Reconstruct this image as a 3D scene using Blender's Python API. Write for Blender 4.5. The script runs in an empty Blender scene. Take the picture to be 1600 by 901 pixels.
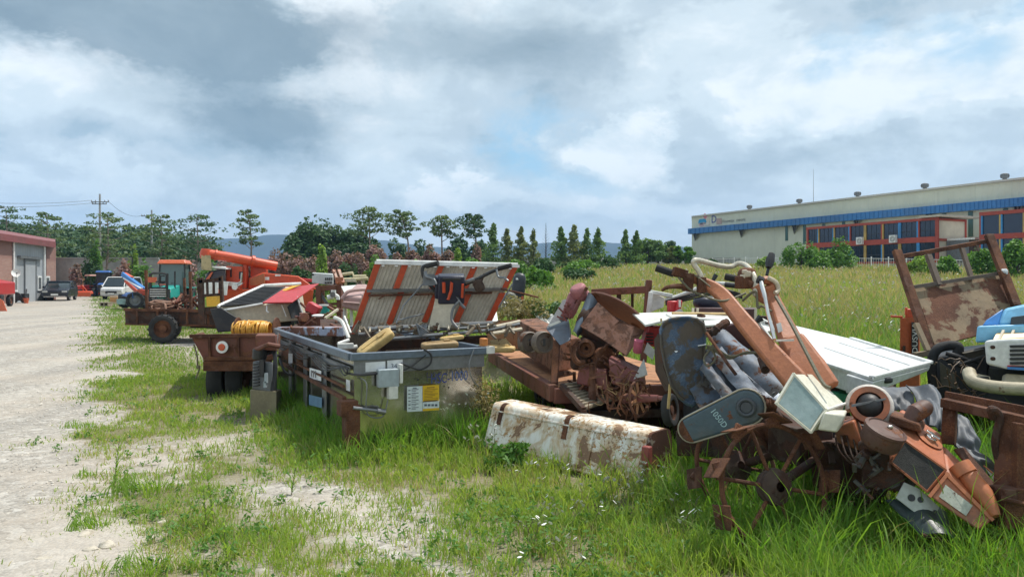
import bpy, bmesh, math, random
import numpy as np
from mathutils import Vector, Matrix
R = math.radians
rnd = random.Random(7)
nr = np.random.default_rng(11)
sc = bpy.context.scene
COL = sc.collection
# ------------------------------------------------------------------ camera, sky, sun, exposure
CAMZ, FOC, HZ = 1.65, 1200.0, 437.0
cam_d = bpy.data.cameras.new('camera'); cam = bpy.data.objects.new('camera', cam_d); COL.objects.link(cam)
cam.location = (0, 0, CAMZ); cam.rotation_euler = (R(90), 0, 0)
cam_d.sensor_width = 36; cam_d.lens = 36 * FOC / 1600; cam_d.shift_y = -13.5 / 1600
cam_d.clip_start = .05; cam_d.clip_end = 20000
sc.camera = cam
sc.render.engine = 'CYCLES'
sc.cycles.use_denoising = True
sc.cycles.max_bounces = 8; sc.cycles.transparent_max_bounces = 12; sc.cycles.volume_bounces = 1
sc.cycles.sample_clamp_indirect = 6
sc.view_settings.view_transform = 'Standard'; sc.view_settings.look = 'None'
sc.view_settings.exposure = 0.45; sc.view_settings.gamma = 1
SUN = Vector((.36, .20, .90)).normalized()
sun_el = math.asin(SUN.z); sun_az = math.atan2(SUN.x, SUN.y)
sd = bpy.data.lights.new('sun', 'SUN'); so = bpy.data.objects.new('sun', sd); COL.objects.link(so)
sd.energy = 3.35; sd.angle = R(.9); sd.color = (1, .955, .88)
so.rotation_euler = (-SUN).to_track_quat('-Z', 'Y').to_euler(); so.location = (0, 0, 60)

def N(nt, typ, ins=None, **at):
    n = nt.nodes.new(typ)
    for k, v in at.items(): setattr(n, k, v)
    for k, v in (ins or {}).items():
        s = n.inputs[k]
        if isinstance(v, bpy.types.NodeSocket): nt.links.new(v, s)
        elif isinstance(v, bpy.types.Node): nt.links.new(v.outputs[0], s)
        else: s.default_value = v
    return n
def M(nt, op, a, b=0.0, c=None, clamp=False):
    d = {0: a, 1: b}
    if c is not None: d[2] = c
    return N(nt, 'ShaderNodeMath', d, operation=op, use_clamp=clamp).outputs[0]
def MIX(nt, f, a, b, mode='MIX'):
    n = nt.nodes.new('ShaderNodeMix'); n.data_type = 'RGBA'; n.blend_type = mode; n.clamp_factor = True
    for s, v in ((n.inputs[0], f), (n.inputs[6], a), (n.inputs[7], b)):
        if isinstance(v, bpy.types.NodeSocket): nt.links.new(v, s)
        elif isinstance(v, (int, float)): s.default_value = v
        else: s.default_value = (*v[:3], 1)
    return n.outputs[2]
def SM(nt, x, a, b):
    n = N(nt, 'ShaderNodeMapRange', {'Value': x, 'From Min': a, 'From Max': b}, interpolation_type='SMOOTHSTEP')
    return n.outputs[0]
def NOISE(nt, vec, scale, detail=5, rough=.55, dist=0.0, out=0):
    return N(nt, 'ShaderNodeTexNoise', {'Vector': vec, 'Scale': scale, 'Detail': detail, 'Roughness': rough, 'Distortion': dist}).outputs[out]

def lin(r, g, b, k=1.0):
    f = lambda c: ((c / 255 + .055) / 1.055) ** 2.4 if c > 10 else c / 255 / 12.92
    return (f(r) * k, f(g) * k, f(b) * k)

w = bpy.data.worlds.new('World'); sc.world = w; w.use_nodes = True
nt = w.node_tree; nt.nodes.clear()
sky = N(nt, 'ShaderNodeTexSky', sky_type='NISHITA', sun_disc=False, sun_elevation=sun_el, sun_rotation=sun_az,
        air_density=1.0, dust_density=1.2, ozone_density=1.0)
tc = N(nt, 'ShaderNodeTexCoord').outputs['Generated']
dirv = N(nt, 'ShaderNodeVectorMath', {0: tc}, operation='NORMALIZE').outputs[0]
sp = N(nt, 'ShaderNodeSeparateXYZ', {0: dirv}); X, Y, Z = sp.outputs
az = M(nt, 'ARCTAN2', X, Y); el = M(nt, 'ARCSINE', Z)
zz = M(nt, 'ADD', M(nt, 'MAXIMUM', Z, 0.0), .14)
plane = N(nt, 'ShaderNodeCombineXYZ', {0: M(nt, 'DIVIDE', X, zz), 1: M(nt, 'DIVIDE', Y, zz), 2: 3.7}).outputs[0]
ang = N(nt, 'ShaderNodeCombineXYZ', {0: az, 1: M(nt, 'MULTIPLY', el, 1.7), 2: 1.3}).outputs[0]
wc = NOISE(nt, ang, 3.2, 9, .66, 0, 1)
wsep = N(nt, 'ShaderNodeSeparateColor', {0: wc})
wx = M(nt, 'MULTIPLY', M(nt, 'SUBTRACT', wsep.outputs[0], .5), .38)
wy = M(nt, 'MULTIPLY', M(nt, 'SUBTRACT', wsep.outputs[1], .5), .22)
U = M(nt, 'ADD', az, wx); V = M(nt, 'ADD', el, wy)
def ell(px, py, rx, ry, soft=.9, rot=0.0):
    a0 = math.atan((px - 800) / FOC); e0 = math.atan((HZ - py) / FOC * math.cos(a0))
    du = M(nt, 'SUBTRACT', U, a0); dv = M(nt, 'SUBTRACT', V, e0)
    c, s = math.cos(rot), math.sin(rot)
    p = M(nt, 'ADD', M(nt, 'MULTIPLY', du, c), M(nt, 'MULTIPLY', dv, s)); q = M(nt, 'SUBTRACT', M(nt, 'MULTIPLY', dv, c), M(nt, 'MULTIPLY', du, s))
    p = M(nt, 'DIVIDE', p, rx / FOC); q = M(nt, 'DIVIDE', q, ry / FOC)
    d = M(nt, 'SQRT', M(nt, 'ADD', M(nt, 'MULTIPLY', p, p), M(nt, 'MULTIPLY', q, q)))
    return SM(nt, d, 1 + soft * .5, 1 - soft)
def total(lst):
    t = lst[0]
    for x in lst[1:]: t = M(nt, 'ADD', t, x)
    return M(nt, 'MINIMUM', t, 1.0)
n1 = NOISE(nt, plane, .85, 9, .56, .3)
n2 = NOISE(nt, ang, 6.5, 10, .6, .35)
n3 = NOISE(nt, ang, 17, 7, .6, .2)
t = M(nt, 'ADD', M(nt, 'MULTIPLY', n1, .35), M(nt, 'ADD', M(nt, 'MULTIPLY', n2, .5), M(nt, 'MULTIPLY', n3, .15)))
white = total([ell(985, 225, 80, 55, .4), ell(590, 50, 70, 90, .5), ell(1330, 130, 190, 75, .45), ell(110, 130, 150, 80), ell(720, 295, 80, 32, .45),
               ell(560, 150, 170, 60), ell(1550, 110, 90, 75, .45), ell(1130, 70, 140, 90), ell(90, 280, 120, 30), ell(870, 310, 120, 40), ell(1000, 330, 120, 30)])
t = M(nt, 'ADD', t, M(nt, 'MULTIPLY', white, .15))
ramp = N(nt, 'ShaderNodeValToRGB', {0: t}); cr = ramp.color_ramp; cr.interpolation = 'EASE'
cr.elements[0].position = .38; cr.elements[0].color = (*lin(154, 174, 186), 1)
cr.elements[1].position = .68; cr.elements[1].color = (*lin(230, 236, 238), 1)
e = cr.elements.new(.49); e.color = (*lin(185, 199, 207), 1)
e = cr.elements.new(.57); e.color = (*lin(204, 217, 223), 1)
dark = total([ell(200, 25, 380, 75, .6), ell(330, 50, 240, 75), ell(430, 205, 150, 50, 1.0), M(nt, 'MULTIPLY', ell(300, 165, 150, 50, 1.0), .55),
              M(nt, 'MULTIPLY', ell(800, 70, 210, 75, .9), .8), M(nt, 'MULTIPLY', ell(560, 190, 150, 60, 1.0), .4), M(nt, 'MULTIPLY', ell(1290, 255, 130, 28, 1.0), .4), M(nt, 'MULTIPLY', ell(1120, 270, 110, 35, 1.0), .35),
              M(nt, 'MULTIPLY', ell(480, 325, 330, 24, 1.0), .35)])
darkc = MIX(nt, n2, lin(92, 113, 124), lin(138, 156, 166))
col = MIX(nt, M(nt, 'MULTIPLY', dark, .86), ramp.outputs[0], darkc)
blue = total([ell(835, 225, 75, 55, .8), M(nt, 'MULTIPLY', ell(1440, 85, 60, 50, .9), .7), M(nt, 'MULTIPLY', ell(1310, 60, 40, 30, .9), .5), M(nt, 'MULTIPLY', ell(905, 280, 60, 30, .9), .5), M(nt, 'MULTIPLY', ell(1590, 20, 60, 30, .9), .7)])
blue = M(nt, 'MULTIPLY', blue, SM(nt, n2, .66, .44))
ns = N(nt, 'ShaderNodeVectorMath', {0: sky.outputs[0]}, operation='SCALE'); ns.inputs['Scale'].default_value = .1
skyc = MIX(nt, .7, ns.outputs[0], lin(146, 198, 226))
col = MIX(nt, M(nt, 'MULTIPLY', blue, .9), col, skyc)
# pale air low over the horizon
col = MIX(nt, M(nt, 'MULTIPLY', SM(nt, el, .17, .0), .55), col, lin(204, 208, 211))
# most of the dome overhead and behind stays broken white cloud: a little of the clear sky shines through everywhere
mx = MIX(nt, .05, col, ns.outputs[0])
up = N(nt, 'ShaderNodeVectorMath', {0: mx}, operation='SCALE'); up.inputs['Scale'].default_value = 9.6
bg = N(nt, 'ShaderNodeBackground', {'Color': up.outputs[0], 'Strength': .1})
N(nt, 'ShaderNodeOutputWorld', {'Surface': bg.outputs[0]})

# ------------------------------------------------------------------ helpers
def Wp(px, py, d): return Vector(((px - 800) / FOC * d, d, CAMZ - (py - HZ) / FOC * d))
def Gp(px, py, z=0.0):
    d = (CAMZ - z) * FOC / (py - HZ); return Wp(px, py, d)
def hit(px, py, p0, n):
    o = Vector((0, 0, CAMZ)); dr = Wp(px, py, 1) - o
    return o + dr * ((Vector(p0) - o).dot(n) / dr.dot(n))
def sstep(x): x = np.clip(x, 0, 1); return x * x * (3 - 2 * x)
def zt(x, y): x = np.asarray(x, float); y = np.asarray(y, float); return 3.0 * sstep((y - 14) / 80) * sstep((x + 15) / 25) + .8 * np.exp(-((x - .15) / 1.0) ** 2 - ((y - 12.7) / .7) ** 2)
_tab = nr.random((64, 64))
def vn(x, y):
    x = np.asarray(x, float); y = np.asarray(y, float)
    xi = np.floor(x).astype(int); yi = np.floor(y).astype(int); fx = x - xi; fy = y - yi
    fx = fx * fx * (3 - 2 * fx); fy = fy * fy * (3 - 2 * fy)
    g = lambda a, b: _tab[a % 64, b % 64]
    return (g(xi, yi) * (1 - fx) + g(xi + 1, yi) * fx) * (1 - fy) + (g(xi, yi + 1) * (1 - fx) + g(xi + 1, yi + 1) * fx) * fy
def fbm(x, y, o=4):
    t = 0; a = .5; s = 1.0; n = 0
    for i in range(o): t = t + a * vn(np.asarray(x) * s + 17 * i, np.asarray(y) * s + 5 * i); n += a; a *= .5; s *= 2.03
    return t / n

WHOLE = {'print', 'pane', 'mullions', 'rails', 'louvres', 'gutter_ribs', 'vents', 'clips', 'trunk', 'strap', 'sticker', 'slats', 'tray_pins'}
class MB:
    def __init__(s): s.v = []; s.f = []
    def add(s, vs, fs):
        o = len(s.v); s.v += [Vector(p) for p in vs]; s.f += [tuple(i + o for i in f) for f in fs]; return s
    def hexa(s, b, t):
        n = len(b); fs = [tuple(range(n))[::-1], tuple(range(n, 2 * n))]
        for i in range(n): j = (i + 1) % n; fs.append((i, j, j + n, i + n))
        return s.add(list(b) + list(t), fs)
    def box(s, c, sz, rot=None):
        c = Vector(c); h = [x / 2 for x in sz]
        if rot is None: m = Matrix.Identity(3)
        elif isinstance(rot, (int, float)): m = Matrix.Rotation(rot, 3, 'Z')
        else: m = rot
        p = [c + m @ Vector((sx * h[0], sy * h[1], sz_ * h[2])) for sz_ in (-1, 1) for sx, sy in ((-1, -1), (1, -1), (1, 1), (-1, 1))]
        return s.hexa(p[:4], p[4:])
    def beam(s, p, q, w, h=None, up=(0, 0, 1), ext=0.0):
        p = Vector(p); q = Vector(q); h = h or w; d = (q - p).normalized(); p = p - d * ext; q = q + d * ext
        sd = d.cross(Vector(up))
        if sd.length < .05: sd = d.cross(Vector((0, 1, 0)))
        sd.normalize(); u = sd.cross(d).normalized()
        c = lambda o: [o - sd * w / 2 - u * h / 2, o + sd * w / 2 - u * h / 2, o + sd * w / 2 + u * h / 2, o - sd * w / 2 + u * h / 2]
        return s.hexa(c(p), c(q))
    def plate(s, pts, t, n=None):
        pts = [Vector(p) for p in pts]
        if n is None:
            n = Vector((0, 0, 0))
            for i in range(len(pts)): n += pts[i].cross(pts[(i + 1) % len(pts)])
            n.normalize()
            if n.dot(pts[0] - Vector((0, 0, CAMZ))) < 0: n = -n      # thickness goes away from the viewer's side of the sheet
        n = Vector(n)
        return s.hexa(pts, [p + n * t for p in pts])
    def frame(s, pts, w, t):
        for i in range(len(pts)): s.beam(pts[i], pts[(i + 1) % len(pts)], w, t, ext=w * .3)
        return s
    def tube(s, pts, r, n=8, closed=False):
        pts = [Vector(p) for p in pts]; k = len(pts); rs = r if isinstance(r, (list, tuple)) else [r] * k
        vs = []; prev = None
        for i, p in enumerate(pts):
            if closed: d = pts[(i + 1) % k] - pts[i - 1]
            else: d = pts[min(i + 1, k - 1)] - pts[max(i - 1, 0)]
            d.normalize()
            if prev is None:
                a = d.orthogonal().normalized()
            else:
                a = prev - d * prev.dot(d); a = a.normalized() if a.length > 1e-5 else d.orthogonal().normalized()
            prev = a; b = d.cross(a)
            for j in range(n):
                th = 2 * math.pi * j / n; vs.append(p + (a * math.cos(th) + b * math.sin(th)) * rs[i])
        fs = []
        for i in range(k if closed else k - 1):
            i2 = (i + 1) % k
            for j in range(n): fs.append((i * n + j, i * n + (j + 1) % n, i2 * n + (j + 1) % n, i2 * n + j))
        if not closed: fs += [tuple(range(n))[::-1], tuple(range((k - 1) * n, k * n))]
        return s.add(vs, fs)
    def lathe(s, prof, c, axis, n=24, a0=0, a1=2 * math.pi, loop=False):
        c = Vector(c); ax = Vector(axis).normalized(); a = ax.orthogonal().normalized(); b = ax.cross(a)
        full = abs(a1 - a0 - 2 * math.pi) < 1e-6; m = n if full else n + 1; k = len(prof); vs = []
        for i in range(m):
            th = a0 + (a1 - a0) * i / n; dr = a * math.cos(th) + b * math.sin(th)
            for r, h in prof: vs.append(c + dr * r + ax * h)
        fs = []
        for i in range(n):
            i2 = (i + 1) % m
            for j in range(k if loop else k - 1):
                j2 = (j + 1) % k; fs.append((i * k + j, i2 * k + j, i2 * k + j2, i * k + j2))
        if not full and loop: fs += [tuple(range(k)), tuple(range((m - 1) * k, m * k))[::-1]]
        return s.add(vs, fs)
    def disc(s, c, axis, r, t, n=24, bevel=.0):
        return s.lathe([(0, -t / 2), (r - bevel, -t / 2), (r, -t / 2 + bevel), (r, t / 2 - bevel), (r - bevel, t / 2), (0, t / 2)] if bevel else
                       [(0, -t / 2), (r, -t / 2), (r, t / 2), (0, t / 2)], c, axis, n)
    def ring(s, c, axis, r, tr, n=32, m=8):
        return s.lathe([(r + tr * math.cos(2 * math.pi * j / m), tr * math.sin(2 * math.pi * j / m)) for j in range(m)], c, axis, n, loop=True)
    def blob(s, c, sz, rot=None, e=.5, nu=16, nv=10):
        c = Vector(c); m = rot if rot is not None else Matrix.Identity(3)
        if isinstance(m, (int, float)): m = Matrix.Rotation(m, 3, 'Z')
        f = lambda x: math.copysign(abs(x) ** e, x)
        vs = []; fs = []
        for i in range(nv + 1):
            ph = -math.pi / 2 + math.pi * i / nv
            for j in range(nu):
                th = 2 * math.pi * j / nu
                vs.append(c + m @ Vector((f(math.cos(ph)) * f(math.cos(th)) * sz[0] / 2, f(math.cos(ph)) * f(math.sin(th)) * sz[1] / 2, f(math.sin(ph)) * sz[2] / 2)))
        for i in range(nv):
            for j in range(nu): fs.append((i * nu + j, i * nu + (j + 1) % nu, (i + 1) * nu + (j + 1) % nu, (i + 1) * nu + j))
        return s.add(vs, fs)
    def sheet(s, fn, nu, nv, t=.004):
        P = [[Vector(fn(i / nu, j / nv)) for j in range(nv + 1)] for i in range(nu + 1)]
        n = (P[nu][0] - P[0][0]).cross(P[0][nv] - P[0][0]).normalized()
        if n.dot(P[0][0] - Vector((0, 0, CAMZ))) < 0: n = -n
        w_ = nv + 1; vs = [p for r_ in P for p in r_]; k = len(vs); vs = vs + [p + n * t for p in vs]; fs = []
        for i in range(nu):
            for j in range(nv):
                a, b, c, d = i * w_ + j, (i + 1) * w_ + j, (i + 1) * w_ + j + 1, i * w_ + j + 1
                fs += [(a, b, c, d), (a + k, d + k, c + k, b + k)]
        for j in range(nv): fs += [(j, j + 1, j + 1 + k, j + k), (nu * w_ + j + 1, nu * w_ + j, nu * w_ + j + k, nu * w_ + j + 1 + k)]
        for i in range(nu): a, b = i * w_, (i + 1) * w_; fs.append((b, a, a + k, b + k)); a += nv; b += nv; fs.append((a, b, b + k, a + k))
        return s.add(vs, fs)
    def pieces(s):
        n = len(s.v); up = list(range(n))
        def find(i):
            while up[i] != i: up[i] = up[up[i]]; i = up[i]
            return i
        for f in s.f:
            r0 = find(f[0])
            for i in f[1:]: up[find(i)] = r0
        isl = {}
        for i in range(n): isl.setdefault(find(i), []).append(i)
        isl = list(isl.values())
        if len(isl) > 60: return [s]
        bb = [[Vector([min(s.v[i][k] for i in g_) for k in range(3)]), Vector([max(s.v[i][k] for i in g_) for k in range(3)]), g_] for g_ in isl]
        ch = True
        while ch:
            ch = False
            for i in range(len(bb)):
                for j in range(i + 1, len(bb)):
                    a, b = bb[i], bb[j]; mg = .02 + .04 * min((a[1] - a[0]).length, (b[1] - b[0]).length)
                    if all(a[0][k] - mg <= b[1][k] and b[0][k] - mg <= a[1][k] for k in range(3)):
                        bb[i] = [Vector([min(a[0][k], b[0][k]) for k in range(3)]), Vector([max(a[1][k], b[1][k]) for k in range(3)]), a[2] + b[2]]; del bb[j]; ch = True; break
                if ch: break
        if not 2 <= len(bb) <= 14: return [s]
        out = []
        for b in bb:
            k = {i: q for q, i in enumerate(b[2])}; m = MB(); m.v = [s.v[i] for i in b[2]]; m.f = [tuple(k[i] for i in f) for f in s.f if f[0] in k]; out.append(m)
        return out
    def build(s, name, mat, parent=None, base=None, bev=0.0, sharp=35, seg=2):
        if parent is not None and name not in WHOLE:
            ps = s.pieces()
            if len(ps) > 1: return [p.build1(name, mat, parent, base, bev, sharp, seg) for p in ps][0]
        return s.build1(name, mat, parent, base, bev, sharp, seg)
    def build1(s, name, mat, parent=None, base=None, bev=0.0, sharp=35, seg=2):
        root = Vector((0, 0, 0)); p = parent
        while p is not None: root += p.location; p = p.parent
        o0 = Vector(base) if (base is not None and parent is None) else root
        me = bpy.data.meshes.new(name)
        bm = bmesh.new(); bv = [bm.verts.new(p - o0) for p in s.v]
        for f in s.f:
            try: bm.faces.new([bv[i] for i in f])
            except ValueError: pass
        bmesh.ops.remove_doubles(bm, verts=bm.verts, dist=1e-5)
        bmesh.ops.recalc_face_normals(bm, faces=bm.faces)
        bm.to_mesh(me); bm.free()
        me.polygons.foreach_set('use_smooth', [True] * len(me.polygons)); me.set_sharp_from_angle(angle=R(sharp))
        me.materials.append(mat)
        o = bpy.data.objects.new(name, me); COL.objects.link(o)
        if parent is not None: o.parent = parent
        else: o.location = o0
        if bev:
            b = o.modifiers.new('bevel', 'BEVEL'); b.width = bev; b.segments = seg; b.limit_method = 'ANGLE'; b.angle_limit = R(32)
        return o

def tag(o, label, cat, group=None):
    o['label'] = label; o['category'] = cat
    if group: o['group'] = group
    return o
def thing(name, label, cat, base, group=None):
    o = bpy.data.objects.new(name, None); o.empty_display_size = .2; COL.objects.link(o); o.location = Vector(base)
    return tag(o, label, cat, group)
def copy_tree(o, parent=None):
    c = o.copy(); COL.objects.link(c); c.parent = parent
    for ch in list(o.children): copy_tree(ch, c)
    return c
def spline(pts, k=6):
    pts = [Vector(p) for p in pts]; out = []
    for i in range(len(pts) - 1):
        p0, p1, p2, p3 = pts[max(i - 1, 0)], pts[i], pts[i + 1], pts[min(i + 2, len(pts) - 1)]
        for j in range(k):
            t = j / k; out.append(.5 * ((2 * p1) + (p2 - p0) * t + (2 * p0 - 5 * p1 + 4 * p2 - p3) * t * t + (3 * p1 - p0 - 3 * p2 + p3) * t ** 3))
    return out + [pts[-1]]
def lerp(a, b, t): return a + (b - a) * t
def bil(q, u, v): return lerp(lerp(q[0], q[1], u), lerp(q[3], q[2], u), v)
def np_mesh(name, V, F4=None, F3=None, mat=None, tint=None, parent=None, base=(0, 0, 0)):
    """big loose meshes (blades, leaves) straight from arrays"""
    V = np.asarray(V, np.float32) - np.asarray(base, np.float32)
    me = bpy.data.meshes.new(name); me.vertices.add(len(V)); me.vertices.foreach_set('co', V.ravel())
    n4 = 0 if F4 is None else len(F4); n3 = 0 if F3 is None else len(F3)
    idx = []; 
    if n4: idx.append(np.asarray(F4, np.int32).ravel())
    if n3: idx.append(np.asarray(F3, np.int32).ravel())
    idx = np.concatenate(idx); me.loops.add(len(idx)); me.loops.foreach_set('vertex_index', idx)
    me.polygons.add(n4 + n3)
    st = np.concatenate([np.arange(n4) * 4, n4 * 4 + np.arange(n3) * 3]).astype(np.int32)
    me.polygons.foreach_set('loop_start', st)
    me.update(calc_edges=True); me.validate()
    if tint is not None:
        a = me.attributes.new('tint', 'FLOAT', 'POINT'); a.data.foreach_set('value', np.asarray(tint, np.float32))
    if mat: me.materials.append(mat)
    o = bpy.data.objects.new(name, me); COL.objects.link(o)
    if parent is not None: o.parent = parent
    else: o.location = base
    return o
def text_part(body, name, mat, parent, origin, ux, uy, height, width=None, depth=.002, nrm=None):
    """lettering as a thin mesh: origin = lower left corner, ux / uy = directions"""
    cu = bpy.data.curves.new('lettering', 'FONT'); cu.body = body; cu.size = 1; cu.extrude = .0; cu.resolution_u = 3
    to = bpy.data.objects.new('lettering', cu); COL.objects.link(to)
    bpy.context.view_layer.update()
    me0 = bpy.data.meshes.new_from_object(to.evaluated_get(bpy.context.evaluated_depsgraph_get()))
    co = [v.co.copy() for v in me0.vertices]; fs = [tuple(p.vertices) for p in me0.polygons]
    bpy.data.objects.remove(to); bpy.data.curves.remove(cu); bpy.data.meshes.remove(me0)
    x0 = min(c.x for c in co); x1 = max(c.x for c in co); y0 = min(c.y for c in co); y1 = max(c.y for c in co)
    sy = height / (y1 - y0); sx = (width / (x1 - x0)) if width else sy
    ux = Vector(ux).normalized(); uy = Vector(uy).normalized(); n = Vector(nrm) if nrm else ux.cross(uy)
    m = MB(); m.add([Vector(origin) + ux * (c.x - x0) * sx + uy * (c.y - y0) * sy + n * depth for c in co], fs)
    return m.build(name, mat, parent)

# ------------------------------------------------------------------ materials
MATS = {}
def base_mat(name):
    m = bpy.data.materials.new(name); m.use_nodes = True; t_ = m.node_tree; t_.nodes.clear()
    out = N(t_, 'ShaderNodeOutputMaterial'); bs = N(t_, 'ShaderNodeBsdfPrincipled'); t_.links.new(bs.outputs[0], out.inputs[0])
    return m, t_, bs
def paint(name, col, rust=.25, rust_col=(.115, .042, .02), scale=5.0, rough=.5, metal=0.0, dirt=.35, dirt_col=(.10, .075, .05), bump=.25, stretch=(1, 1, 1), rust2=(.24, .10, .045)):
    """weathered paint / bare metal with rust patches, grime and small dents"""
    if name in MATS: return MATS[name]
    m, t_, bs = base_mat(name)
    co = N(t_, 'ShaderNodeTexCoord').outputs['Object']
    oi = N(t_, 'ShaderNodeObjectInfo'); off = N(t_, 'ShaderNodeVectorMath', {0: co, 1: oi.outputs['Location']}, operation='ADD').outputs[0]
    v = N(t_, 'ShaderNodeMapping', {'Vector': off, 'Scale': stretch}).outputs[0]
    a = NOISE(t_, v, scale, 8, .62, .4); b = NOISE(t_, v, scale * 4.7, 6, .65); c = NOISE(t_, v, scale * .55, 5, .6); d = NOISE(t_, v, scale * 16, 3, .6)
    th = .5 + (.5 - rust) * .52
    msk = SM(t_, M(t_, 'ADD', M(t_, 'MULTIPLY', a, .8), M(t_, 'MULTIPLY', b, .2)), th - .025, th + .03)
    pc = MIX(t_, SM(t_, b, .3, .75), tuple(x * .86 for x in col), tuple(min(1, x * 1.12) for x in col))
    pc = MIX(t_, M(t_, 'MULTIPLY', SM(t_, c, .42, .68), dirt), pc, dirt_col)
    rc = MIX(t_, SM(t_, d, .35, .7), rust_col, rust2); rc = MIX(t_, SM(t_, c, .35, .65), rc, tuple(x * .55 for x in rust_col))
    fin = MIX(t_, msk, pc, rc)
    t_.links.new(fin, bs.inputs['Base Color'])
    t_.links.new(N(t_, 'ShaderNodeMapRange', {'Value': msk, 'To Min': rough, 'To Max': .9}).outputs[0], bs.inputs['Roughness'])
    if metal: t_.links.new(N(t_, 'ShaderNodeMapRange', {'Value': msk, 'To Min': metal, 'To Max': .1}).outputs[0], bs.inputs['Metallic'])
    hgt = M(t_, 'ADD', M(t_, 'MULTIPLY', msk, -.5), M(t_, 'ADD', M(t_, 'MULTIPLY', b, .5), M(t_, 'MULTIPLY', M(t_, 'MULTIPLY', d, msk), .8)))
    t_.links.new(N(t_, 'ShaderNodeBump', {'Height': hgt, 'Strength': bump, 'Distance': .02}).outputs[0], bs.inputs['Normal'])
    MATS[name] = m; return m
def plain(name, col, rough=.6, metal=0.0, var=.15, scale=9.0, bump=.1, trans=0.0):
    if name in MATS: return MATS[name]
    m, t_, bs = base_mat(name)
    co = N(t_, 'ShaderNodeTexCoord').outputs['Object']; a = NOISE(t_, co, scale, 6, .6)
    t_.links.new(MIX(t_, SM(t_, a, .3, .7), tuple(x * (1 - var) for x in col), tuple(min(1, x * (1 + var)) for x in col)), bs.inputs['Base Color'])
    bs.inputs['Roughness'].default_value = rough; bs.inputs['Metallic'].default_value = metal
    if bump: t_.links.new(N(t_, 'ShaderNodeBump', {'Height': NOISE(t_, co, scale * 5, 4, .6), 'Strength': bump, 'Distance': .01}).outputs[0], bs.inputs['Normal'])
    MATS[name] = m; return m
def glass(name, col=(.02, .03, .035), rough=.06):
    if name in MATS: return MATS[name]
    m, t_, bs = base_mat(name); bs.inputs['Base Color'].default_value = (*col, 1); bs.inputs['Roughness'].default_value = rough
    bs.inputs['Specular IOR Level'].default_value = .7
    MATS[name] = m; return m
def foliage(name, c1, c2, trans=.35, rough=.55):
    if name in MATS: return MATS[name]
    m = bpy.data.materials.new(name); m.use_nodes = True; t_ = m.node_tree; t_.nodes.clear()
    at = N(t_, 'ShaderNodeAttribute', attribute_name='tint').outputs['Fac']
    c1 = tuple(x * 1.55 for x in c1); c2 = tuple(x * 1.55 for x in c2); col = MIX(t_, at, c1, c2)
    p = N(t_, 'ShaderNodeBsdfPrincipled', {'Base Color': col, 'Roughness': rough}); p.inputs['Specular IOR Level'].default_value = .3
    tl = N(t_, 'ShaderNodeBsdfTranslucent', {'Color': MIX(t_, 1.0, col, (1.25, 1.25, .55), 'MULTIPLY')})
    mx_ = N(t_, 'ShaderNodeMixShader', {0: trans, 1: p.outputs[0], 2: tl.outputs[0]})
    N(t_, 'ShaderNodeOutputMaterial', {0: mx_.outputs[0]})
    MATS[name] = m; return m

RUST = paint('rusty iron', (.13, .052, .03), rust=.62, scale=7, rough=.8, bump=.5)
RUSTD = paint('dark rusted iron', (.055, .03, .022), rust=.5, rust_col=(.07, .03, .018), scale=8, rough=.8, bump=.5, rust2=(.13, .055, .03))
RUSTB = paint('brown red oxide paint', (.17, .055, .035), rust=.45, scale=5, rough=.7, rust_col=(.13, .05, .025), rust2=(.27, .12, .055))
RUSTO = paint('bright orange rust', (.42, .20, .095), rust=.34, scale=6, rough=.85, rust_col=(.2, .08, .035), rust2=(.33, .15, .07))
ORANGE = paint('faded orange paint', (.45, .15, .06), rust=.17, scale=5, rough=.5, dirt=.35, dirt_col=(.2, .07, .035))
ORANGED = paint('grimy orange paint', (.42, .13, .055), rust=.3, scale=7, rough=.5, dirt=.6)
VERM = paint('vermilion paint', (.62, .085, .03), rust=.06, scale=3, rough=.4, dirt=.15)
REDP = paint('red paint', (.48, .03, .035), rust=.06, scale=4, rough=.35, dirt=.1)
PINKP = paint('faded pink red paint', (.42, .16, .17), rust=.3, scale=8, rough=.6)
STEEL = paint('stainless sheet', (.60, .58, .53), rust=.05, scale=2.2, rough=.17, metal=.95, dirt=.35, dirt_col=(.24, .22, .17), bump=.12)
STEELD = paint('dull steel', (.24, .25, .26), rust=.16, scale=5, rough=.45, metal=.6, dirt=.4)
RIMST = paint('blue grey steel channel', (.15, .19, .24), rust=.1, scale=5, rough=.45, metal=.4, dirt=.3)
WHITE = paint('old white paint', (.74, .74, .70), rust=.1, scale=4, rough=.45, dirt=.35, dirt_col=(.35, .31, .25))
CREAM = paint('cream plastic', (.62, .55, .42), rust=.03, scale=4, rough=.5, dirt=.35, dirt_col=(.3, .24, .16))
YELLOWF = paint('weathered yellow plastic', (.62, .43, .17), rust=.05, scale=7, rough=.55, dirt=.5, dirt_col=(.3, .2, .1))
TRAY = paint('grimy white plastic tray', (.58, .53, .44), rust=.05, scale=3, rough=.5, dirt=.55, dirt_col=(.24, .2, .15))
BLACK = paint('dirty black plastic', (.018, .019, .022), rust=.08, scale=9, rough=.5, dirt=.3, dirt_col=(.08, .07, .06))
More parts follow.
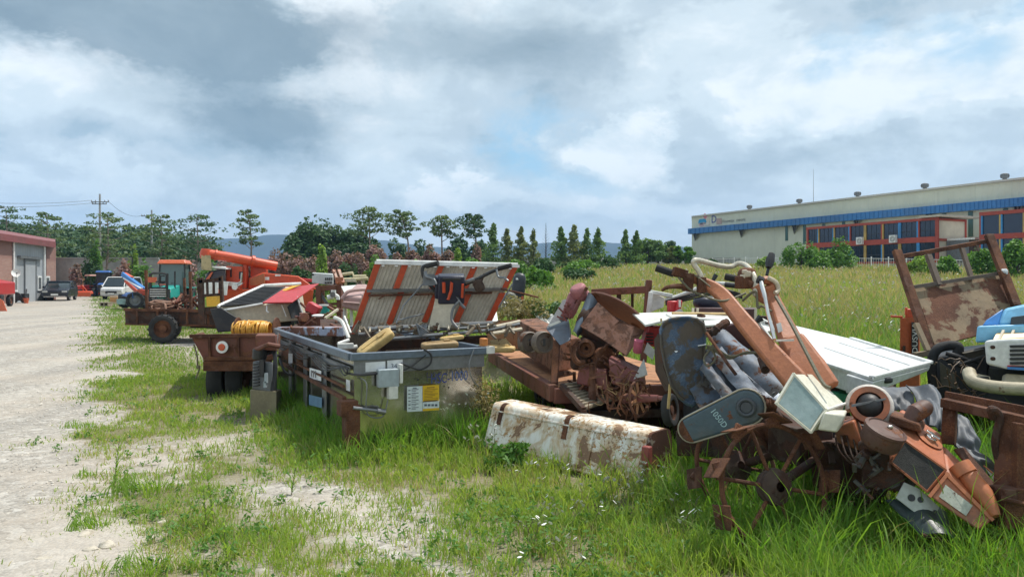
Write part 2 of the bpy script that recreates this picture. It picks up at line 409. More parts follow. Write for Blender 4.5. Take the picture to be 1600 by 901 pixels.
def peel_mat():
    m, t_, bs = base_mat('peeling white sheet'); v = N(t_, 'ShaderNodeTexCoord').outputs['Object']
    big = NOISE(t_, v, 3.6, 7, .62, .5); fine = NOISE(t_, v, 27, 5, .6, .8); reg = NOISE(t_, v, 1.7, 3, .5); sm = NOISE(t_, v, 70, 3, .6); st = NOISE(t_, N(t_, 'ShaderNodeMapping', {'Vector': v, 'Scale': (9, 9, 1.2)}).outputs[0], 1.5, 5, .6)
    m1 = SM(t_, big, .56, .572); m2 = M(t_, 'MULTIPLY', SM(t_, fine, .53, .57), SM(t_, reg, .45, .54)); msk = M(t_, 'MAXIMUM', m1, m2)
    c = MIX(t_, SM(t_, st, .45, .7), (.76, .74, .68), (.55, .45, .31)); c = MIX(t_, M(t_, 'MULTIPLY', SM(t_, big, .46, .55), .7), c, (.50, .33, .16))
    r_ = MIX(t_, sm, (.30, .17, .085), (.15, .085, .05)); r_ = MIX(t_, M(t_, 'SUBTRACT', 1.0, m1), r_, (.40, .23, .10))
    t_.links.new(MIX(t_, msk, c, r_), bs.inputs['Base Color']); bs.inputs['Roughness'].default_value = .55
    t_.links.new(N(t_, 'ShaderNodeBump', {'Height': M(t_, 'ADD', M(t_, 'MULTIPLY', msk, -.8), M(t_, 'MULTIPLY', sm, .3)), 'Strength': .5, 'Distance': .01}).outputs[0], bs.inputs['Normal']); return m
WHITEP = peel_mat()
RUBBER = paint('dusty tyre rubber', (.022, .022, .023), rust=.1, rust_col=(.09, .08, .07), rust2=(.06, .055, .05), scale=9, rough=.85, dirt=.4, dirt_col=(.07, .065, .06), bump=.4)
RUBBERG = paint('grey crumpled rubber', (.10, .11, .125), rust=.08, rust_col=(.16, .14, .12), rust2=(.2, .18, .16), scale=6, rough=.6, dirt=.4, dirt_col=(.17, .16, .15))
GREYP = paint('grey painted metal', (.17, .185, .20), rust=.22, scale=7, rough=.5, dirt=.45)
BLUEG = paint('worn blue grey paint', (.085, .12, .175), rust=.42, scale=13, rough=.5, metal=.2, dirt=1.0, dirt_col=(.085, .075, .06), rust_col=(.085, .06, .045), rust2=(.14, .095, .065))
BLUEC = paint('dusty blue belt cover paint', (.062, .10, .125), rust=.25, scale=8, rough=.45, dirt=.45, dirt_col=(.12, .1, .07))
LBLUE = paint('sky blue paint', (.18, .46, .68), rust=.03, scale=3, rough=.35, dirt=.12)
DBLUE = paint('deep blue paint', (.04, .20, .52), rust=.04, scale=3, rough=.35, dirt=.12)
AMBER = plain('amber strip', (.60, .34, .07), .4)
YELLOW = paint('yellow paint', (.72, .40, .03), rust=.05, scale=4, rough=.45, dirt=.15)
HOSE = plain('orange yellow hose', (.72, .36, .05), .45, var=.12, scale=14)
TEAL = paint('teal paint', (.03, .38, .33), rust=.03, scale=3, rough=.35, dirt=.1)
WHITEG = plain('clean white', (.78, .78, .76), .5)
CHROME = plain('bright bare metal', (.6, .6, .58), .25, .9)
DGLASS = glass('dark window glass')
PGLASS = glass('pale cab glass', (.10, .15, .15), .08)
LENS = plain('red reflector', (.55, .09, .03), .25)
WOOD = plain('weathered board', (.30, .25, .18), .85, var=.35, scale=14, bump=.4)
CABLE = plain('black cable', (.02, .02, .022), .5)
# ------------------------------------------------------------------ ground, hills, haze
def gmask(x, y):
    x = np.asarray(x, float); y = np.asarray(y, float)
    s = x + .55 * y + .4
    n = fbm(x * .9 + 3, y * .9 + 8, 5) - .5; n2 = fbm(x * 3.1 + 9, y * 3.1, 3) - .5
    g = sstep((s + n * 2.6 + n2 * 1.1 + .25) / 1.5)
    near = sstep((7.4 - y) / 1.6)
    strip = np.exp(-((s - 2.2) / .66) ** 2) * near
    strip2 = np.exp(-(((x + 3.0) / .8) ** 2 + ((y - 7.6) / .7) ** 2)) * .6
    far = np.exp(-((s - 3.2) / .9) ** 2 - ((y - 19) / 4) ** 2) * .8
    g = g * (1 - np.clip((strip * .82 + strip2 + far) * (.75 + n * 2.2), 0, .97))
    g = g * (1 - .95 * np.exp(-((x + 2.72) / .42) ** 2 - ((y - 4.75) / .4) ** 2)); return np.clip(g, 0, 1)
def tall(x, y):
    x = np.asarray(x, float); y = np.asarray(y, float)
    h = .055 + .055 * fbm(x * .7, y * .7 + 4, 3)
    # beside and in front of the steel tank
    A = np.array([-1.467, 7.1]); Bp = np.array([-.29, 7.74]); Cc = np.array([-3.29, 10.75])
    def seg(P, Q):
        d = Q - P; t = np.clip(((x - P[0]) * d[0] + (y - P[1]) * d[1]) / (d @ d), 0, 1)
        return np.hypot(x - P[0] - t * d[0], y - P[1] - t * d[1])
    dd = np.minimum(seg(A, Bp), seg(A, Cc)); h = h + .22 * np.exp(-(dd / .40) ** 2)
    dw = seg(np.array([-.3, 7.25]), np.array([1.15, 6.1])); h = h + .03 * np.exp(-(dw / .4) ** 2)
    rgt = sstep((x - .75) / .9) * sstep((7.6 - y) / 1.5); h = h + .13 * rgt
    h = h + .045 * sstep((x + .9) / 1.2) * sstep((y - 3.5) / 1.0)
    h = h + .08 * sstep((x + .55 * y - 3.0) / 3)
    mead = sstep((y - 12.5) / 8) * sstep((x + .1 * y) / 3); h = h + .32 * mead
    clear = np.exp(-((x + .25) / 1.0) ** 2 - ((y - 5.6) / .8) ** 2); h = h * (1 - .35 * clear)
    return h * (.7 + .6 * fbm(x * 2.3, y * 2.3, 3))

def ground_mat():
    m, t_, bs = base_mat('gravel and soil')
    co = N(t_, 'ShaderNodeTexCoord').outputs['Object']
    g = N(t_, 'ShaderNodeAttribute', attribute_name='green').outputs['Fac']
    a = NOISE(t_, co, .5, 6, .6); b = NOISE(t_, co, 9, 6, .65); c = NOISE(t_, co, 60, 3, .6)
    vo = N(t_, 'ShaderNodeTexVoronoi', {'Vector': co, 'Scale': 38}); vo2 = N(t_, 'ShaderNodeTexVoronoi', {'Vector': co, 'Scale': 13})
    vs = N(t_, 'ShaderNodeSeparateColor', {0: vo.outputs['Color']}).outputs[0]
    vs2 = N(t_, 'ShaderNodeSeparateColor', {0: vo2.outputs['Color']}).outputs[0]
    gr = MIX(t_, vs, (.23, .21, .185), (.455, .42, .37)); gr = MIX(t_, M(t_, 'MULTIPLY', SM(t_, vs2, .7, .95), .55), gr, (.60, .57, .52))
    gr = MIX(t_, M(t_, 'MULTIPLY', SM(t_, b, .42, .7), .55), gr, (.40, .355, .30)); gr = MIX(t_, M(t_, 'MULTIPLY', SM(t_, a, .45, .6), .5), gr, (.455, .39, .32))
    gr = MIX(t_, M(t_, 'MULTIPLY', SM(t_, c, .55, .75), .35), gr, (.22, .2, .175))
    rv = N(t_, 'ShaderNodeMapping', {'Vector': co, 'Rotation': (0, 0, -.503), 'Scale': (1.1, .045, 1)}).outputs[0]; rut = NOISE(t_, rv, 1.0, 4, .55)
    gr = MIX(t_, M(t_, 'MULTIPLY', SM(t_, rut, .50, .62), .4), gr, (.50, .455, .395)); gr = MIX(t_, M(t_, 'MULTIPLY', SM(t_, rut, .48, .36), .4), gr, (.27, .25, .225))
    soil = MIX(t_, SM(t_, b, .35, .7), (.19, .165, .095), (.31, .27, .19)); soil = MIX(t_, SM(t_, a, .42, .62), soil, (.16, .15, .07))
    fac = SM(t_, M(t_, 'ADD', g, M(t_, 'MULTIPLY', M(t_, 'SUBTRACT', b, .5), 1.1)), .45, 1.0)
    t_.links.new(MIX(t_, fac, gr, soil), bs.inputs['Base Color']); bs.inputs['Roughness'].default_value = .95
    bs.inputs['Specular IOR Level'].default_value = .15
    h = M(t_, 'ADD', M(t_, 'MULTIPLY', vo.outputs['Distance'], -.6), M(t_, 'ADD', M(t_, 'MULTIPLY', vo2.outputs['Distance'], -.7), M(t_, 'MULTIPLY', b, .6)))
    t_.links.new(N(t_, 'ShaderNodeBump', {'Height': h, 'Strength': .6, 'Distance': .025}).outputs[0], bs.inputs['Normal'])
    return m
xs = np.unique(np.round(np.concatenate([-np.geomspace(9, 3000, 70), np.arange(-9, 7, .085), np.geomspace(7, 3000, 80)]), 3))
ys = np.unique(np.round(np.concatenate([[-90, -40, -10, 0], np.arange(2, 14, .085), np.geomspace(14, 3100, 150)]), 3))
GX, GY = np.meshgrid(xs, ys, indexing='ij')
GZ = zt(GX, GY) + (fbm(GX * .6, GY * .6, 4) - .5) * .06 * np.clip((40 - GY) / 20, 0, 1) * np.clip(1 - abs(GX) / 60, 0, 1)
gm = gmask(GX, GY)
nx_, ny_ = GX.shape
ii = np.arange(nx_ * ny_).reshape(nx_, ny_)
F = np.stack([ii[:-1, :-1], ii[1:, :-1], ii[1:, 1:], ii[:-1, 1:]], -1).reshape(-1, 4)
gnd = np_mesh('ground', np.stack([GX, GY, GZ], -1).reshape(-1, 3), F, None, ground_mat())
at = gnd.data.attributes.new('green', 'FLOAT', 'POINT'); at.data.foreach_set('value', gm.ravel().astype(np.float32))
gnd['kind'] = 'structure'
gnd.data.polygons.foreach_set('use_smooth', [True] * len(gnd.data.polygons))

hm = bpy.data.materials.new('air'); hm.use_nodes = True; hm.node_tree.nodes.clear()
pv = N(hm.node_tree, 'ShaderNodeVolumePrincipled'); pv.inputs['Color'].default_value = (.36, .62, 1, 1); pv.inputs['Density'].default_value = .00021
N(hm.node_tree, 'ShaderNodeOutputMaterial', {'Volume': pv.outputs[0]})
hz = MB().box((0, 1600, 139), (6400, 3460, 280)).build('haze', hm, base=(0, 1600, -1)); hz['kind'] = 'stuff'

MTN = plain('far wooded mountain', (.014, .022, .02), .95, var=.3, scale=.02, bump=0)
def ridge(name, d, prof, depth):
    V = []; n = len(prof); rows = 7
    for j in range(rows):
        q = j / (rows - 1)
        for (px, py) in prof:
            top = Wp(px, py, d); hh = top.z * (math.sin(q * math.pi / 2) if True else q)
            V.append((top.x, d - depth * (1 - q), hh * 1.0))
    for (px, py) in prof: V.append((Wp(px, py, d).x, d + depth, 0))
    F = [(j * n + i, j * n + i + 1, (j + 1) * n + i + 1, (j + 1) * n + i) for j in range(rows) for i in range(n - 1)]
    o = np_mesh(name, V, F, None, MTN); o['kind'] = 'structure'; o.data.polygons.foreach_set('use_smooth', [True] * len(o.data.polygons)); return o
rp = []
for px in range(-200, 1900, 12):
    y0 = np.interp(px, [-200, 120, 250, 335, 365, 400, 440, 480, 540, 600, 640, 700, 800, 900, 1000, 1080, 1300, 1900], [400, 395, 385, 376, 371, 371, 367, 370, 372, 374, 382, 388, 384, 376, 382, 388, 395, 405])
    rp.append((px, y0 + (fbm(px * .03, 3.3, 4) - .5) * 7))
ridge('mountain', 2500, rp, 520)
# wooded rise behind the concrete wall
hp = [(px, np.interp(px, [-250, 0, 120, 240, 330, 420], [366, 368, 372, 380, 400, 432])) for px in range(-250, 421, 15)]
HILL = plain('dark forest floor', (.025, .04, .015), .95, var=.4, scale=.4, bump=0)
MTN = HILL
ridge('hill', 150, hp, 46)

# ------------------------------------------------------------------ grass, flowers, gravel
GRASS = foliage('green grass', (.21, .275, .065), (.085, .185, .025), .55)
DRY = foliage('dry grass', (.31, .26, .14), (.21, .20, .085), .35)
FIELD = foliage('meadow grass', (.17, .235, .06), (.075, .16, .03), .45)
PETAL = plain('white petals', (.8, .8, .76), .6, bump=0)
def blades(P, h, wd, lean, seed=0):
    g = np.random.default_rng(seed); n = len(P); th = g.random(n) * 2 * np.pi; fa = g.random(n) * 2 * np.pi
    dx = np.cos(th) * lean * h; dy = np.sin(th) * lean * h
    sx = np.cos(fa) * wd; sy = np.sin(fa) * wd; V = np.zeros((n, 7, 3))
    for k, (t, ww) in enumerate(((0, .8), (.4, 1), (.75, .7))):
        zz_ = h * t * (1 - .25 * lean * t)
        for q, sg in enumerate((-1, 1)):
            V[:, 2 * k + q, 0] = P[:, 0] + dx * t * t + sg * sx * ww; V[:, 2 * k + q, 1] = P[:, 1] + dy * t * t + sg * sy * ww; V[:, 2 * k + q, 2] = P[:, 2] + zz_
    V[:, 6, 0] = P[:, 0] + dx; V[:, 6, 1] = P[:, 1] + dy; V[:, 6, 2] = P[:, 2] + h * (1 - .3 * lean)
    b = np.arange(n)[:, None] * 7
    F4 = np.concatenate([b + np.array([0, 1, 3, 2]), b + np.array([2, 3, 5, 4])]); F3 = b + np.array([4, 5, 6])
    return V.reshape(-1, 3), F4, F3
def cast(n, y0, y1, seed, pad=2.0):
    g = np.random.default_rng(seed); y = y0 * np.exp(g.random(n) * np.log(y1 / y0)); hw = .69 * y + pad
    x = (g.random(n) * 2 - 1) * hw; return x, y, g
# near grass
x, y, g = cast(400000, 3.3, 14, 21, 1.5)
gv = gmask(x, y); tuft = fbm(x * 5 + 1, y * 5, 2)
keep = g.random(len(x)) < gv ** 1.3 * np.clip((tuft - .28) * 3.4, .06, 1); x, y, gv = x[keep], y[keep], gv[keep]
h = tall(x, y) * (.45 + .55 * gv) * (.5 + .9 * g.random(len(x))); wd = (.0016 + .00032 * y) * (.7 + .7 * g.random(len(x))) * (1 + 1.2 * np.clip(h - .15, 0, .5))
lean = .15 + .75 * g.random(len(x)) ** 1.5
h = h * np.where((g.random(len(x)) < .06) & (x > .5) & (y < 6.8), 1.6, 1)
P = np.stack([x, y, np.zeros_like(x) - .01], -1)
dry = g.random(len(x)) < .11 + .33 * (1 - gv) + .22 * (fbm(x * 1.3 + 40, y * 1.3, 3) > .56)
tn = np.clip(.15 + .75 * sstep((h - .10) / .3) * 1.0 + (g.random(len(x)) - .5) * .5 + (fbm(x * .8 + 20, y * .8, 3) - .5) * .8, 0, 1)
for nm, mk, mt in (('grass', ~dry, GRASS), ('dry_grass', dry, DRY)):
    V, F4, F3 = blades(P[mk], h[mk] * (1 if mt is GRASS else .85), wd[mk] * (1 if mt is GRASS else .8), lean[mk], 5)
    o = np_mesh(nm, V, F4, F3, mt, np.repeat(tn[mk], 7)); o['kind'] = 'stuff'
# meadow
x, y, g = cast(210000, 12, 104, 31, 3)
gv = gmask(x, y); keep = g.random(len(x)) < gv
keep &= ~((x > 34 - (y - 118) * .48 - 10) & (y > 50))
x, y, gv = x[keep], y[keep], gv[keep]
h = (tall(x, y) * (.6 + .8 * g.random(len(x)))) * gv; wd = (.0035 + .00042 * y) * (.6 + .8 * g.random(len(x)))
P = np.stack([x, y, zt(x, y) - .01], -1)
pt = fbm(x * .16 + 7, y * .10, 4); dist = sstep((y - 16) / 26)
dry = g.random(len(x)) < np.clip(.04 + (.78 * dist + (pt - .5) * 1.5) * sstep((x + .1 * y) / 4), .03, .75)
tn = np.clip(.35 + (pt - .5) * 1.4 + (g.random(len(x)) - .5) * .6, 0, 1)
lean = .1 + .5 * g.random(len(x))
for nm, mk, mt in (('meadow', ~dry, FIELD), ('dry_meadow', dry, DRY)):
    V, F4, F3 = blades(P[mk], h[mk], wd[mk], lean[mk], 6)
    o = np_mesh(nm, V, F4, F3, mt, np.repeat(tn[mk], 7)); o['kind'] = 'stuff'
def florets(x, y, z, r, g):
    n = len(x); V = np.zeros((n, 6, 3)); tl = g.random((n, 2)) - .5
    for k in range(6):
        a = k * np.pi / 3; V[:, k, 0] = x + r * np.cos(a); V[:, k, 1] = y + r * np.sin(a) * .8; V[:, k, 2] = z + r * (np.cos(a) * tl[:, 0] * 2 + np.sin(a) * (tl[:, 1] * 1.2 - .5))
    b = np.arange(n)[:, None] * 6
    return V.reshape(-1, 3), np.concatenate([b + np.array([0, 1, 2, 3]), b + np.array([0, 3, 4, 5])])
x, y, g = cast(5200, 13, 80, 41, 1)
keep = (gmask(x, y) > .8) & (x > .5) & (fbm(x * .3, y * .2, 3) > .44) & ~((x > 34 - (y - 118) * .48 - 10) & (y > 50)); x, y = x[keep], y[keep]
V, F4 = florets(x, y, zt(x, y) + tall(x, y) * (.85 + .35 * g.random(len(x))), .012 + .0011 * y, g)
o = np_mesh('meadow_flowers', V, F4, None, PETAL); o['kind'] = 'stuff'
# loose stones on the road and the bare strip
def pebbles(n, seed, y0, y1, rmin, rmax, name):
    x, y, g = cast(n, y0, y1, seed, .3); keep = (g.random(n) > gmask(x, y) * 1.6) & (fbm(x * 1.1 + 5, y * 1.1, 3) > .36); x, y = x[keep], y[keep]; n = len(x)
    r = rmin + (rmax - rmin) * g.random(n) ** 4
    oct_ = np.array([[1, 0, 0], [0, 1, 0], [-1, 0, 0], [0, -1, 0], [.6, .6, .55], [-.6, .6, .6], [-.6, -.6, .5], [.6, -.6, .6], [0, 0, .8]])
    th = g.random(n) * 6.28; c, s = np.cos(th), np.sin(th); V = np.zeros((n, 9, 3)); jit = .7 + .6 * g.random((n, 9))
    ex = .7 + .6 * g.random(n)
    for k in range(9):
        a, b, zz_ = oct_[k][0] * r * ex, oct_[k][1] * r, oct_[k][2] * r * .8
        V[:, k, 0] = x + (a * c - b * s) * jit[:, k]; V[:, k, 1] = y + (a * s + b * c) * jit[:, k]; V[:, k, 2] = zz_ * jit[:, k] + .002
    f = np.array([[0, 4, 8], [4, 1, 8], [1, 5, 8], [5, 2, 8], [2, 6, 8], [6, 3, 8], [3, 7, 8], [7, 0, 8], [0, 1, 4], [1, 2, 5], [2, 3, 6], [3, 0, 7]])
    Fx = (np.arange(n)[:, None, None] * 9 + f).reshape(-1, 3)
    o = np_mesh(name, V.reshape(-1, 3), None, Fx, STONE); o['kind'] = 'stuff'
STONE = plain('pale stone', (.50, .46, .40), .9, var=.3, scale=3.5, bump=.3)
pebbles(36000, 51, 3.6, 18, .003, .017, 'gravel')
def rock(px, py, sx, sy, sz_, rot, label):
    p = Gp(px, py); g = random.Random(px); m = MB(); nu, nv = 14, 9; vs = []; fs = []
    for i in range(nv + 1):
        ph = -math.pi / 2 + math.pi * i / nv
        for j in range(nu):
            th = 2 * math.pi * j / nu; q = 1 + (float(vn(math.cos(th) * 1.4 + px, math.sin(th) * 1.4 + ph * 1.5 + py)) - .5) * .5
            a, b = math.cos(ph) * math.cos(th) * sx * q, math.cos(ph) * math.sin(th) * sy * q
            vs.append(p + Vector((a * math.cos(rot) - b * math.sin(rot), a * math.sin(rot) + b * math.cos(rot), math.sin(ph) * sz_ * q + sz_ * .45)))
    for i in range(nv):
        for j in range(nu): fs.append((i * nu + j, i * nu + (j + 1) % nu, (i + 1) * nu + (j + 1) % nu, (i + 1) * nu + j))
    m.add(vs, fs); tag(m.build('rock', STONE2, base=p, sharp=25), label, 'rock', 'loose stones on the gravel road')
STONE2 = plain('buff stone', (.56, .50, .41), .9, var=.2, scale=9, bump=.5)
rock(134, 838, .055, .028, .03, .9, 'long pale stone propped in a grass tuft on the road edge')
rock(142, 862, .05, .03, .022, .3, 'small flat pale stone touching the bigger rounded one')
rock(168, 857, .055, .042, .035, .2, 'largest rounded pale stone at the lower road edge')
rock(68, 874, .055, .025, .015, .1, 'flat yellowish stone lying alone on the road')
rock(254, 818, .04, .025, .018, .4, 'white stone between grass tufts at the road edge')
# grass tufts standing alone on the gravel, tall weeds
def tuft(px, py, n, h, r, seed, label, mat=GRASS, lean=.8):
    p = Gp(px, py); g = np.random.default_rng(seed)
    P = np.stack([p.x + (g.random(n) - .5) * r, p.y + (g.random(n) - .5) * r * .8, np.zeros(n)], -1)
    V, F4, F3 = blades(P, h * (.5 + .7 * g.random(n)), np.full(n, .0022 + .0003 * p.y), lean * (.2 + g.random(n)), seed)
    tag(np_mesh('grass_tuft', V, F4, F3, mat, np.repeat(np.clip(.3 + g.random(n) * .5, 0, 1), 7), base=tuple(p)), label, 'grass tuft', 'grass tufts on the gravel')
tuft(138, 826, 130, .11, .26, 3, 'round grass tuft behind the long pale stone')
tuft(210, 895, 120, .12, .3, 4, 'sprawling grass tuft at the bottom edge of the road')
tuft(122, 668, 70, .10, .3, 5, 'small grass tuft farthest out on the gravel')
tuft(136, 744, 40, .08, .18, 6, 'tiny thin grass tuft alone on the gravel')
tuft(215, 770, 200, .18, .45, 8, 'bushy green grass tuft along the road edge')
def stalk(px, py, h, seed, label, mt=GRASS):
    p = Gp(px, py); t = thing('tall_weed', label, 'weed', p, 'tall single weeds at the road edge'); g = random.Random(seed)
    top = p + Vector((g.uniform(-.06, .06), 0, h)); ax = spline([p, lerp(p, top, .5) + Vector((g.uniform(-.02, .02), 0, 0)), top], 5)
    MB().tube(ax, [.004 * (1 - i / len(ax) * .7) for i in range(len(ax))], 5).build('stem', WEEDSTEM, t)
    V = []; F4 = []; n = int(h * 110)
    for k in range(n):
        q = .1 + .88 * k / n; c = p.lerp(top, q); a = g.random() * 6.28; L = .05 * (1 - .5 * q) * g.uniform(.6, 1.3); dr = Vector((math.cos(a), math.sin(a), .9)); sd_ = Vector((-math.sin(a), math.cos(a), 0)) * .006
        b = len(V); V += [c - sd_, c + sd_, c + dr * L + sd_ * .6, c + dr * L - sd_ * .6]; F4.append((b, b + 1, b + 2, b + 3))
    np_mesh('leaves', [tuple(v - p) for v in V], F4, None, mt, [g.random() for _ in V], parent=t)
WEEDSTEM = plain('weed stem', (.16, .15, .06), .7, bump=0)
for i, (px, py, h, lb) in enumerate([(178, 770, .62, 'thin brown stalk rising alone from the gravel'), (322, 830, .42, 'upright green weed beside the gravel strip, the left one of a pair'), (335, 825, .5, 'taller upright green weed of the pair beside the gravel strip'),
                                     (356, 893, .42, 'green weed stalk nearest the bottom edge on the gravel'), (455, 775, .4, 'slender weed in front of the dark grass by the steel tank'), (516, 745, .34, 'seeded weed near the rusty tank corner')]):
    stalk(px, py, h * .72, 70 + i, lb)
def fleabane(x, y, n, h, seed, label, spread=.35):
    p = Vector((x, y, 0)); t = thing('fleabane_plant', label, 'wildflower', p, 'white fleabane in the grass'); g = np.random.default_rng(seed); m = MB(); fx = []
    for k in range(n):
        a = Vector((x + (g.random() - .5) * spread, y + (g.random() - .5) * spread, 0)); b = a + Vector(((g.random() - .5) * .16, (g.random() - .5) * .16, h * (.7 + .5 * g.random())))
        m.tube([a, lerp(a, b, .5) + Vector(((g.random() - .5) * .03, 0, 0)), b], .0022, 4)
        for q in range(3):
            e_ = b + Vector(((g.random() - .5) * .09, (g.random() - .5) * .09, (g.random() - .3) * .05)); m.tube([lerp(a, b, .85), e_], .0014, 4); fx.append(e_)
    m.build('stems', WEEDSTEM, t)
    fx = np.array(fx); V, F4 = florets(fx[:, 0], fx[:, 1], fx[:, 2], .011 + .004 * g.random(len(fx)), g); np_mesh('flower_heads', V - np.array([x, y, 0]), F4, None, PETAL, parent=t)
FB = [(680, 690, 10, .5, 'white fleabane against the yellow sticker side of the steel tank'), (720, 700, 12, .48, 'white fleabane beside the right corner of the steel tank'), (845, 705 + 70, 9, .26, 'white fleabane just in front of the peeling white box'),
      (950, 800, 12, .2, 'white fleabane below the middle of the peeling white box'), (850, 850, 7, .16, 'white fleabane in short grass below the white box'), (1020, 790, 8, .25, 'white fleabane at the rusted right end of the white box'),
      (872, 893, 6, .14, 'white fleabane nearest the bottom edge of the picture'), (745, 730, 8, .3, 'white fleabane between the tank and the white box'), (890, 820, 8, .17, 'white fleabane in a dense little patch of short grass'),
      (615, 700, 6, .3, 'sparse fleabane under the grey switch box'), (1060, 840, 5, .2, 'white fleabane in tall grass by the iron wheel')]
for i, (px, py, sd_, lb) in enumerate([(1130, 862, 1, 'arching long leaved grass tuft below the iron wheel'), (1345, 850, 2, 'arching long leaved grass tuft under the orange engine'), (1400, 870, 3, 'arching grass tuft beside the grey bolt hole plate'), (1235, 880, 4, 'arching grass tuft in front of the iron wheel bottom'), (1060, 800, 5, 'arching grass tuft at the end of the white box')]): tuft(px, py, 46, .34, .35, 400 + sd_, lb, GRASS, 1.5)
for i, (px, py, n, h, lb) in enumerate(FB):
    p = Gp(px, py); fleabane(p.x, p.y, n, h, 90 + i, lb, .4)

def leafcloud(clumps, per, size, up=.4, seed=1, shell=.55, asp=1.0):
    g = np.random.default_rng(seed); V = []; T = []
    for (cx, cy, cz, rr, rz) in clumps:
        n = max(4, int(per * (.7 + .6 * g.random()))); d = g.normal(size=(n, 3)); d /= np.linalg.norm(d, axis=1)[:, None]
        q = (shell + (1 - shell) * g.random(n)) ** .8; c = d * q[:, None] * np.array([rr, rr, rz]) + np.array([cx, cy, cz])
        nn = g.normal(size=(n, 3)) + d * .8 + np.array([0, 0, up * 2]); nn /= np.linalg.norm(nn, axis=1)[:, None]
        a = np.cross(nn, g.normal(size=(n, 3))); a /= np.linalg.norm(a, axis=1)[:, None]; b = np.cross(nn, a)
        s = size * (.55 + .8 * g.random(n))[:, None]
        quad = np.stack([c - a * s * asp, c - b * s * .55, c + a * s * asp, c + b * s * .55], 1); V.append(quad)
        T.append(np.repeat(np.clip(g.random() * .55 + .45 * g.random(n), 0, 1), 4))
    V = np.concatenate(V).reshape(-1, 3); return V, np.arange(len(V)).reshape(-1, 4), np.concatenate(T)
PINEL = foliage('pine needles dark', (.055, .10, .04), (.03, .065, .03), .2)
PINEB = foliage('pine needles', (.10, .145, .05), (.05, .085, .035), .25)
x, y, g = cast(5200, 3.6, 13, 61, .5)
kp = (g.random(len(x)) < gmask(x, y) ** 2 * .6) & (fbm(x * 1.6 + 11, y * 1.6, 3) > .47); x, y = x[kp], y[kp]
V, F4, T = leafcloud(np.stack([x, y, .02 + tall(x, y) * .35, .03 + .03 * g.random(len(x)), .02 + tall(x, y) * .3], -1), 14, .014, .6, 62, asp=1.4)
o = np_mesh('weeds', V, F4, None, foliage('broad weed leaf', (.10, .19, .04), (.045, .11, .022), .35), T); o['kind'] = 'stuff'
CONEL = foliage('fresh conifer green', (.13, .20, .07), (.06, .115, .04), .3)
CONEY = foliage('olive conifer green', (.18, .195, .085), (.085, .12, .05), .3)
BUSHG = foliage('bright bush green', (.10, .20, .03), (.045, .11, .02), .3)
BUSHY = foliage('yellow green bush', (.20, .29, .05), (.10, .18, .03), .3)
BUSHP = foliage('purple brown bush', (.27, .15, .15), (.09, .075, .05), .25)
BUSHD = foliage('deep green bush', (.045, .095, .025), (.022, .055, .02), .2)
TRUNK = plain('pine bark', (.24, .19, .16), .9, var=.3, scale=6)
TRUNKD = plain('dark bark', (.06, .05, .04), .9, var=.3, scale=6)
def limbs(m, trunk, clumps, r):
    for c in clumps:
        e_ = Vector(c[:3]); k = min(range(len(trunk)), key=lambda i: abs(trunk[i].z - (e_.z - .25 * (e_ - trunk[-1]).length)))
        s = trunk[k]; m.tube([s, lerp(s, e_, .55) + Vector((0, 0, -.05 * (e_ - s).length)), e_], [r, r * .7, r * .3], 5)
def finish_tree(t, trunk, r0, clumps, per, size, mat, bark, seed, up=.4, lim=True, asp=1.0, lr=.05):
    m = MB(); k = len(trunk); m.tube(trunk, [r0 * (1 - .75 * i / k) for i in range(k)], 7)
    if lim: limbs(m, trunk, clumps, lr)
    m.build('trunk', bark, t)
    V, F4, T = leafcloud(clumps, per, size, up, seed, asp=asp); np_mesh('crown', V - np.array(t.location), F4, None, mat, T, parent=t)
def gz(p): return float(zt(p.x, p.y))
def tall_pine(px, top, d, bend, pads, label, lean=0, frac=.42, mat=PINEB, seed=1, wid=1.0, fork=False, base_z=None):
    p = Wp(px, HZ, d); z0 = gz(p) if base_z is None else base_z; p.z = z0; H = Wp(px, top, d).z - z0; g = random.Random(seed)
    t = thing('tall_pine', label, 'pine tree', p, 'tall bare trunked pines')
    ax = spline([p, p + Vector((bend * .5, 0, H * .35)), p + Vector((bend + lean * .5, 0, H * .65)), p + Vector((lean, 0, H * .97))], 5)
    cl = []
    for k in range(pads):
        q = 1 - frac * (k / pads) ** 1.0; hz_ = H * q; c = p + Vector((lean * q, 0, hz_)); rr = wid * (.5 + .9 * math.sin(min(1, (k + .8) / pads * 1.25) * math.pi * .8)); a = k * 2.4 + seed
        cl.append((c.x + math.cos(a) * rr * .95, c.y + math.sin(a) * rr * .9, c.z - .25, rr * .75 * g.uniform(.8, 1.2), .30 * g.uniform(.8, 1.3)))
        cl.append((c.x + math.cos(a + 2.2) * rr * .55, c.y + math.sin(a + 2.2) * rr * .6, c.z - .1, rr * .5, .24))
    finish_tree(t, ax, .16, cl, 85, .17, mat, TRUNK, seed, .6)
    return t
tall_pine(390, 329, 92, .3, 8, 'tall crooked pine standing alone before the blue mountain', -.2, .42, seed=3, wid=1.1)
tall_pine(577, 325, 88, .1, 8, 'tall flat topped pine right of the dark rounded grove', -.1, .30, seed=5, wid=1.45)
tall_pine(634, 329, 88, .5, 8, 'tall forked looking pine leaning left, second right of the dark grove', -.55, .31, seed=7, wid=1.2)
tall_pine(691, 338, 88, .0, 7, 'shorter bare trunked pine with a round tuft above pinkish bushes', -.1, .27, seed=11, wid=1.1)
tall_pine(744, 335, 88, .2, 8, 'bare trunked pine with dark tuft nearest the conifer row', -.5, .32, seed=13, wid=1.1, mat=PINEL)
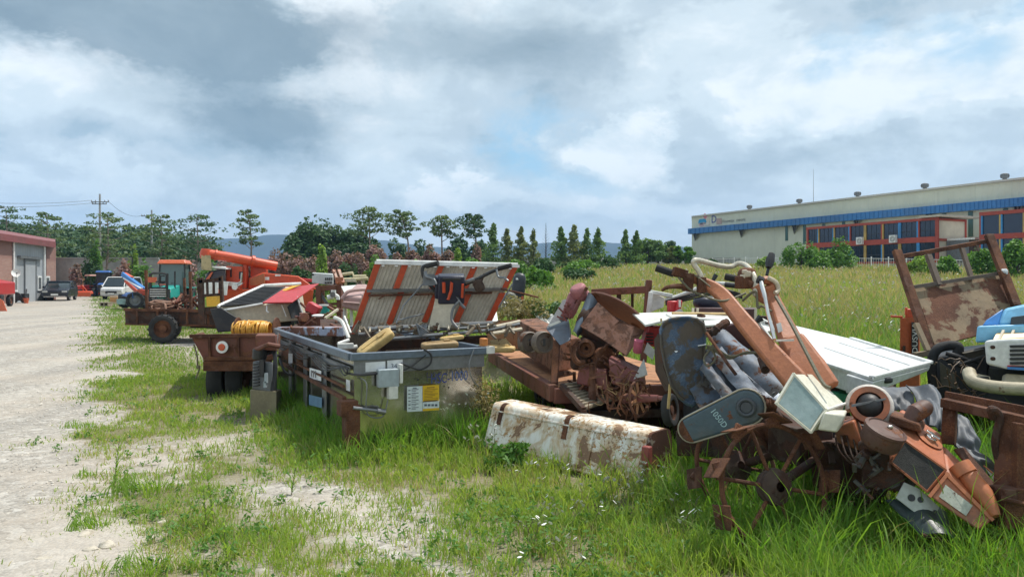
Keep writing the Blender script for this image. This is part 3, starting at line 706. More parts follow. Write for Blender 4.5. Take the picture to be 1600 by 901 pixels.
for i, (px, top, d, wd_, lb) in enumerate([(8, 322, 104, 2.2, 'dark spreading pine at the left edge above the warehouse roof'), (72, 333, 104, 1.9, 'pale umbrella topped pine above the warehouse roof end'),
                                           (166, 334, 92, 2.0, 'tall broad pine just behind the front utility pole'), (250, 337, 100, 1.6, 'thin leaning pine beside the rear utility pole'), (306, 337, 92, 2.2, 'dark layered pine at the end of the wooded hill')]):
    tall_pine(px, top, d, .2, 11, lb, .1, .62, PINEB if i in (1, 2, 3) else PINEL, 20 + i, wd_, base_z=.3)
def dome_tree(name, px, top, d, hw, label, cat, group, mat, n=26, per=90, size=.26, seed=1, low=.25, bark=TRUNKD, flat=.45, base_z=None, lr=.07):
    p = Wp(px, HZ, d); p.z = gz(p) if base_z is None else base_z; H = Wp(px, top, d).z - p.z; W_ = hw / FOC * d; g = random.Random(seed)
    t = thing(name, label, cat, p, group); cl = []
    for k in range(n):
        a = g.random() * 6.28; q = g.random(); e_ = math.asin(g.random()); rr = (.55 + .45 * g.random() ** .5)
        cl.append((p.x + math.cos(a) * math.cos(e_) * W_ * rr * .85, p.y + math.sin(a) * math.cos(e_) * W_ * rr * .85, p.z + H * (low + (1 - low) * math.sin(e_) * rr * .93), W_ * g.uniform(.22, .42), H * (1 - low) * flat * g.uniform(.22, .4)))
    ax = spline([p, p + Vector((g.uniform(-.1, .1) * W_, 0, H * .4)), p + Vector((g.uniform(-.15, .15) * W_, 0, H * .8))], 4)
    finish_tree(t, ax, .03 * H, cl, per, size, mat, bark, seed, .5, lr=lr); return t
dome_tree('dark_pine', 505, 342, 104, 66, 'big rounded dark pine forming the middle of the grove', 'pine tree', 'dark rounded pines', PINEL, 70, 210, .28, 31, .12)
dome_tree('dark_pine', 465, 356, 100, 34, 'dark pine at the left edge of the grove against the mountain', 'pine tree', 'dark rounded pines', PINEL, 36, 200, .27, 32, .1)
dome_tree('dark_pine', 560, 352, 102, 42, 'dark pine at the right shoulder of the grove', 'pine tree', 'dark rounded pines', PINEL, 40, 200, .27, 33, .1)
for i, (px, top, hw, lb) in enumerate([(620, 376, 30, 'low dark pine between the grove and the leaning pine'), (662, 373, 26, 'low dark pine below the two tall pines'), (712, 366, 30, 'dark rounded pine behind the bare trunked pair'), (752, 372, 22, 'dark pine behind the first green conifer')]):
    dome_tree('dark_pine', px, top, 112, hw, lb, 'pine tree', 'dark rounded pines', PINEL, 24, 110, .28, 40 + i, .1)
dome_tree('dark_pine', 990, 382, 118, 26, 'dark rounded pine behind the gap in the conifer row', 'pine tree', 'dark rounded pines', PINEL, 20, 100, .28, 46, .1)
dome_tree('dark_pine', 1052, 375, 125, 22, 'dark pine close to the factory corner', 'pine tree', 'dark rounded pines', PINEL, 20, 100, .28, 47, .1)
def cone_tree(px, top, d, hw, label, mat, seed, dens=1.0, low=.05):
    p = Wp(px, HZ, d); p.z = gz(p); H = Wp(px, top, d).z - p.z; W_ = hw / FOC * d; g = random.Random(seed)
    t = thing('conifer', label, 'conifer', p, 'row of pointed conifers'); cl = []; n = int(38 * dens)
    for k in range(n):
        q = low + (1 - low) * (k / n) ** .95; a = g.random() * 6.28; rr = W_ * 1.7 * (1 - q) ** 1.1 * g.uniform(.3, 1.25) + .06
        cl.append((p.x + math.cos(a) * rr * .6, p.y + math.sin(a) * rr * .6, p.z + H * q, rr * .6 + .12, .30 * g.uniform(.7, 1.4)))
    finish_tree(t, spline([p, p + Vector((0, 0, H * .5)), p + Vector((.05, 0, H * .99))], 4), .09, cl, 40, .17, mat, TRUNKD, seed, .1, lr=.02)
for i, (px, top, hw, mt, de, lb) in enumerate([(771, 350, 20, CONEL, 1.3, 'tallest bright green conifer at the left end of the row'), (792, 358, 17, CONEY, 1.1, 'brownish conifer second in the row'), (814, 356, 16, CONEY, 1.1, 'olive conifer third in the row'),
                                              (834, 359, 14, CONEY, .7, 'thin see-through conifer beside the bare pole tree'), (876, 356, 18, CONEL, 1.2, 'dense conifer right of the bare pole tree'), (897, 353, 18, CONEY, 1.2, 'pale topped conifer in the middle of the row'),
                                              (917, 358, 14, CONEL, .9, 'slim conifer with open lower branches'), (934, 359, 13, CONEL, .9, 'slim dark conifer just before the gap'), (978, 361, 13, CONEL, .8, 'narrow conifer just after the gap'), (994, 364, 15, CONEL, .9, 'bluish conifer before the round trees')]):
    cone_tree(px, top, 86, hw, lb, mt, 60 + i, de)
p = Wp(853, HZ, 86); p.z = gz(p); t = thing('bare_tree', 'bare pole-like dead tree in the gap of the conifer row', 'tree', p)
m = MB(); topb = Wp(853, 348, 86); m.tube([p, topb], [.09, .015], 6)
for k in range(34):
    q = .3 + .65 * k / 34; a = k * 2.2; s = p.lerp(topb, q); m.tube([s, s + Vector((math.cos(a), math.sin(a), .9)) * (1.0 * (1.05 - q))], [.016, .005], 4)
m.build('trunk', TRUNKD, t)
for i, (px, top, hw, mt, lb) in enumerate([(1012, 371, 18, CONEL, 'round green tree left of the pale wall gap'), (1030, 373, 17, CONEL, 'round green tree above the white fence'), (1046, 384, 11, CONEY, 'light green tree beside the factory, left one'), (1058, 383, 11, BUSHG, 'light green tree beside the factory, middle one'), (1075, 385, 12, BUSHG, 'light green tree touching the factory corner')]):
    dome_tree('small_tree', px, top, 92, hw, lb, 'tree', 'small trees by the factory', mt, 18, 80, .2, 80 + i, .3)
def bush(px, top, d, hw, mat, label, seed, group, n=16, per=70, size=.16, bz=None):
    dome_tree('bush', px, top, d, hw, label, 'bush', group, mat, n, per, size, seed, .05, flat=.9, lr=.03, base_z=bz)
PB = [(398, 403, 26), (438, 397, 30), (478, 395, 30), (520, 397, 26), (556, 390, 26), (588, 392, 24), (618, 396, 24), (646, 397, 20), (672, 393, 22), (700, 398, 18)]
PW = ['leftmost purple bush behind the combine', 'purple bush left of the grove trunk', 'broad purple bush below the dark grove', 'purple bush left of the green shrub', 'tall pinkish bush at the grove end', 'brown bush at the foot of the flat topped pine',
      'pinkish brown bush between two tall pines', 'brown bush under the leaning pine', 'pink flowered bush right of the leaning pine', 'brown bush at the foot of the shorter pine']
for i, ((px, top, hw), lb) in enumerate(zip(PB, PW)): bush(px, top, 70 + (i % 3) * 2, hw * 1.1, BUSHP, lb, 100 + i, 'purple brown bushes', 26, 170, .15)
GB = [(503, 391, 68, 11, BUSHY, 'small bright shrub standing out of the purple bushes'), (716, 394, 68, 13, BUSHY, 'vivid yellow green bush under the bare trunked pines'), (745, 391, 72, 12, BUSHP, 'pink flowered bush near the first conifer'),
      (545, 413, 62, 22, BUSHD, 'low dark bush behind the white seedling board'), (590, 408, 64, 26, BUSHG, 'green bush behind the board top edge'), (660, 410, 64, 26, BUSHG, 'second green bush behind the board top edge'), (735, 404, 66, 26, BUSHG, 'green bush at the board top right corner'),
      (800, 408, 62, 30, BUSHG, 'bright leafy bush right of the board'), (850, 402, 66, 26, BUSHD, 'dark green bush under the bare pole tree'), (905, 404, 70, 30, BUSHG, 'wide green bush under the conifers'), (950, 402, 74, 20, BUSHD, 'dark bush at the left end of the white fence'),
      (760, 424, 46, 30, BUSHG, 'low leafy bush nearest the board right edge'), (840, 420, 48, 34, BUSHG, 'low spreading bush in the meadow'), (905, 418, 56, 30, BUSHD, 'dark spreading bush at the meadow edge'), (470, 420, 56, 26, BUSHD, 'low green bush behind the white control box')]
for i, (px, top, d, hw, mt, lb) in enumerate(GB): bush(px, top, d, hw, mt, lb, 130 + i, 'green bushes behind the scrap yard', 20, 80, .15)
LB = [(135, 398, 84, 14, BUSHD, 'round dark bush by the concrete wall, the first past the car'), (118, 418, 80, 14, BUSHP, 'reddish bush behind the parked car'), (150, 387, 86, 12, BUSHG, 'light green treelet in front of the front utility pole'), (160, 415, 80, 20, BUSHD, 'dark bush above the blue tractor'),
      (190, 408, 80, 20, BUSHP, 'dark reddish bush above the white van'), (208, 388, 84, 10, BUSHY, 'light green treelet left of the rear utility pole'), (222, 412, 76, 22, BUSHG, 'green bush behind the loader arm'), (288, 405, 74, 24, BUSHP, 'reddish bush behind the orange tractor roof'),
      (325, 410, 72, 22, BUSHG, 'green bush behind the combine spout'), (358, 404, 74, 22, BUSHP, 'purple bush above the combine auger')]
for i, (px, top, d, hw, mt, lb) in enumerate(LB): bush(px, top, d, hw, mt, lb, 160 + i, 'bushes along the concrete wall', 18, 70, .17)
FBs = [(1251, 377, 74, 34, BUSHG, 'big green bush in front of the container office left end'), (1308, 377, 72, 30, BUSHG, 'big green bush below the office air conditioner'), (1282, 398, 70, 18, BUSHG, 'small bush between the two big office bushes'), (1196, 402, 74, 16, BUSHY, 'yellow green bush beside the black lever knob'),
       (1112, 406, 84, 10, BUSHD, 'small dull bush in front of the factory corner'), (1438, 402, 60, 20, BUSHY, 'yellow green bush seen through the rusty tailgate frame'), (1535, 388, 58, 24, BUSHG, 'green bush right of the rusty tailgate post'), (1590, 378, 56, 30, BUSHG, 'large green bush at the right edge of the photo'), (1480, 404, 60, 20, BUSHG, 'green bush behind the tailgate rail')]
for i, (px, top, d, hw, mt, lb) in enumerate(FBs): bush(px, top, d, hw, mt, lb, 180 + i, 'bushes in front of the factory', 26, 100, .14)
# forest on the rise: reads as one mass
cl = []; g = random.Random(5)
for k in range(500):
    px = g.uniform(-120, 345); d = g.uniform(108, 148); hl = np.interp(d, [104, 150], [0.2, 1]) ; tp = np.interp(px, [-120, 0, 60, 120, 210, 260, 320, 350], [340, 338, 348, 347, 350, 355, 368, 392]); bot = 405
    py = tp + (bot - tp) * (1 - hl) + g.uniform(0, 14); c = Wp(px, py, d); rr = g.uniform(1.3, 2.6); cl.append((c.x, c.y, c.z - rr * .4, rr, rr * .7))
V, F4, T = leafcloud(cl, 110, .38, .5, 8); o = np_mesh('forest', V, F4, None, foliage('mixed forest', (.04, .08, .025), (.016, .04, .017), .15), T); o['kind'] = 'stuff'
# ------------------------------------------------------------------ buildings
class Wall:
    def __init__(s, P1, P2):
        s.p = Vector(P1); s.d = (Vector(P2) - s.p); s.u = s.d.normalized(); n = Vector((-s.u.y, s.u.x)); s.n = n if n.dot(-s.p) > 0 else -n
    def at(s, px, off=0.0):
        k = (px - 800) / FOC; p = s.p + s.n * off; t = (k * p.y - p.x) / (s.d.x - k * s.d.y); return p + s.d * t
    def z(s, px, py, off=0.0): return CAMZ - (py - HZ) / FOC * s.at(px, off).y
    def v(s, px, z, off=0.0): q = s.at(px, off); return Vector((q.x, q.y, z))
    def slab(s, m, px0, px1, z0, z1, o0, o1):
        a, b = s.at(px0, (o0 + o1) / 2), s.at(px1, (o0 + o1) / 2); h = s.n * ((o1 - o0) / 2)
        q = [a - h, b - h, b + h, a + h]
        return m.hexa([Vector((c.x, c.y, z0)) for c in q], [Vector((c.x, c.y, z1)) for c in q])
def panel_mat(name, col, per, var=.06, rough=.55, ax=2, bumps=.35):
    """ribbed sheet cladding; ribs run along the object's vertical (ax=2) or horizontal direction"""
    m, t_, bs = base_mat(name); co = N(t_, 'ShaderNodeTexCoord').outputs['Object']; s_ = N(t_, 'ShaderNodeSeparateXYZ', {0: co})
    q = M(t_, 'ADD', s_.outputs[0], s_.outputs[1]) if ax == 2 else s_.outputs[2]
    wv = M(t_, 'SINE', M(t_, 'MULTIPLY', q, 6.283 / per)); a = NOISE(t_, co, .5, 6, .6)
    st = NOISE(t_, N(t_, 'ShaderNodeMapping', {'Vector': co, 'Scale': (2, 2, .12)}).outputs[0], 1.2, 5, .6)
    c = MIX(t_, SM(t_, a, .3, .7), tuple(x * (1 - var) for x in col), tuple(x * (1 + var) for x in col)); c = MIX(t_, M(t_, 'MULTIPLY', SM(t_, st, .52, .75), .25), c, tuple(x * .6 for x in col))
    t_.links.new(c, bs.inputs['Base Color']); bs.inputs['Roughness'].default_value = rough
    t_.links.new(N(t_, 'ShaderNodeBump', {'Height': SM(t_, wv, -.4, .6), 'Strength': bumps, 'Distance': per * .12}).outputs[0], bs.inputs['Normal'])
    return m
def brick_mat():
    m, t_, bs = base_mat('brick pattern cladding'); co = N(t_, 'ShaderNodeTexCoord').outputs['Object']; s_ = N(t_, 'ShaderNodeSeparateXYZ', {0: co})
    v = N(t_, 'ShaderNodeCombineXYZ', {0: M(t_, 'ADD', s_.outputs[0], s_.outputs[1]), 1: s_.outputs[2]}).outputs[0]
    b = N(t_, 'ShaderNodeTexBrick', {'Vector': v, 'Color1': (.30, .15, .12, 1), 'Color2': (.36, .20, .16, 1), 'Mortar': (.33, .25, .21, 1), 'Scale': 1.0, 'Mortar Size': .012, 'Brick Width': .3, 'Row Height': .1})
    band = SM(t_, M(t_, 'SINE', M(t_, 'MULTIPLY', s_.outputs[2], 2.0)), -.3, .3)
    t_.links.new(MIX(t_, M(t_, 'MULTIPLY', band, .55), b.outputs['Color'], (.20, .095, .08)), bs.inputs['Base Color']); bs.inputs['Roughness'].default_value = .8
    return m
WH = Wall((-34.7, 52), (-38.1, 64)); BRICK = brick_mat(); GREYPANEL = panel_mat('grey cladding', (.33, .35, .37), .35)
t = thing('warehouse', 'grey and brick patterned warehouse with red roof edge at the left', 'warehouse', WH.v(40, 0))
bk = lambda px, o: WH.at(px, o)
m = MB(); WH.slab(m, -60, 19, 0, 4.42, -.2, 0); WH.slab(m, 70.5, 85, 0, 4.42, -.2, 0); m.build('brick_wall', BRICK, t)
m = MB(); WH.slab(m, 19.2, 70.3, 0, 4.42, -.2, -.03); m.build('grey_wall', GREYPANEL, t)
m = MB(); a = WH.at(85.2, 0); b = WH.at(85.2, -14); m.hexa([Vector((a.x, a.y, 0)), Vector((b.x, b.y, 0)), Vector((b.x, b.y + .2, 0)), Vector((a.x, a.y + .2, 0))], [Vector((a.x, a.y, 4.4)), Vector((b.x, b.y, 5.9)), Vector((b.x, b.y + .2, 5.9)), Vector((a.x, a.y + .2, 4.4))]); m.build('end_wall', BRICK, t)
m = MB(); q = [WH.at(-60, .35), WH.at(86.5, .35), WH.at(86.5, -7), WH.at(-60, -7)]; zs = [4.45, 4.45, 6.1, 6.1]
m.hexa([Vector((c.x, c.y, z)) for c, z in zip(q, zs)], [Vector((c.x, c.y, z + .16)) for c, z in zip(q, zs)])
ROOFR = paint('dark red roof sheet', (.22, .06, .06), rust=.05, scale=.6, rough=.55, dirt=.3)
r_ = m.build('roof', ROOFR, t); m = MB(); WH.slab(m, -60, 86.5, 4.28, 4.74, .352, .42); m.build('fascia', ROOFR, r_)
for px in (21.5, 69.5): m = MB(); p = WH.v(px, 0, .08); m.tube([p, p + Vector((0, 0, 4.3))], .075, 10); m.build('downpipe', WHITEG, t)
m = MB(); WH.slab(m, 39.5, 55.5, 0, 3.05, -.02, .02); dr = m.build('sliding_door', panel_mat('grey door sheet', (.36, .38, .40), .25), t)
m = MB(); WH.slab(m, 38.3, 39.4, 0, 3.05, -.02, .06); WH.slab(m, 55.6, 56.7, 0, 3.05, -.02, .06); WH.slab(m, 38.3, 56.7, 3.052, 3.2, -.02, .06); m.build('door_frame', GREYP, dr)
m = MB(); WH.slab(m, 30, 66, 3.22, 3.4, .02, .22); m.build('door_rail', STEELD, t)
for px0, px1 in ((59, 65), (71.5, 77.5), (22.8, 27.2)):
    m = MB(); WH.slab(m, px0, px1, .8, 1.95, -.02, .05); f = m.build('window', WHITEG, t)
    m = MB(); w_ = (px1 - px0) * .16; mid = (px0 + px1) / 2; WH.slab(m, px0 + w_, mid - .25, .93, 1.82, .0, .055); WH.slab(m, mid + .25, px1 - w_, .93, 1.82, .0, .055); m.build('pane', DGLASS, f)
p = WH.v(24.5, 2.1, .55); t = thing('satellite_dish', 'white satellite dish on a bracket beside the warehouse downpipe', 'satellite dish', p)
ax = Vector((.62, -.72, .3)); m = MB(); m.lathe([(r_ * .56, h_ * .56) for r_, h_ in [(0, 0), (.25, .03), (.42, .1), (.48, .16), (.5, .165), (.43, .09), (.25, .015), (0, -.02)]], p, ax, 24); m.build('dish', WHITEG, t)
m = MB(); m.tube([p - ax * .02, WH.v(24.5, 1.9, .3), WH.v(24.5, 1.9, -.02)], .03, 8); m.tube([p + Vector((0, 0, -.45)), p + ax * .45 + Vector((0, 0, -.15))], .012, 6); m.box(p + ax * .46 + Vector((0, 0, -.14)), (.08, .08, .08)); m.build('bracket', GREYP, t)
# concrete wall along the road behind
CW = Wall((-70, 97), (-20, 97)); m = MB(); CONC = plain('old concrete', (.34, .34, .33), .9, var=.18, scale=.8)
m.box((-62, 98, 2.1), (34, .4, 4.5)); m.box((-27.5, 98.3, 2.0), (35, .4, 3.35)); m.box((-27.5, 98.25, 3.75), (35, .55, .15)); m.box((-62, 97.95, 4.42), (34, .55, .15)); tag(m.build('concrete_wall', CONC, base=(-45, 98, 0)), 'long grey concrete wall behind the bushes below the wooded hill', 'wall')
m = MB(); m.box((20, 118, 3.2), (70, .4, 3.4)); m.box((20, 117.95, 4.95), (70, .55, .12)); tag(m.build('concrete_wall', CONC, base=(20, 118, 0)), 'low pale concrete wall behind the small trees left of the factory', 'wall')
# utility poles and wires
def pole(px, top, d, arms, label):
    p = Wp(px, HZ, d); p.z = 0; H = Wp(px, top, d).z; t = thing('utility_pole', label, 'utility pole', p, 'concrete utility poles'); m = MB(); m.tube([p, p + Vector((0, 0, H))], [.2, .11], 10); m.build('shaft', CONC, t)
    for (dz, hw, sh) in arms:
        c = p + Vector((sh, -.12, H - dz)); m = MB(); m.box(c, (hw * 2, .09, .1)); ca = m.build('crossarm', GREYP, t); m = MB()
        for k in (-1, -.55, .55, 1): m.lathe([(.0, 0), (.05, .01), (.075, .06), (.04, .1), (.075, .14), (.03, .2), (0, .2)], c + Vector((hw * k * .95, 0, .05)), (0, 0, 1), 8)
        m.build('insulators', CONC, ca)
    return p + Vector((0, -.12, H))
p1 = pole(156, 303, 95, [(1.0, 1.1, .1), (1.25, .9, .0)], 'front utility pole with two crossarms against the wooded hill')
p2 = pole(237, 328, 112, [(.9, .9, -.55)], 'rear utility pole with one short offset crossarm')
def wire(a, b, sag, label, r=.02):
    pts = [lerp(Vector(a), Vector(b), k / 16) - Vector((0, 0, sag * 4 * (k / 16) * (1 - k / 16))) for k in range(17)]; m = MB(); m.tube(pts, r, 5); tag(m.build('power_cable', CABLE, base=pts[0]), label, 'cable', 'power cables')
wire(p1 + Vector((-.9, 0, -.8)), (-62, 70, 10.2), .9, 'upper power cable leaving the front pole towards the left edge'); wire(p1 + Vector((-.6, 0, -1.1)), (-62, 70, 9.7), .9, 'lower power cable leaving the front pole towards the left edge')
wire(p1 + Vector((1.0, 0, -.8)), p2 + Vector((-1.2, 0, -.8)), .8, 'power cable strung between the front and the rear pole')
# factory
FAC = panel_mat('pale green cream cladding', (.58, .60, .49), .6, .05, bumps=.3); FACB = paint('blue gutter paint', (.035, .17, .42), rust=.02, scale=.5, rough=.45, dirt=.2)
FW = Wall((30.2, 128), (53, 80)); zb = 2.2
t = thing('factory', 'long pale green factory hall with a blue gutter band at the right', 'factory', FW.v(1300, zb))
def hall(m, p0, p1, z0, z1, back, ft=0): q = [FW.at(p0, ft), FW.at(p1, ft), FW.at(p1, back), FW.at(p0 + 1.5, back)]; return m.hexa([Vector((c.x, c.y, z0)) for c in q], [Vector((c.x, c.y, z1)) for c in q])
m = hall(MB(), 1081, 1900, zb - 1, 12.05, -30); m.build('hall', FAC, t)
m = hall(MB(), 1080.5, 1900, 12.06, 12.28, -30.3, .25); m.build('roof', plain('pale roof edge', (.5, .5, .46), .6), t)
m = MB(); FW.slab(m, 1078, 1900, 9.25, 10.15, .02, .85); m.build('gutter_band', FACB, t)
m = MB()
for px in np.linspace(1079, 1890, 120): FW.slab(m, px - .25, px + .25, 9.28, 10.12, .86, .90)
m.build('gutter_ribs', FACB, t)
for px in (1086, 1158, 1241, 1338, 1452, 1590):
    m = MB(); s_ = FW.u * .16; a = FW.v(px, 9.23, .02); b = FW.v(px, 9.23, .8); c = FW.v(px, 8.1, .02); e_ = Vector((s_.x, s_.y, 0)); a2 = FW.v(px, 8.93, .03)
    for q in (-1.4, 0, 1.4): m.hexa([a + e_ * q - e_ * .3, b + e_ * q * 2 - e_ * .3, c - e_ * .3], [a + e_ * q + e_ * .3, b + e_ * q * 2 + e_ * .3, c + e_ * .3])
    m.build('bracket', GREYP, t)
GRW = glass('green strip glass', (.02, .085, .06), .15)
for px, w_, pz in ((1229, 2, 376), (1257, 2, 381), (1287, 2.2, 359), (1318, 2.3, 357), (1475, 3.4, 343), (1516.5, 3.6, 370), (1571, 3.8, 340)):
    m = MB(); FW.slab(m, px - w_, px + w_, FW.z(px, pz) if pz > 365 else 6.2, 9.2, .003, .06); m.build('strip_window', GRW, t)
for px in (1171, 1249, 1340, 1445, 1570, 1735):
    c = FW.v(px, 12.28, -1.6); m = MB(); m.lathe([(.22, 0), (.22, .3), (.34, .36), (.42, .6), (.36, .8), (.2, .88), (0, .9)], c, (0, 0, 1), 14); v_ = m.build('roof_vent', GREYP, t)
    m = MB()
    for k in range(12): a = k * math.pi / 6; d_ = Vector((math.cos(a), math.sin(a), 0)); m.tube([c + d_ * .36 + Vector((0, 0, .36)), c + d_ * .44 + Vector((0, 0, .6)), c + d_ * .37 + Vector((0, 0, .8))], .02, 4)
    m.build('vent_fins', STEELD, v_)
m = MB(); c = FW.v(1271, 12.28, -.8); m.tube([c, c + Vector((0, 0, 4.6))], [.035, .015], 6); m.build('antenna', GREYP, t)
# sign on the hall: pill emblem, letter, small words
ux = Vector((FW.u.x, FW.u.y, 0)); uz = Vector((0, 0, 1)); n3 = Vector((FW.n.x, FW.n.y, 0))
def pill(px, py, L, h, ang, c1, c2, name):
    z = FW.z(px, py); o = FW.v(px, z, .02); a = ux * math.cos(ang) + uz * math.sin(ang); b = -ux * math.sin(ang) + uz * math.cos(ang); out = None
    for sgn, mt in ((-1, c1), (1, c2)):
        pts = [o, o + b * h / 2 * sgn * 1] if False else []
        base_ = [o + b * h / 2, o - b * h / 2] if sgn > 0 else [o - b * h / 2, o + b * h / 2]
        e_ = o + a * sgn * (L / 2 - h / 2); arc = [e_ + (a * sgn * math.cos(th) + b * math.sin(th) * -sgn * (1 if sgn > 0 else 1)) * h / 2 for th in np.linspace(-math.pi / 2, math.pi / 2, 9)]
        if sgn > 0: arc = arc if (arc[0] - base_[0]).length > (arc[-1] - base_[0]).length else arc[::-1]
        pts = base_ + sorted(arc, key=lambda p: (p - e_).dot(b) * (1 if (base_[1] - o).dot(b) > 0 else -1), reverse=True)
        m = MB(); m.hexa(pts, [p + n3 * .03 for p in pts]); m.build(name, mt, t)
pill(1097.5, 346.5, 2.0, .95, 0, plain('sign blue', (.03, .30, .55)), plain('sign blue', (0, 0, 0)), 'sign_pill')
pill(1104, 340.5, 1.9, .75, -.75, plain('sign pink', (.62, .22, .28)), plain('sign pale', (.62, .58, .5)), 'sign_pill')
pill(1100.5, 350.3, 2.7, .6, .03, plain('sign pale pink', (.55, .42, .42)), plain('sign pale', (0, 0, 0)), 'sign_pill')
text_part('D', 'sign_letter', plain('sign dark blue', (.03, .06, .32)), t, FW.v(1112, FW.z(1115, 348), .05), ux, uz, 1.15, 1.1)
m = MB(); FW.slab(m, 1119.5, 1127.5, FW.z(1123, 350.5), FW.z(1123, 341), .02, .04); m.build('sign_panel', plain('sign dusty rose', (.45, .33, .30)), t)
text_part('Hoowax  zwoni', 'sign_lettering', plain('sign grey', (.16, .16, .16)), t, FW.v(1128, FW.z(1142, 347), .05), ux, uz, .5, 5.2)
# container office block in front of the hall
REDS = paint('brick red steel', (.42, .065, .04), rust=.02, scale=.5, rough=.5, dirt=.2); DK = glass('dark office glass', (.012, .02, .045), .1)
CB = paint('cyan blue column', (.05, .28, .62), rust=.0, scale=.5); CY = paint('ochre yellow column', (.58, .38, .10), rust=.0, scale=.5)
OW = Wall((22.9, 124.4), (46.6, 74.5)); ztop = OW.z(1362, 349); zmid = OW.z(1362, 380); zlo = zmid - (ztop - zmid); OD = -5
t = thing('container_office', 'two storey red framed container office with blue and yellow posts before the factory', 'office', OW.v(1362, zlo))
def block(m, p0, p1, z0, z1, f, bk): q = [OW.at(p0, f), OW.at(p1, f)]; nn_ = OW.n * (bk - f); q += [q[1] + nn_, q[0] + nn_]; return m.hexa([Vector((c.x, c.y, z0)) for c in q], [Vector((c.x, c.y, z1)) for c in q])
m = block(MB(), 1261, 1466, zlo, ztop, -.12, -4.4); m.build('body', plain('cream end wall', (.62, .58, .47), .6, scale=.6), t)
m = MB()
for z0, z1 in ((ztop - .16, ztop + .12), (zmid - .2, zmid + .38), (zlo - .1, zlo + .15)): OW.slab(m, 1260.5, 1466.4, z0, z1, -.11, .12)
m.build('floor_beams', REDS, t)
cols = [(1262, REDS), (1279, CB), (1303, CB), (1328, CB), (1352, CY), (1379, REDS), (1406, CB), (1435, CB), (1464, REDS)]; col2 = [REDS, CY, CB, CB, CY, CB, CY, CB, REDS]
for i, (px, mt) in enumerate(cols):
    w_ = 1.2 + .9 * (px - 1262) / 200
    for row, (z0, z1) in enumerate(((zmid + .39, ztop - .17), (zlo + .16, zmid - .21))):
        m = MB(); OW.slab(m, px - w_, px + w_ * .1, z0, z1, -.1, .1); m.build('post', mt if row == 0 else col2[i], t)
        m = MB(); OW.slab(m, px + w_ * .15, px + w_ * 1.2, z0, z1, -.1, .1); m.build('post', [REDS, CY, CY, REDS, CY, CY, CB, REDS, REDS][i] if i in (2, 4, 5) or row == 0 else col2[i], t)
for i in range(8):
    for row, (z0, z1) in enumerate(((zmid + .39, ztop - .17), (zlo + .16, zmid - .21))):
        m = MB(); OW.slab(m, cols[i][0] + 2.2, cols[i + 1][0] - 2.2, z0, z1, -.1, -.03); f = m.build('window', DK, t)
        m = MB(); x0, x1 = cols[i][0] + 2.2, cols[i + 1][0] - 2.2
        for q in (.33, .66): xx = x0 + (x1 - x0) * q; OW.slab(m, xx - .25, xx + .25, z0, z1, -.03, .0)
        OW.slab(m, x0, x1, z0 + (z1 - z0) * .38, z0 + (z1 - z0) * .42, -.029, .001); m.build('mullions', plain('dark frame', (.03, .035, .05)), f)
def acbox(px, py, wpx, lab):
    z = OW.z(px, py); t2 = thing('air_conditioner', lab, 'air conditioner', OW.v(px, z - .4, .35), 'outdoor air conditioners'); m = MB(); OW.slab(m, px - wpx, px + wpx, z - .42, z + .42, .12, .5); m.build('case', WHITEG, t2, bev=.02)
    m = MB(); c = OW.v(px - wpx * .25, z, .51); m.ring(c, n3, .28, .02, 20, 6); [m.ring(c, n3, r_, .008, 16, 4) for r_ in (.1, .16, .22)]; m.build('fan_grille', GREYP, t2)
acbox(1343.5, 376.5, 4.4, 'white air conditioner on the office front, the left one'); acbox(1395.5, 373.5, 4.9, 'white air conditioner on the office front, the right one')
m = block(MB(), 1436, 1470, ztop + .14, ztop + .34, .5, -6); m.build('roof', plain('pale roof slab', (.55, .5, .42)), t)
e0 = OW.at(1466, -.12); e1 = e0 - OW.n * 4.28; eu = OW.u * .06; V3 = lambda p, z: Vector((p.x, p.y, z)); m = MB()
for z in (ztop - .1, zmid + .05): m.beam(V3(e0 + eu, z), V3(e1 + eu, z), .12, .22)
m.beam(V3(e1 + eu, zlo), V3(e1 + eu, ztop), .14, .18); m.build('end_frame', REDS, t); m = MB(); a, b = V3(e0 - OW.n * 1.2 + OW.u * .1, zmid - .05), V3(e1 - OW.n * 2.5 + OW.u * .1, zmid - .05); w3 = V3(OW.u * 3, 0); m.hexa([a, b, b + w3, a + w3], [p + Vector((0, 0, .2)) for p in (a, b, b + w3, a + w3)]); m.build('canopy', WHITEG, t); m = MB(); a.z = b.z = zlo; m.hexa([a, b, b + w3 * .8, a + w3 * .8], [V3(p, zmid - .06) for p in (a, b, b + w3 * .8, a + w3 * .8)]); m.build('porch_wall', GREYP, t)
t = thing('container_office', 'second red framed container office with dark windows at the right edge', 'office', OW.v(1570, zlo))
m = block(MB(), 1532, 1760, zlo, ztop + .1, -.12, -4.4); m.build('body', REDS, t); m = MB()
for z0, z1 in ((ztop - .1, ztop + .25), (zmid - .2, zmid + .3)): OW.slab(m, 1531, 1760, z0, z1, -.11, .12)
m.build('floor_beams', REDS, t)
for i, px in enumerate((1532, 1563, 1600, 1642)):
    nxt = (1563, 1600, 1642, 1690)[i]
    for z0, z1 in ((zmid + .31, ztop - .11), (zlo + .1, zmid - .21)):
        for k, mt in enumerate((REDS if i == 0 else CY, CB)): m = MB(); OW.slab(m, px + k * 2.6 - 1, px + k * 2.6 + 1.4, z0, z1, -.1, .1); m.build('post', mt, t)
        m = MB(); OW.slab(m, px + 4.4, nxt - 1.4, z0, z1, -.1, -.03); m.build('window', DK, t)
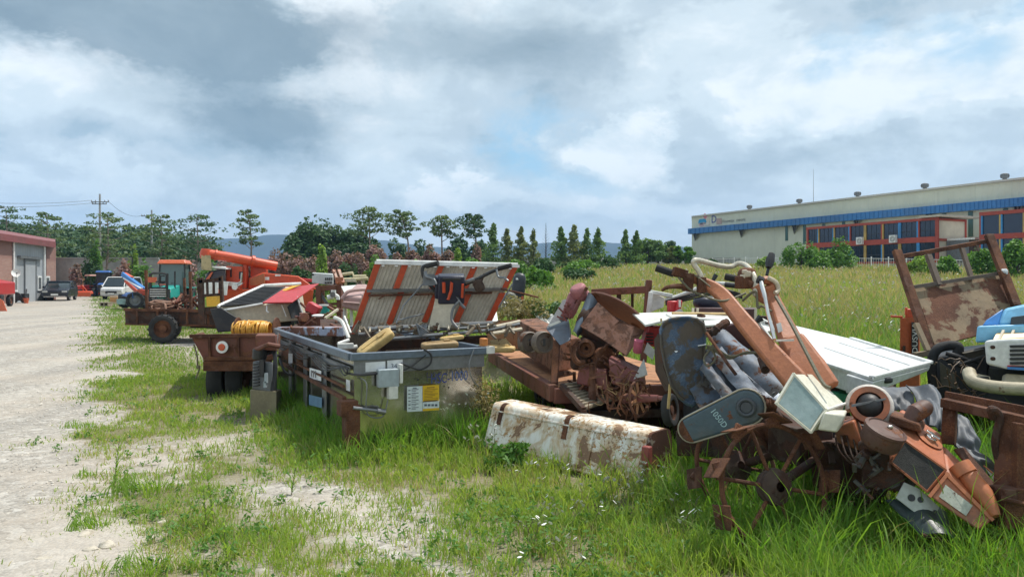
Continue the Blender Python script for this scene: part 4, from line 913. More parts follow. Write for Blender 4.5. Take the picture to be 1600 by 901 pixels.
# white fences at the far edge of the meadow
def fence(p0, p1, n, h, label, pick=7):
    t = thing('metal_fence', label, 'fence', (p0[0], p0[1], float(zt(*p0))), 'white steel fences'); pts = [Vector((lerp(p0[0], p1[0], k / n), lerp(p0[1], p1[1], k / n), 0)) for k in range(n + 1)]
    for p in pts: p.z = float(zt(p.x, p.y))
    m = MB()
    for a, b in zip(pts, pts[1:]):
        for z in (.18, h - .08): m.beam(a + Vector((0, 0, z)), b + Vector((0, 0, z)), .05)
        for k in range(1, pick): q = lerp(a, b, k / pick); m.tube([q + Vector((0, 0, .1)), q + Vector((0, 0, h - .03))], .014, 4)
    m.build('rails', WHITEG, t)
    for p in pts: mm = MB(); mm.box(p + Vector((0, 0, h / 2 + .05)), (.09, .09, h + .1)); mm.build('post', WHITEG, t)
fence((11, 96), (23.5, 96), 10, 1.35, 'white steel fence left of the factory below the round trees'); fence((23.8, 96), (39, 66), 18, 1.25, 'white steel fence along the meadow in front of the factory'); fence((39.3, 65.4), (49, 47), 11, 1.25, 'white steel fence running on behind the rusty tailgate')
m = MB(); m.box((25.5, 104, 3.3), (9, 2, 1.0), -.2); tag(m.build('low_shed', ROOFR, base=(25.5, 104, 2.8)), 'low dark red sheet roof at the factory foot behind the fence', 'shed')
# ------------------------------------------------------------------ vehicles and machines on the left
def wheel(t, c, ax, Rr, wd, mat_t=RUBBER, mat_r=RUST, lugs=0, name='wheel', hub=.5, sub=True):
    c = Vector(c); ax = Vector(ax).normalized(); m = MB(); h = wd / 2
    m.lathe([(Rr * .62, -h * .8), (Rr * .8, -h), (Rr * .95, -h * .9), (Rr, -h * .6), (Rr * 1.005, 0), (Rr, h * .6), (Rr * .95, h * .9), (Rr * .8, h), (Rr * .62, h * .8)], c, ax, 28, loop=True)
    if lugs:
        a = ax.orthogonal().normalized(); b = ax.cross(a)
        for k in range(lugs):
            th = 2 * math.pi * k / lugs; d = a * math.cos(th) + b * math.sin(th); tg = ax.cross(d)
            for sg in (-1, 1): p = c + d * Rr * 1.0 + ax * sg * h * .85 + tg * sg * .0; q = c + d * Rr * 1.01 + tg * Rr * .12 * 1 + ax * sg * h * .05; m.beam(p, q, Rr * .09, Rr * .09, up=d)
    ty = m.build(name, mat_t, t); m = MB()
    m.lathe([(Rr * .63, h * .8), (Rr * .58, h * .3), (Rr * .3, h * .25), (Rr * .26, h * .6), (Rr * .12, h * .65), (0, h * .66), (0, -h * .66), (Rr * .12, -h * .65), (Rr * .26, -h * .6), (Rr * .3, -h * .25), (Rr * .58, -h * .3), (Rr * .63, -h * .8)], c, ax, 24)
    m.build('rim', mat_r, ty); return ty
def xf(o, rz, s=1.0):
    cs, sn = math.cos(rz), math.sin(rz); o = Vector(o)
    return lambda x, y, z: o + Vector((x * cs - y * sn, x * sn + y * cs, z)) * s
CARP = paint('dark navy car paint', (.018, .022, .035), rust=0, scale=3, rough=.18, dirt=.1); CARW = paint('white van paint', (.75, .75, .74), rust=0, scale=3, rough=.3, dirt=.08)
def car(o, rz, prof, wid, mat, label, cat, name, glassz, wheels, Rr=.34):
    """prof: side outline (x, z) of the lower body; glassz: cabin outline"""
    t = thing(name, label, cat, o); X = xf(o, rz)
    m = MB(); m.hexa([X(x, -wid / 2, z) for x, z in prof], [X(x, wid / 2, z) for x, z in prof]); m.build('body', mat, t, bev=.07, seg=3)
    k = .84; m = MB(); m.hexa([X(x, -wid / 2 * (k if z > glassz[0][1] + .2 else .98), z) for x, z in glassz], [X(x, wid / 2 * (k if z > glassz[0][1] + .2 else .98), z) for x, z in glassz]); m.build('cabin_glass', DGLASS, t, bev=.04)
    top = sorted(glassz, key=lambda q: -q[1])[:2]; xa, xb = sorted(q[0] for q in top); zt_ = top[0][1]
    m = MB(); m.hexa([X(xa - .06, -wid / 2 * .82, zt_ - .03), X(xb + .06, -wid / 2 * .82, zt_ - .03), X(xb + .06, wid / 2 * .82, zt_ - .03), X(xa - .06, wid / 2 * .82, zt_ - .03)], [X(xa, -wid / 2 * .8, zt_ + .05), X(xb, -wid / 2 * .8, zt_ + .05), X(xb, wid / 2 * .8, zt_ + .05), X(xa, wid / 2 * .8, zt_ + .05)]); m.build('roof', mat, t, bev=.03)
    fx = max(x for x, z in prof); ax = X(0, 1, 0) - X(0, 0, 0)
    m = MB()
    for sy in (-1, 1):
        for i in (0, -1): pass
        gl = sorted(glassz, key=lambda q: q[0]); m.tube([X(gl[-1][0], sy * wid / 2 * .97, gl[-1][1]), X(xb, sy * wid / 2 * .83, zt_)], .04, 6); m.tube([X(gl[0][0], sy * wid / 2 * .97, gl[0][1]), X(xa, sy * wid / 2 * .83, zt_)], .05, 6); m.tube([X((xa + xb) / 2, sy * wid / 2 * .98, gl[0][1]), X((xa + xb) / 2, sy * wid / 2 * .83, zt_)], .04, 6)
    m.build('pillars', mat, t)
    for sy in (-1, 1):
        for x in wheels: wheel(t, X(x, sy * (wid / 2 - .1), Rr), ax, Rr, .22, RUBBER, STEELD)
        m = MB(); m.box(X(fx - .03, sy * wid * .36, .72), (.14, .36, .13), rz); m.build('headlight', PGLASS2, t, bev=.02)
        m = MB(); gl = sorted(glassz, key=lambda q: q[0]); m.box(X(gl[-1][0] - .35, sy * (wid / 2 + .09), gl[-1][1] + .08), (.1, .2, .14), rz); m.build('mirror', mat, t, bev=.02)
    m = MB(); m.box(X(fx, 0, .62), (.06, wid * .5, .2), rz); m.build('grille', BLACK, t); m = MB(); m.box(X(fx + .03, 0, .5), (.03, .5, .13), rz); m.build('number_plate', WHITEG, t)
    m = MB(); m.box(X(fx - .02, 0, .34), (.1, wid * .8, .08), rz); m.build('bumper_strip', CHROME, t)
    return t
PGLASS2 = glass('lamp glass', (.5, .5, .48), .1)
o = Wp(94, HZ, 62); o.z = 0
car(o, R(-69), [(-2.25, .3), (2.2, .3), (2.3, .55), (2.22, .85), (1.2, 1.02), (-1.9, 1.06), (-2.3, .95), (-2.3, .5)], 1.86, CARP, 'dark navy hatchback parked at the corner of the warehouse', 'car', 'parked_car', [(1.2, 1.0), (.35, 1.5), (-1.3, 1.52), (-2.1, 1.0)], (1.4, -1.35))
o = Wp(190, HZ, 66); o.z = 0
car(o, R(-84), [(-2.4, .3), (2.1, .3), (2.2, .6), (2.1, .95), (1.55, 1.1), (-2.4, 1.1)], 1.78, CARW, 'white van facing the camera between the blue tractor and the loader', 'van', 'parked_van', [(1.75, 1.1), (1.0, 1.82), (-2.2, 1.86), (-2.38, 1.1)], (1.4, -1.4))
def tractor(o, rz, body, roofm, label, cab=True, s=1.0, glassm=None, front=None):
    t = thing('tractor', label, 'tractor', o); X = xf(o, rz, s); ax = X(0, 1, 0) - X(0, 0, 0)
    m = MB(); m.hexa([X(.1, -.36, .75), X(1.75, -.3, .75), X(1.75, .3, .75), X(.1, .36, .75)], [X(.1, -.36, 1.36), X(1.7, -.27, 1.22), X(1.7, .27, 1.22), X(.1, .36, 1.36)]); m.build('hood', body, t, bev=.05)
    m = MB(); m.box(X(1.77, 0, .98), (.05 * s, .5 * s, .4 * s), rz); m.build('grille', BLACK, t); m = MB(); m.beam(X(-.9, 0, .62), X(1.6, 0, .62), .5 * s, .35 * s); m.build('chassis', BLACK, t)
    for sy in (-1, 1):
        wheel(t, X(-.55, sy * .72, .62), ax, .62 * s, .36 * s, RUBBER, front or body, 14); wheel(t, X(1.25, sy * .62, .42), ax, .42 * s, .24 * s, RUBBER, front or body, 12)
        m = MB(); m.lathe([(.66 * s, -.2 * s), (.7 * s, -.2 * s), (.7 * s, .2 * s), (.66 * s, .2 * s)], X(-.55, sy * .7, .62), ax, 12, a0=0 if False else .2, a1=math.pi, loop=True) if False else m.beam(X(-1.1, sy * .68, 1.22), X(.1, sy * .68, 1.22), .4 * s, .05 * s); m.build('fender', body, t, bev=.02)
        m = MB(); m.box(X(1.74, sy * .2, 1.08), (.06 * s, .14 * s, .1 * s), rz); m.build('headlight', PGLASS2, t)
    zt_ = 2.36
    m = MB()
    for x, y in ((.15, -.6), (.15, .6), (-1.05, -.62), (-1.05, .62)): m.tube([X(x, y, 1.0), X(x * .9, y * .92, zt_)], .035 * s, 6)
    m.build('cab_frame' if cab else 'canopy_posts', BLACK, t)
    if cab:
        m = MB(); m.hexa([X(-1.03, -.6, 1.0), X(.13, -.58, 1.0), X(.13, .58, 1.0), X(-1.03, .6, 1.0)], [X(-.93, -.55, zt_ - .02), X(.11, -.53, zt_ - .02), X(.11, .53, zt_ - .02), X(-.93, .55, zt_ - .02)]); m.build('cab_glass', glassm or PGLASS, t)
    m = MB(); m.hexa([X(-1.15, -.68, zt_), X(.3, -.68, zt_), X(.3, .68, zt_), X(-1.15, .68, zt_)], [X(-1.05, -.58, zt_ + .2), X(.16, -.56, zt_ + .2), X(.16, .56, zt_ + .2), X(-1.05, .58, zt_ + .2)]); m.build('roof', roofm, t, bev=.05)
    m = MB(); m.tube([X(1.0, .3, 1.2), X(1.0, .3, 2.0)], .04 * s, 8); m.build('exhaust_pipe', BLACK, t); m = MB(); m.ring(X(-.05, 0, 1.5), X(.4, 0, 1) - X(0, 0, 0), .18 * s, .02 * s, 16, 6); m.build('steering_wheel', BLACK, t)
    return t
TROOF = paint('orange red roof', (.62, .13, .05), rust=0, scale=3, rough=.4, dirt=.1); BTR = paint('blue tractor paint', (.03, .13, .42), rust=.03, scale=4, rough=.4)
o = Wp(270, HZ, 38); o.z = 0; tractor(o, R(-78), TEAL, TROOF, 'teal tractor with an orange red cab roof behind the rusty flatbed', True, 1.03)
o = Wp(161, HZ, 76); o.z = 0; tractor(o, R(-70), BTR, BTR, 'blue cab tractor parked by the bushes left of the white van', True, 1.0, DGLASS)
o = Wp(139, HZ, 77); o.z = 0; tractor(o, R(-125), REDP, paint('pinkish canopy', (.45, .22, .17), rust=.1), 'small red tractor with a faded canopy beside the blue tractor', False, .85)
# red tiller implement on the ground beside it
o = Wp(127, HZ, 72); o.z = 0; t = thing('rotary_tiller', 'orange red rotary tiller attachment on the gravel beside the dark car', 'tiller', o); X = xf(o, R(8))
m = MB(); m.hexa([X(-.95, -.3, .35), X(.95, -.3, .35), X(.95, .35, .35), X(-.95, .35, .35)], [X(-.9, -.1, .62), X(.9, -.1, .62), X(.9, .2, .62), X(-.9, .2, .62)]); m.build('hood', VERM, t, bev=.02); m = MB(); m.box(X(0, -.36, .28), (1.9, .05, .35), R(8)); m.build('rear_board', TROOF, t)
m = MB(); [m.beam(X(x, 0, .6), X(0, .1, 1.15), .07) for x in (-.5, .5)]; m.beam(X(0, .1, 1.15), X(0, .5, .6), .07); m.build('hitch', VERM, t); m = MB(); m.tube([X(-.9, .05, .25), X(.9, .05, .25)], .05, 8); [m.beam(X(k * .15 - .85, .05 + .2 * math.sin(k * 1.9), .25 + .2 * math.cos(k * 1.9)), X(k * .15 - .85, .05, .25), .05, .015) for k in range(12)]; m.build('tines', RUSTD, t)
# blue and red loader arm tractor
o = Wp(215, HZ, 44); o.z = 0; t = thing('loader_tractor', 'blue tractor with its blue and red loader arms raised', 'tractor', o); X = lambda px, py, d: Wp(px, py, d)
m = MB(); a, b = X(191, 428, 44), X(222, 452, 43); m.beam(a, b, .14, .26); m.beam(X(197, 431, 44.6), X(226, 452, 43.6), .14, .22); m.build('loader_arm', DBLUE, t, bev=.02)
m = MB(); m.beam(X(194, 434, 43.9), X(221, 450.5, 42.9), .15, .07); m.build('arm_stripe', WHITEG, t); m = MB(); m.beam(X(196, 438, 44.2), X(216, 458, 43.2), .12, .2); m.beam(X(193, 427, 44.3), X(206, 434, 44.3), .4, .16); m.beam(X(216, 456, 43), X(231, 457, 43), .3, .3); m.build('lift_ram', VERM, t, bev=.02)
m = MB(); m.hexa([X(189, 452 + 10, 43), X(208, 466, 42), X(214, 464, 43), X(196, 458, 44)], [X(191, 461, 43), X(207, 456.5, 42), X(213, 456, 43), X(197, 456, 44)]); m.build('hood', BTR, t, bev=.03)
m = MB(); m.box(X(206, 466, 43.5), (1.1, .9, .5)); m.build('engine', BLACK, t, bev=.03); wheel(t, X(211, 469, 42.2), (.5, -.9, 0), .46, .26, RUBBER, GREYP, 12); wheel(t, X(226, 467, 44), (.5, -.9, 0), .55, .3, RUBBER, GREYP, 12); wheel(t, X(195, 471, 43.5), (.5, -.9, 0), .36, .22, RUBBER, GREYP, 12)
m = MB(); m.beam(X(187, 474, 42.5), X(199, 474, 42.5), .5, .08); m.box(X(192, 470, 42.6), (.5, .4, .22)); m.build('front_weight', paint('pale teal metal', (.25, .38, .36), rust=.2), t)
# crates by the loader
o = Gp(176, 472); t = thing('wooden_crate', 'small orange brown crate on its side by the loader', 'crate', Wp(178, 473, 53)); c = Wp(178, 468, 53); m = MB(); m.box(c, (.46, .4, .5), .4); m.build('box', paint('orange crate board', (.55, .27, .09), rust=.1), t); m = MB(); [m.box(c + Vector((0, 0, z)), (.48, .42, .05), .4) for z in (-.2, .2)]; m.build('rim_boards', CREAM, t)
c = Wp(166, 475, 47); t = thing('pallet', 'low grey pallet leaning out of the grass by the crate', 'pallet', c); m = MB(); [m.box(c + Vector((0, 0, z)), (.55, .6, .04)) for z in (.1, -.1)]; [m.box(c + Vector((x, 0, 0)), (.07, .55, .16)) for x in (-.23, 0, .23)]; m.build('boards', WOOD, t)
# red machine at the left edge
o = Wp(-22, HZ, 46); o.z = 0; t = thing('red_truck', 'red box bodied machine cut off by the left edge', 'truck', o); X = xf(o, R(-75))
m = MB(); m.hexa([X(-2.5, -.8, .75), X(.1, -.8, .75), X(.1, .75, .75), X(-2.5, .75, .75)], [X(-2.5, -.8, 1.82), X(.05, -.8, 1.82), X(.05, .75, 1.5), X(-2.5, .75, 1.5)]); m.build('body', REDP, t, bev=.05); m = MB(); m.box(X(-.1, .2, .58), (.5, 1.3, .35), R(-75)); m.build('bumper', BLACK, t, bev=.04)
[wheel(t, X(x, y, .36), X(0, 1, 0) - X(0, 0, 0), .36, .24) for x in (-.4, -2.0) for y in (-.6, .6)]; m = MB(); m.box(X(.1, -.45, .95), (.06, .5, .35), R(-75)); m.build('grille', BLACK, t); text_part('88', 'lettering', WHITEG, t, X(.115, .35, 1.25), X(0, .1, 0) - X(0, 0, 0), (0, 0, 1), .12)
o = Gp(4, 486); t = thing('orange_implement', 'tip of an orange red implement poking in at the left edge', 'implement', o); m = MB(); m.plate([o + Vector((-.5, 0, 0)), o + Vector((.22, 0, 0)), o + Vector((-.05, .1, .55)), o + Vector((-.5, .1, .85))], .05); m.build('blade', TROOF, t); m = MB(); m.beam(o + Vector((-.4, .06, .4)), o + Vector((-.05, .12, .5)), .05); m.build('brace', VERM, t)
c = Wp(34, 464, 55); t = thing('engine', 'dark small engine on the ground before the warehouse wall', 'engine', (c.x, c.y, 0)); m = MB(); m.box((c.x, c.y, .42), (.8, .5, .5)); m.lathe([(.3, 0), (.32, .1), (.1, .12), (0, .12)], (c.x - .1, c.y - .3, .45), (0, -1, 0), 14); m.build('block', BLACK, t, bev=.03); m = MB(); m.tube([(c.x + .3, c.y, .6), (c.x + .35, c.y, 1.0)], .05, 8); m.build('muffler', GREYP, t); [wheel(t, (c.x + x, c.y - .3, .25), (0, 1, 0), .25, .14) for x in (-.35, .35)]
c = Wp(41, 467, 54); t = thing('bucket', 'small orange bucket by the warehouse door', 'bucket', (c.x, c.y, 0)); m = MB(); m.lathe([(0, 0), (.13, 0), (.17, .34), (.185, .35), (.16, .33), (.12, .02), (0, .02)], (c.x, c.y, 0), (0, 0, 1), 16); m.build('pail', TROOF, t); m = MB(); m.ring((c.x, c.y, .34), (0, 0, 1), .18, .012, 16, 5); m.build('rim', VERM, t)
# ------------------------------------------------------------------ combine harvester
o = Wp(400, HZ, 27); o.z = 0; t = thing('combine_harvester', 'orange red combine harvester with a long raised unloading auger', 'combine harvester', o); P = lambda px, py, d=27: Wp(px, py, d)
pr = [P(321, 396, 26), P(360, 402, 26.3), P(432, 416, 27)]; m = MB(); m.tube(pr, .165, 16); m.lathe([(.17, -.05), (.2, -.05), (.2, .05), (.17, .05)], P(395, 408, 26.6), pr[2] - pr[1], 16, loop=True); m.lathe([(.17, -.03), (.19, -.03), (.19, .03), (.17, .03)], P(337, 398.5, 26.1), pr[2] - pr[1], 16, loop=True); au = m.build('auger_tube', VERM, t)
m = MB(); c0, c1 = P(321.5, 396, 26), P(321.5, 404, 26); m.tube([c0 + Vector((.02, 0, .16)), c0, c1], [.15, .2, .17], 14); m.build('elbow', VERM, au)
m = MB(); q = [P(314.5, 398.5, 25.82), P(329, 398.5, 25.82), P(329, 398.5, 26.2), P(314.5, 398.5, 26.2)]; q2 = [P(314.5, 421, 25.8), P(331, 423, 25.85), P(330, 422, 26.2), P(315, 421, 26.2)]; m.hexa(q2, q); m.build('spout_curtain', paint('tan canvas', (.52, .42, .24), rust=0, scale=8, rough=.9), au)
m = MB(); m.hexa([P(353, 455, 26.4), P(379, 455, 26.4), P(379, 455, 27.6), P(353, 455, 27.6)], [P(353, 416, 26.4), P(379, 416, 26.4), P(379, 416, 27.6), P(353, 416, 27.6)]); m.build('tower', VERM, t, bev=.03)
m = MB(); m.box(P(376.5, 430, 26.38), (.13, .03, .25)); m.box(P(361, 426, 26.39), (.05, .02, .3)); m.build('tower_openings', BLACK, t)
m = MB(); m.beam(P(384, 408, 26.6), P(384, 450, 26.6), .12, .2); m.beam(P(405, 412, 27), P(405, 432, 27), .5, .3); m.beam(P(390, 448, 26.6), P(412, 434, 26.9), .06); m.build('mast', VERM, t)
m = MB(); m.hexa([P(388, 452, 26.5), P(495, 452, 26.5), P(495, 452, 28), P(388, 452, 28)], [P(389, 434, 26.5), P(412, 425, 26.5), P(412, 425, 28), P(389, 436, 28)]); m.hexa([P(412.5, 452, 26.3), P(496, 452, 26.3), P(496, 452, 28), P(412.5, 452, 28)], [P(412.5, 426, 26.3), P(466, 431, 26.3), P(466, 431, 28), P(412.5, 426, 28)]); m.build('grain_tank', VERM, t, bev=.04)
m = MB(); m.box(P(417, 435, 26.28), (.16, .02, .11)); m.box(P(434, 430, 26.27), (.18, .02, .06)); m.build('decals', WHITEG, t); m = MB(); m.plate([P(390, 436, 26.4), P(412, 427, 26.2), P(414, 446, 26.2), P(391, 446, 26.4)], .03); m.build('side_guard', ORANGE, t)
m = MB(); m.hexa([P(466, 440, 26.4), P(497, 441, 26.4), P(497, 441, 27.6), P(466, 440, 27.6)], [P(466, 433.5, 26.4), P(488, 436, 26.4), P(488, 436, 27.6), P(466, 433.5, 27.6)]); m.build('tail_cover', REDP, t, bev=.03)
m = MB(); m.hexa([P(312, 452, 26), P(352, 452, 26), P(352, 452, 27.2), P(312, 452, 27.2)], [P(325, 424, 26), P(352, 419, 26), P(352, 419, 27.2), P(325, 424, 27.2)]); m.build('cab', paint('dark navy cab', (.03, .03, .05), rust=.03, scale=5, rough=.4), t, bev=.05); m = MB(); m.plate([P(331, 415.5, 25.9), P(353, 418, 25.9), P(353, 420.5, 25.9), P(331, 418, 25.9)], 1.2); m.build('cab_roof', WHITEG, t); m = MB(); m.plate([P(314, 446, 25.93), P(330, 425, 25.93), P(333, 425, 25.93), P(320, 447, 25.93)], .02); m.build('cab_stripe', TROOF, t)
m = MB(); m.plate([P(346, 439, 25.9), P(380, 442, 25.9), P(372, 448, 25.9), P(350, 445, 25.9)], .15); m.lathe([(0, 0), (.1, 0), (.1, .2), (0, .2)], P(370, 448, 25.9), (0, -1, 0), 12); m.tube([P(378, 426, 25.9), P(377, 440, 25.9), P(368, 444, 25.9)], .035, 8); m.build('exhaust_shield', CHROME, t)
m = MB(); m.hexa([P(340, 490, 26.2), P(486, 490, 26.2), P(486, 490, 28), P(340, 490, 28)], [P(335, 452, 26), P(490, 452, 26), P(490, 452, 28), P(335, 452, 28)]); m.build('thresher_body', VERM, t, bev=.03)
for y in (26.0, 27.6): m = MB(); m.hexa([P(348, 513, y), P(475, 513, y), P(490, 480, y), P(336, 480, y)], [P(348, 513, y + .4), P(475, 513, y + .4), P(490, 480, y + .4), P(336, 480, y + .4)]); m.build('crawler_track', RUBBER, t, bev=.05)
m = MB(); [m.plate([P(x, 441, 25.6), P(x + 7, 441, 25.6), P(x + 7, 462, 25.6), P(x, 462, 25.6)], .04) for x in (314.5, 324, 333.5)]; m.plate([P(346, 441, 25.7), P(356, 441, 25.7), P(354, 461, 25.7), P(346, 461, 25.7)], .04); m.plate([P(306, 476, 25.6), P(313, 476, 25.6), P(312, 450, 25.6), P(309, 450, 25.6)], .04); m.build('divider_panels', WHITEG, t)
# ------------------------------------------------------------------ middle distance scrap
P = Wp
def quad_plate(m, q, d, t): return m.plate([P(x, y, dd) for (x, y), dd in zip(q, d if isinstance(d, (list, tuple)) else [d] * len(q))], t)
# flatbed trailer with one big wheel in view
t = thing('flatbed_trailer', 'long rusty brown flatbed trailer with a worn black tyre in the grass', 'trailer', Gp(262, 534))
m = MB(); m.hexa([P(196, 506, 20.3), P(352, 509, 19.7), P(352, 500, 21.6), P(203, 500, 22)], [P(195, 484, 20.3), P(352, 486.5, 19.7), P(352, 484, 21.6), P(203, 482, 22)]); m.build('bed', RUSTD, t, bev=.01)
m = MB(); m.beam(P(194, 483.5, 20.25), P(352, 486, 19.65), .05, .07); m.beam(P(196, 506, 20.25), P(352, 509, 19.65), .04, .05); [m.beam(P(x, 485, 20.2 - .004 * (x - 195)), P(x + .5, 506, 20.2 - .004 * (x - 195)), .05, .03) for x in (214, 246, 292, 325)]; m.build('side_rail', RUST, t)
wheel(t, P(256, 513.5, 19.75), (.08, -1, .02), .36, .26, RUBBER, RUST, 16); wheel(t, P(262, 511, 21.6), (.08, -1, .02), .36, .26, RUBBER, RUST, 0)
m = MB(); m.beam(P(256, 513.5, 19.9), P(262, 511, 21.5), .09); m.beam(P(300, 508, 20.6), P(420, 512, 19.4), .12); m.build('axle', RUSTD, t)
m = MB(); m.beam(P(313, 434, 19.5), P(316, 506, 19.5), .14, .1); m.beam(P(345, 431, 19.5), P(348, 490, 19.5), .1, .08); m.beam(P(312, 440, 19.5), P(346, 436, 19.5), .1, .08); m.beam(P(314, 462, 19.5), P(347, 460, 19.5), .08, .08); [m.beam(P(x, 438, 19.5), P(x + 1, 462, 19.5), .05) for x in (323.5, 333.5)]; m.build('headboard_frame', RUSTD, t)
m = MB(); quad_plate(m, [(322, 463.5), (343, 462), (343.5, 477.5), (323, 479)], 19.42, .03); m.build('yellow_panel', YELLOW, t)
m = MB(); quad_plate(m, [(314, 480), (350, 478), (350, 490), (316, 491)], 19.5, .04); m.build('headboard_panel', RUSTD, t)
m = MB(); [m.beam(P(a, b, d), P(c, e, d), .06) for a, b, c, e, d in ((228, 422, 230, 484, 20.2), (297, 424, 298.5, 485, 20), (288, 434, 290, 485, 21.5))]; m.build('stanchion', RUST, t)
t = thing('hose_coil', 'tangled brown hose coil lying on the rusty flatbed', 'hose', P(258, 480, 20.7)); m = MB(); g = random.Random(4)
for k in range(9):
    c = P(256 + g.uniform(-6, 8), 477.5 + g.uniform(-3, 3), 20.8 + g.uniform(-.3, .3)); a = g.uniform(0, 6); pts = [c + Vector((math.cos(th) * g.uniform(.28, .36), math.sin(th) * .34, math.sin(th + a) * .09)) for th in np.linspace(0, 6.2, 20)]; m.tube(pts, .022, 6, closed=True)
m.tube(spline([P(248, 476, 20.3), P(257, 474, 20.15), P(259, 483, 20.05), P(259, 494, 20.05), P(258.5, 505, 20.05)], 5), .028, 7); m.tube(spline([P(259, 475, 20.2), P(272, 476, 20.4), P(285, 482, 20.4), P(290, 484, 20.5)], 5), .025, 6); m.build('coil', paint('brown rubber hose', (.28, .15, .10), rust=.2, scale=12, rough=.7), t)
m = MB(); m.box(P(257, 483, 20.6), (.2, .06, .05)); m.build('clamp', RUST, t)
t = thing('rust_scrap', 'small heap of rusty brackets on the flatbed by the headboard', 'scrap', P(296, 482, 21)); m = MB(); g = random.Random(9)
for k in range(26): c = P(g.uniform(272, 310), g.uniform(466, 482), g.uniform(20.3, 21.4)); d = Vector((g.uniform(-1, 1), g.uniform(-1, 1), g.uniform(-.6, .8))) * .22; m.beam(c - d, c + d, g.uniform(.02, .09), g.uniform(.02, .05))
m.build('pieces', RUSTB, t)
# black framed machine standing between flatbed and teal tractor
t = thing('rice_binder', 'black open framed small machine with lamps in front of the teal tractor', 'machine', P(250, 488, 29)); c = lambda x, y, d=29: P(x, y, d)
m = MB(); [m.tube([c(a, 427, d), c(a - 1, 496, d)], .035, 6) for a, d in ((236, 29), (260, 29), (234, 30), (262, 30))]; m.tube([c(235, 428), c(240, 426.5), c(256, 427), c(261, 429)], .04, 6); m.tube([c(235, 440), c(261, 440)], .03, 6); m.tube([c(257, 431), c(251, 431), c(250.5, 442), c(257, 442)], .03, 6); m.build('frame', BLACK, t)
m = MB(); m.hexa([c(233, 463), c(260, 463), c(260, 463, 30), c(233, 463, 30)], [c(234, 449), c(260, 448), c(260, 448, 30), c(234, 449, 30)]); m.build('engine_box', BLACK, t, bev=.03)
m = MB(); [m.box(c(247, 452 + 3.5 * k, 28.95), (.6, .05, .03)) for k in range(4)]; m.build('grille_bars', CHROME, t); m = MB(); m.hexa([c(236, 449), c(249, 449), c(249, 449, 29.6), c(236, 449, 29.6)], [c(238, 445.5), c(248, 445), c(248, 445, 29.6), c(238, 445.5, 29.6)]); m.build('hood', TEAL, t, bev=.02)
m = MB(); quad_plate(m, [(249, 443.5), (258, 443.5), (258, 445), (249, 445)], 28.9, .05); m.box(c(238, 437), (.28, .1, .2)); m.build('lamp', TROOF, t); m = MB(); [m.tube(spline([c(238 + 3 * k, 466), c(240 + 3 * k, 470), c(237 + 4 * k, 476)], 4), .03, 6) for k in range(6)]; m.build('tines', GREYP, t); [wheel(t, c(x, 494, 29), (1, -.3, 0), .26, .16) for x in (238, 257)]
# cart with hose reel, cream hood on top
t = thing('rusty_cart', 'rusty box cart with a round white and red reflector on its tailgate', 'cart', Gp(360, 618))
m = MB(); quad_plate(m, [(298, 524), (432, 522), (432, 563), (319, 563)], 10.6, .03); m.build('tailgate', RUSTB, t)
m = MB(); m.beam(P(297, 525, 10.58), P(433, 523, 10.58), .05, .05); m.beam(P(318, 560, 10.57), P(432, 559, 10.57), .04, .05); m.beam(P(319, 571, 10.6), P(424, 571, 10.6), .08, .14); [m.beam(P(x, 525, 10.57), P(x + 1, 562, 10.57), .035, .025) for x in (327, 372)]; m.build('tailgate_frame', RUST, t, bev=.004)
m = MB(); quad_plate(m, [(298, 524), (319, 563), (332, 552), (316, 520)], [10.62, 10.62, 13.2, 13.2], -.03); m.build('side_board', RUSTB, t)
m = MB(); m.hexa([P(319, 564, 10.65), P(430, 563, 10.65), P(420, 540, 13.5), P(335, 540, 13.5)], [P(319, 558, 10.65), P(430, 557, 10.65), P(420, 535, 13.5), P(335, 535, 13.5)]); m.build('floor_plate', RUSTD, t)
m = MB(); c = P(347, 542, 10.55); m.disc(c, (0, 1, 0), .083, .02, 24); r_ = m.build('reflector', WHITEG, t); m = MB(); m.disc(c + Vector((0, -.016, 0)), (0, 1, 0), .048, .02, 24, .005); m.build('reflector_lens', LENS, r_)
for px in (345, 374): wheel(t, P(px, 591, 11.1), (1, .05, 0), .34, .235, RUBBER, RUST, 0)
m = MB(); m.beam(P(340, 588, 11.1), P(430, 586, 11.1), .09); m.beam(P(405, 572, 10.7), P(405, 556, 13), .09); m.build('axle', RUSTD, t)
m = MB(); m.tube(spline([P(303, 538, 10.58), P(308, 556, 10.55), P(309, 573, 10.55), P(312, 574, 10.55), P(306, 591, 10.5)], 5), .012, 6); m.blob(P(310, 573, 10.55), (.05, .04, .05)); m.build('tie_rope', paint('old rope', (.14, .12, .06), rust=.1), t)
t = thing('hose_reel', 'reel of bright yellow orange hose on the rusty cart', 'hose reel', P(394, 522, 11.2)); ax = Vector((.97, -.05, 0)); c = P(395, 515, 11.25)
for s_, px in ((-1, 372), (1, 432)): m = MB(); m.disc(P(px, 513, 11.3), ax, .155, .015, 28); m.ring(P(px, 513, 11.3), ax, .155, .011, 28, 6); m.build('flange', RUST, t)
m = MB(); g = random.Random(3)
for k in range(20):
    q = k / 19; cc = lerp(P(367, 515, 11.25), P(421, 515, 11.25), q) + Vector((g.uniform(-.01, .01), 0, g.uniform(-.006, .01))); m.ring(cc, ax + Vector((g.uniform(-.15, .15), g.uniform(-.1, .1), g.uniform(-.12, .12))), .098 + .015 * math.sin(q * 3.1) + g.uniform(0, .012), .014, 26, 6)
for k in range(7): q = g.random(); a = lerp(P(367, 515, 11.25), P(405, 515, 11.25), q); m.tube([a + ax * (.22 * s_) + Vector((0, -math.cos(th) * .12, math.sin(th) * .125)) for s_, th in zip(np.linspace(0, 1, 10), np.linspace(.2, 2.6, 10))], .014, 6)
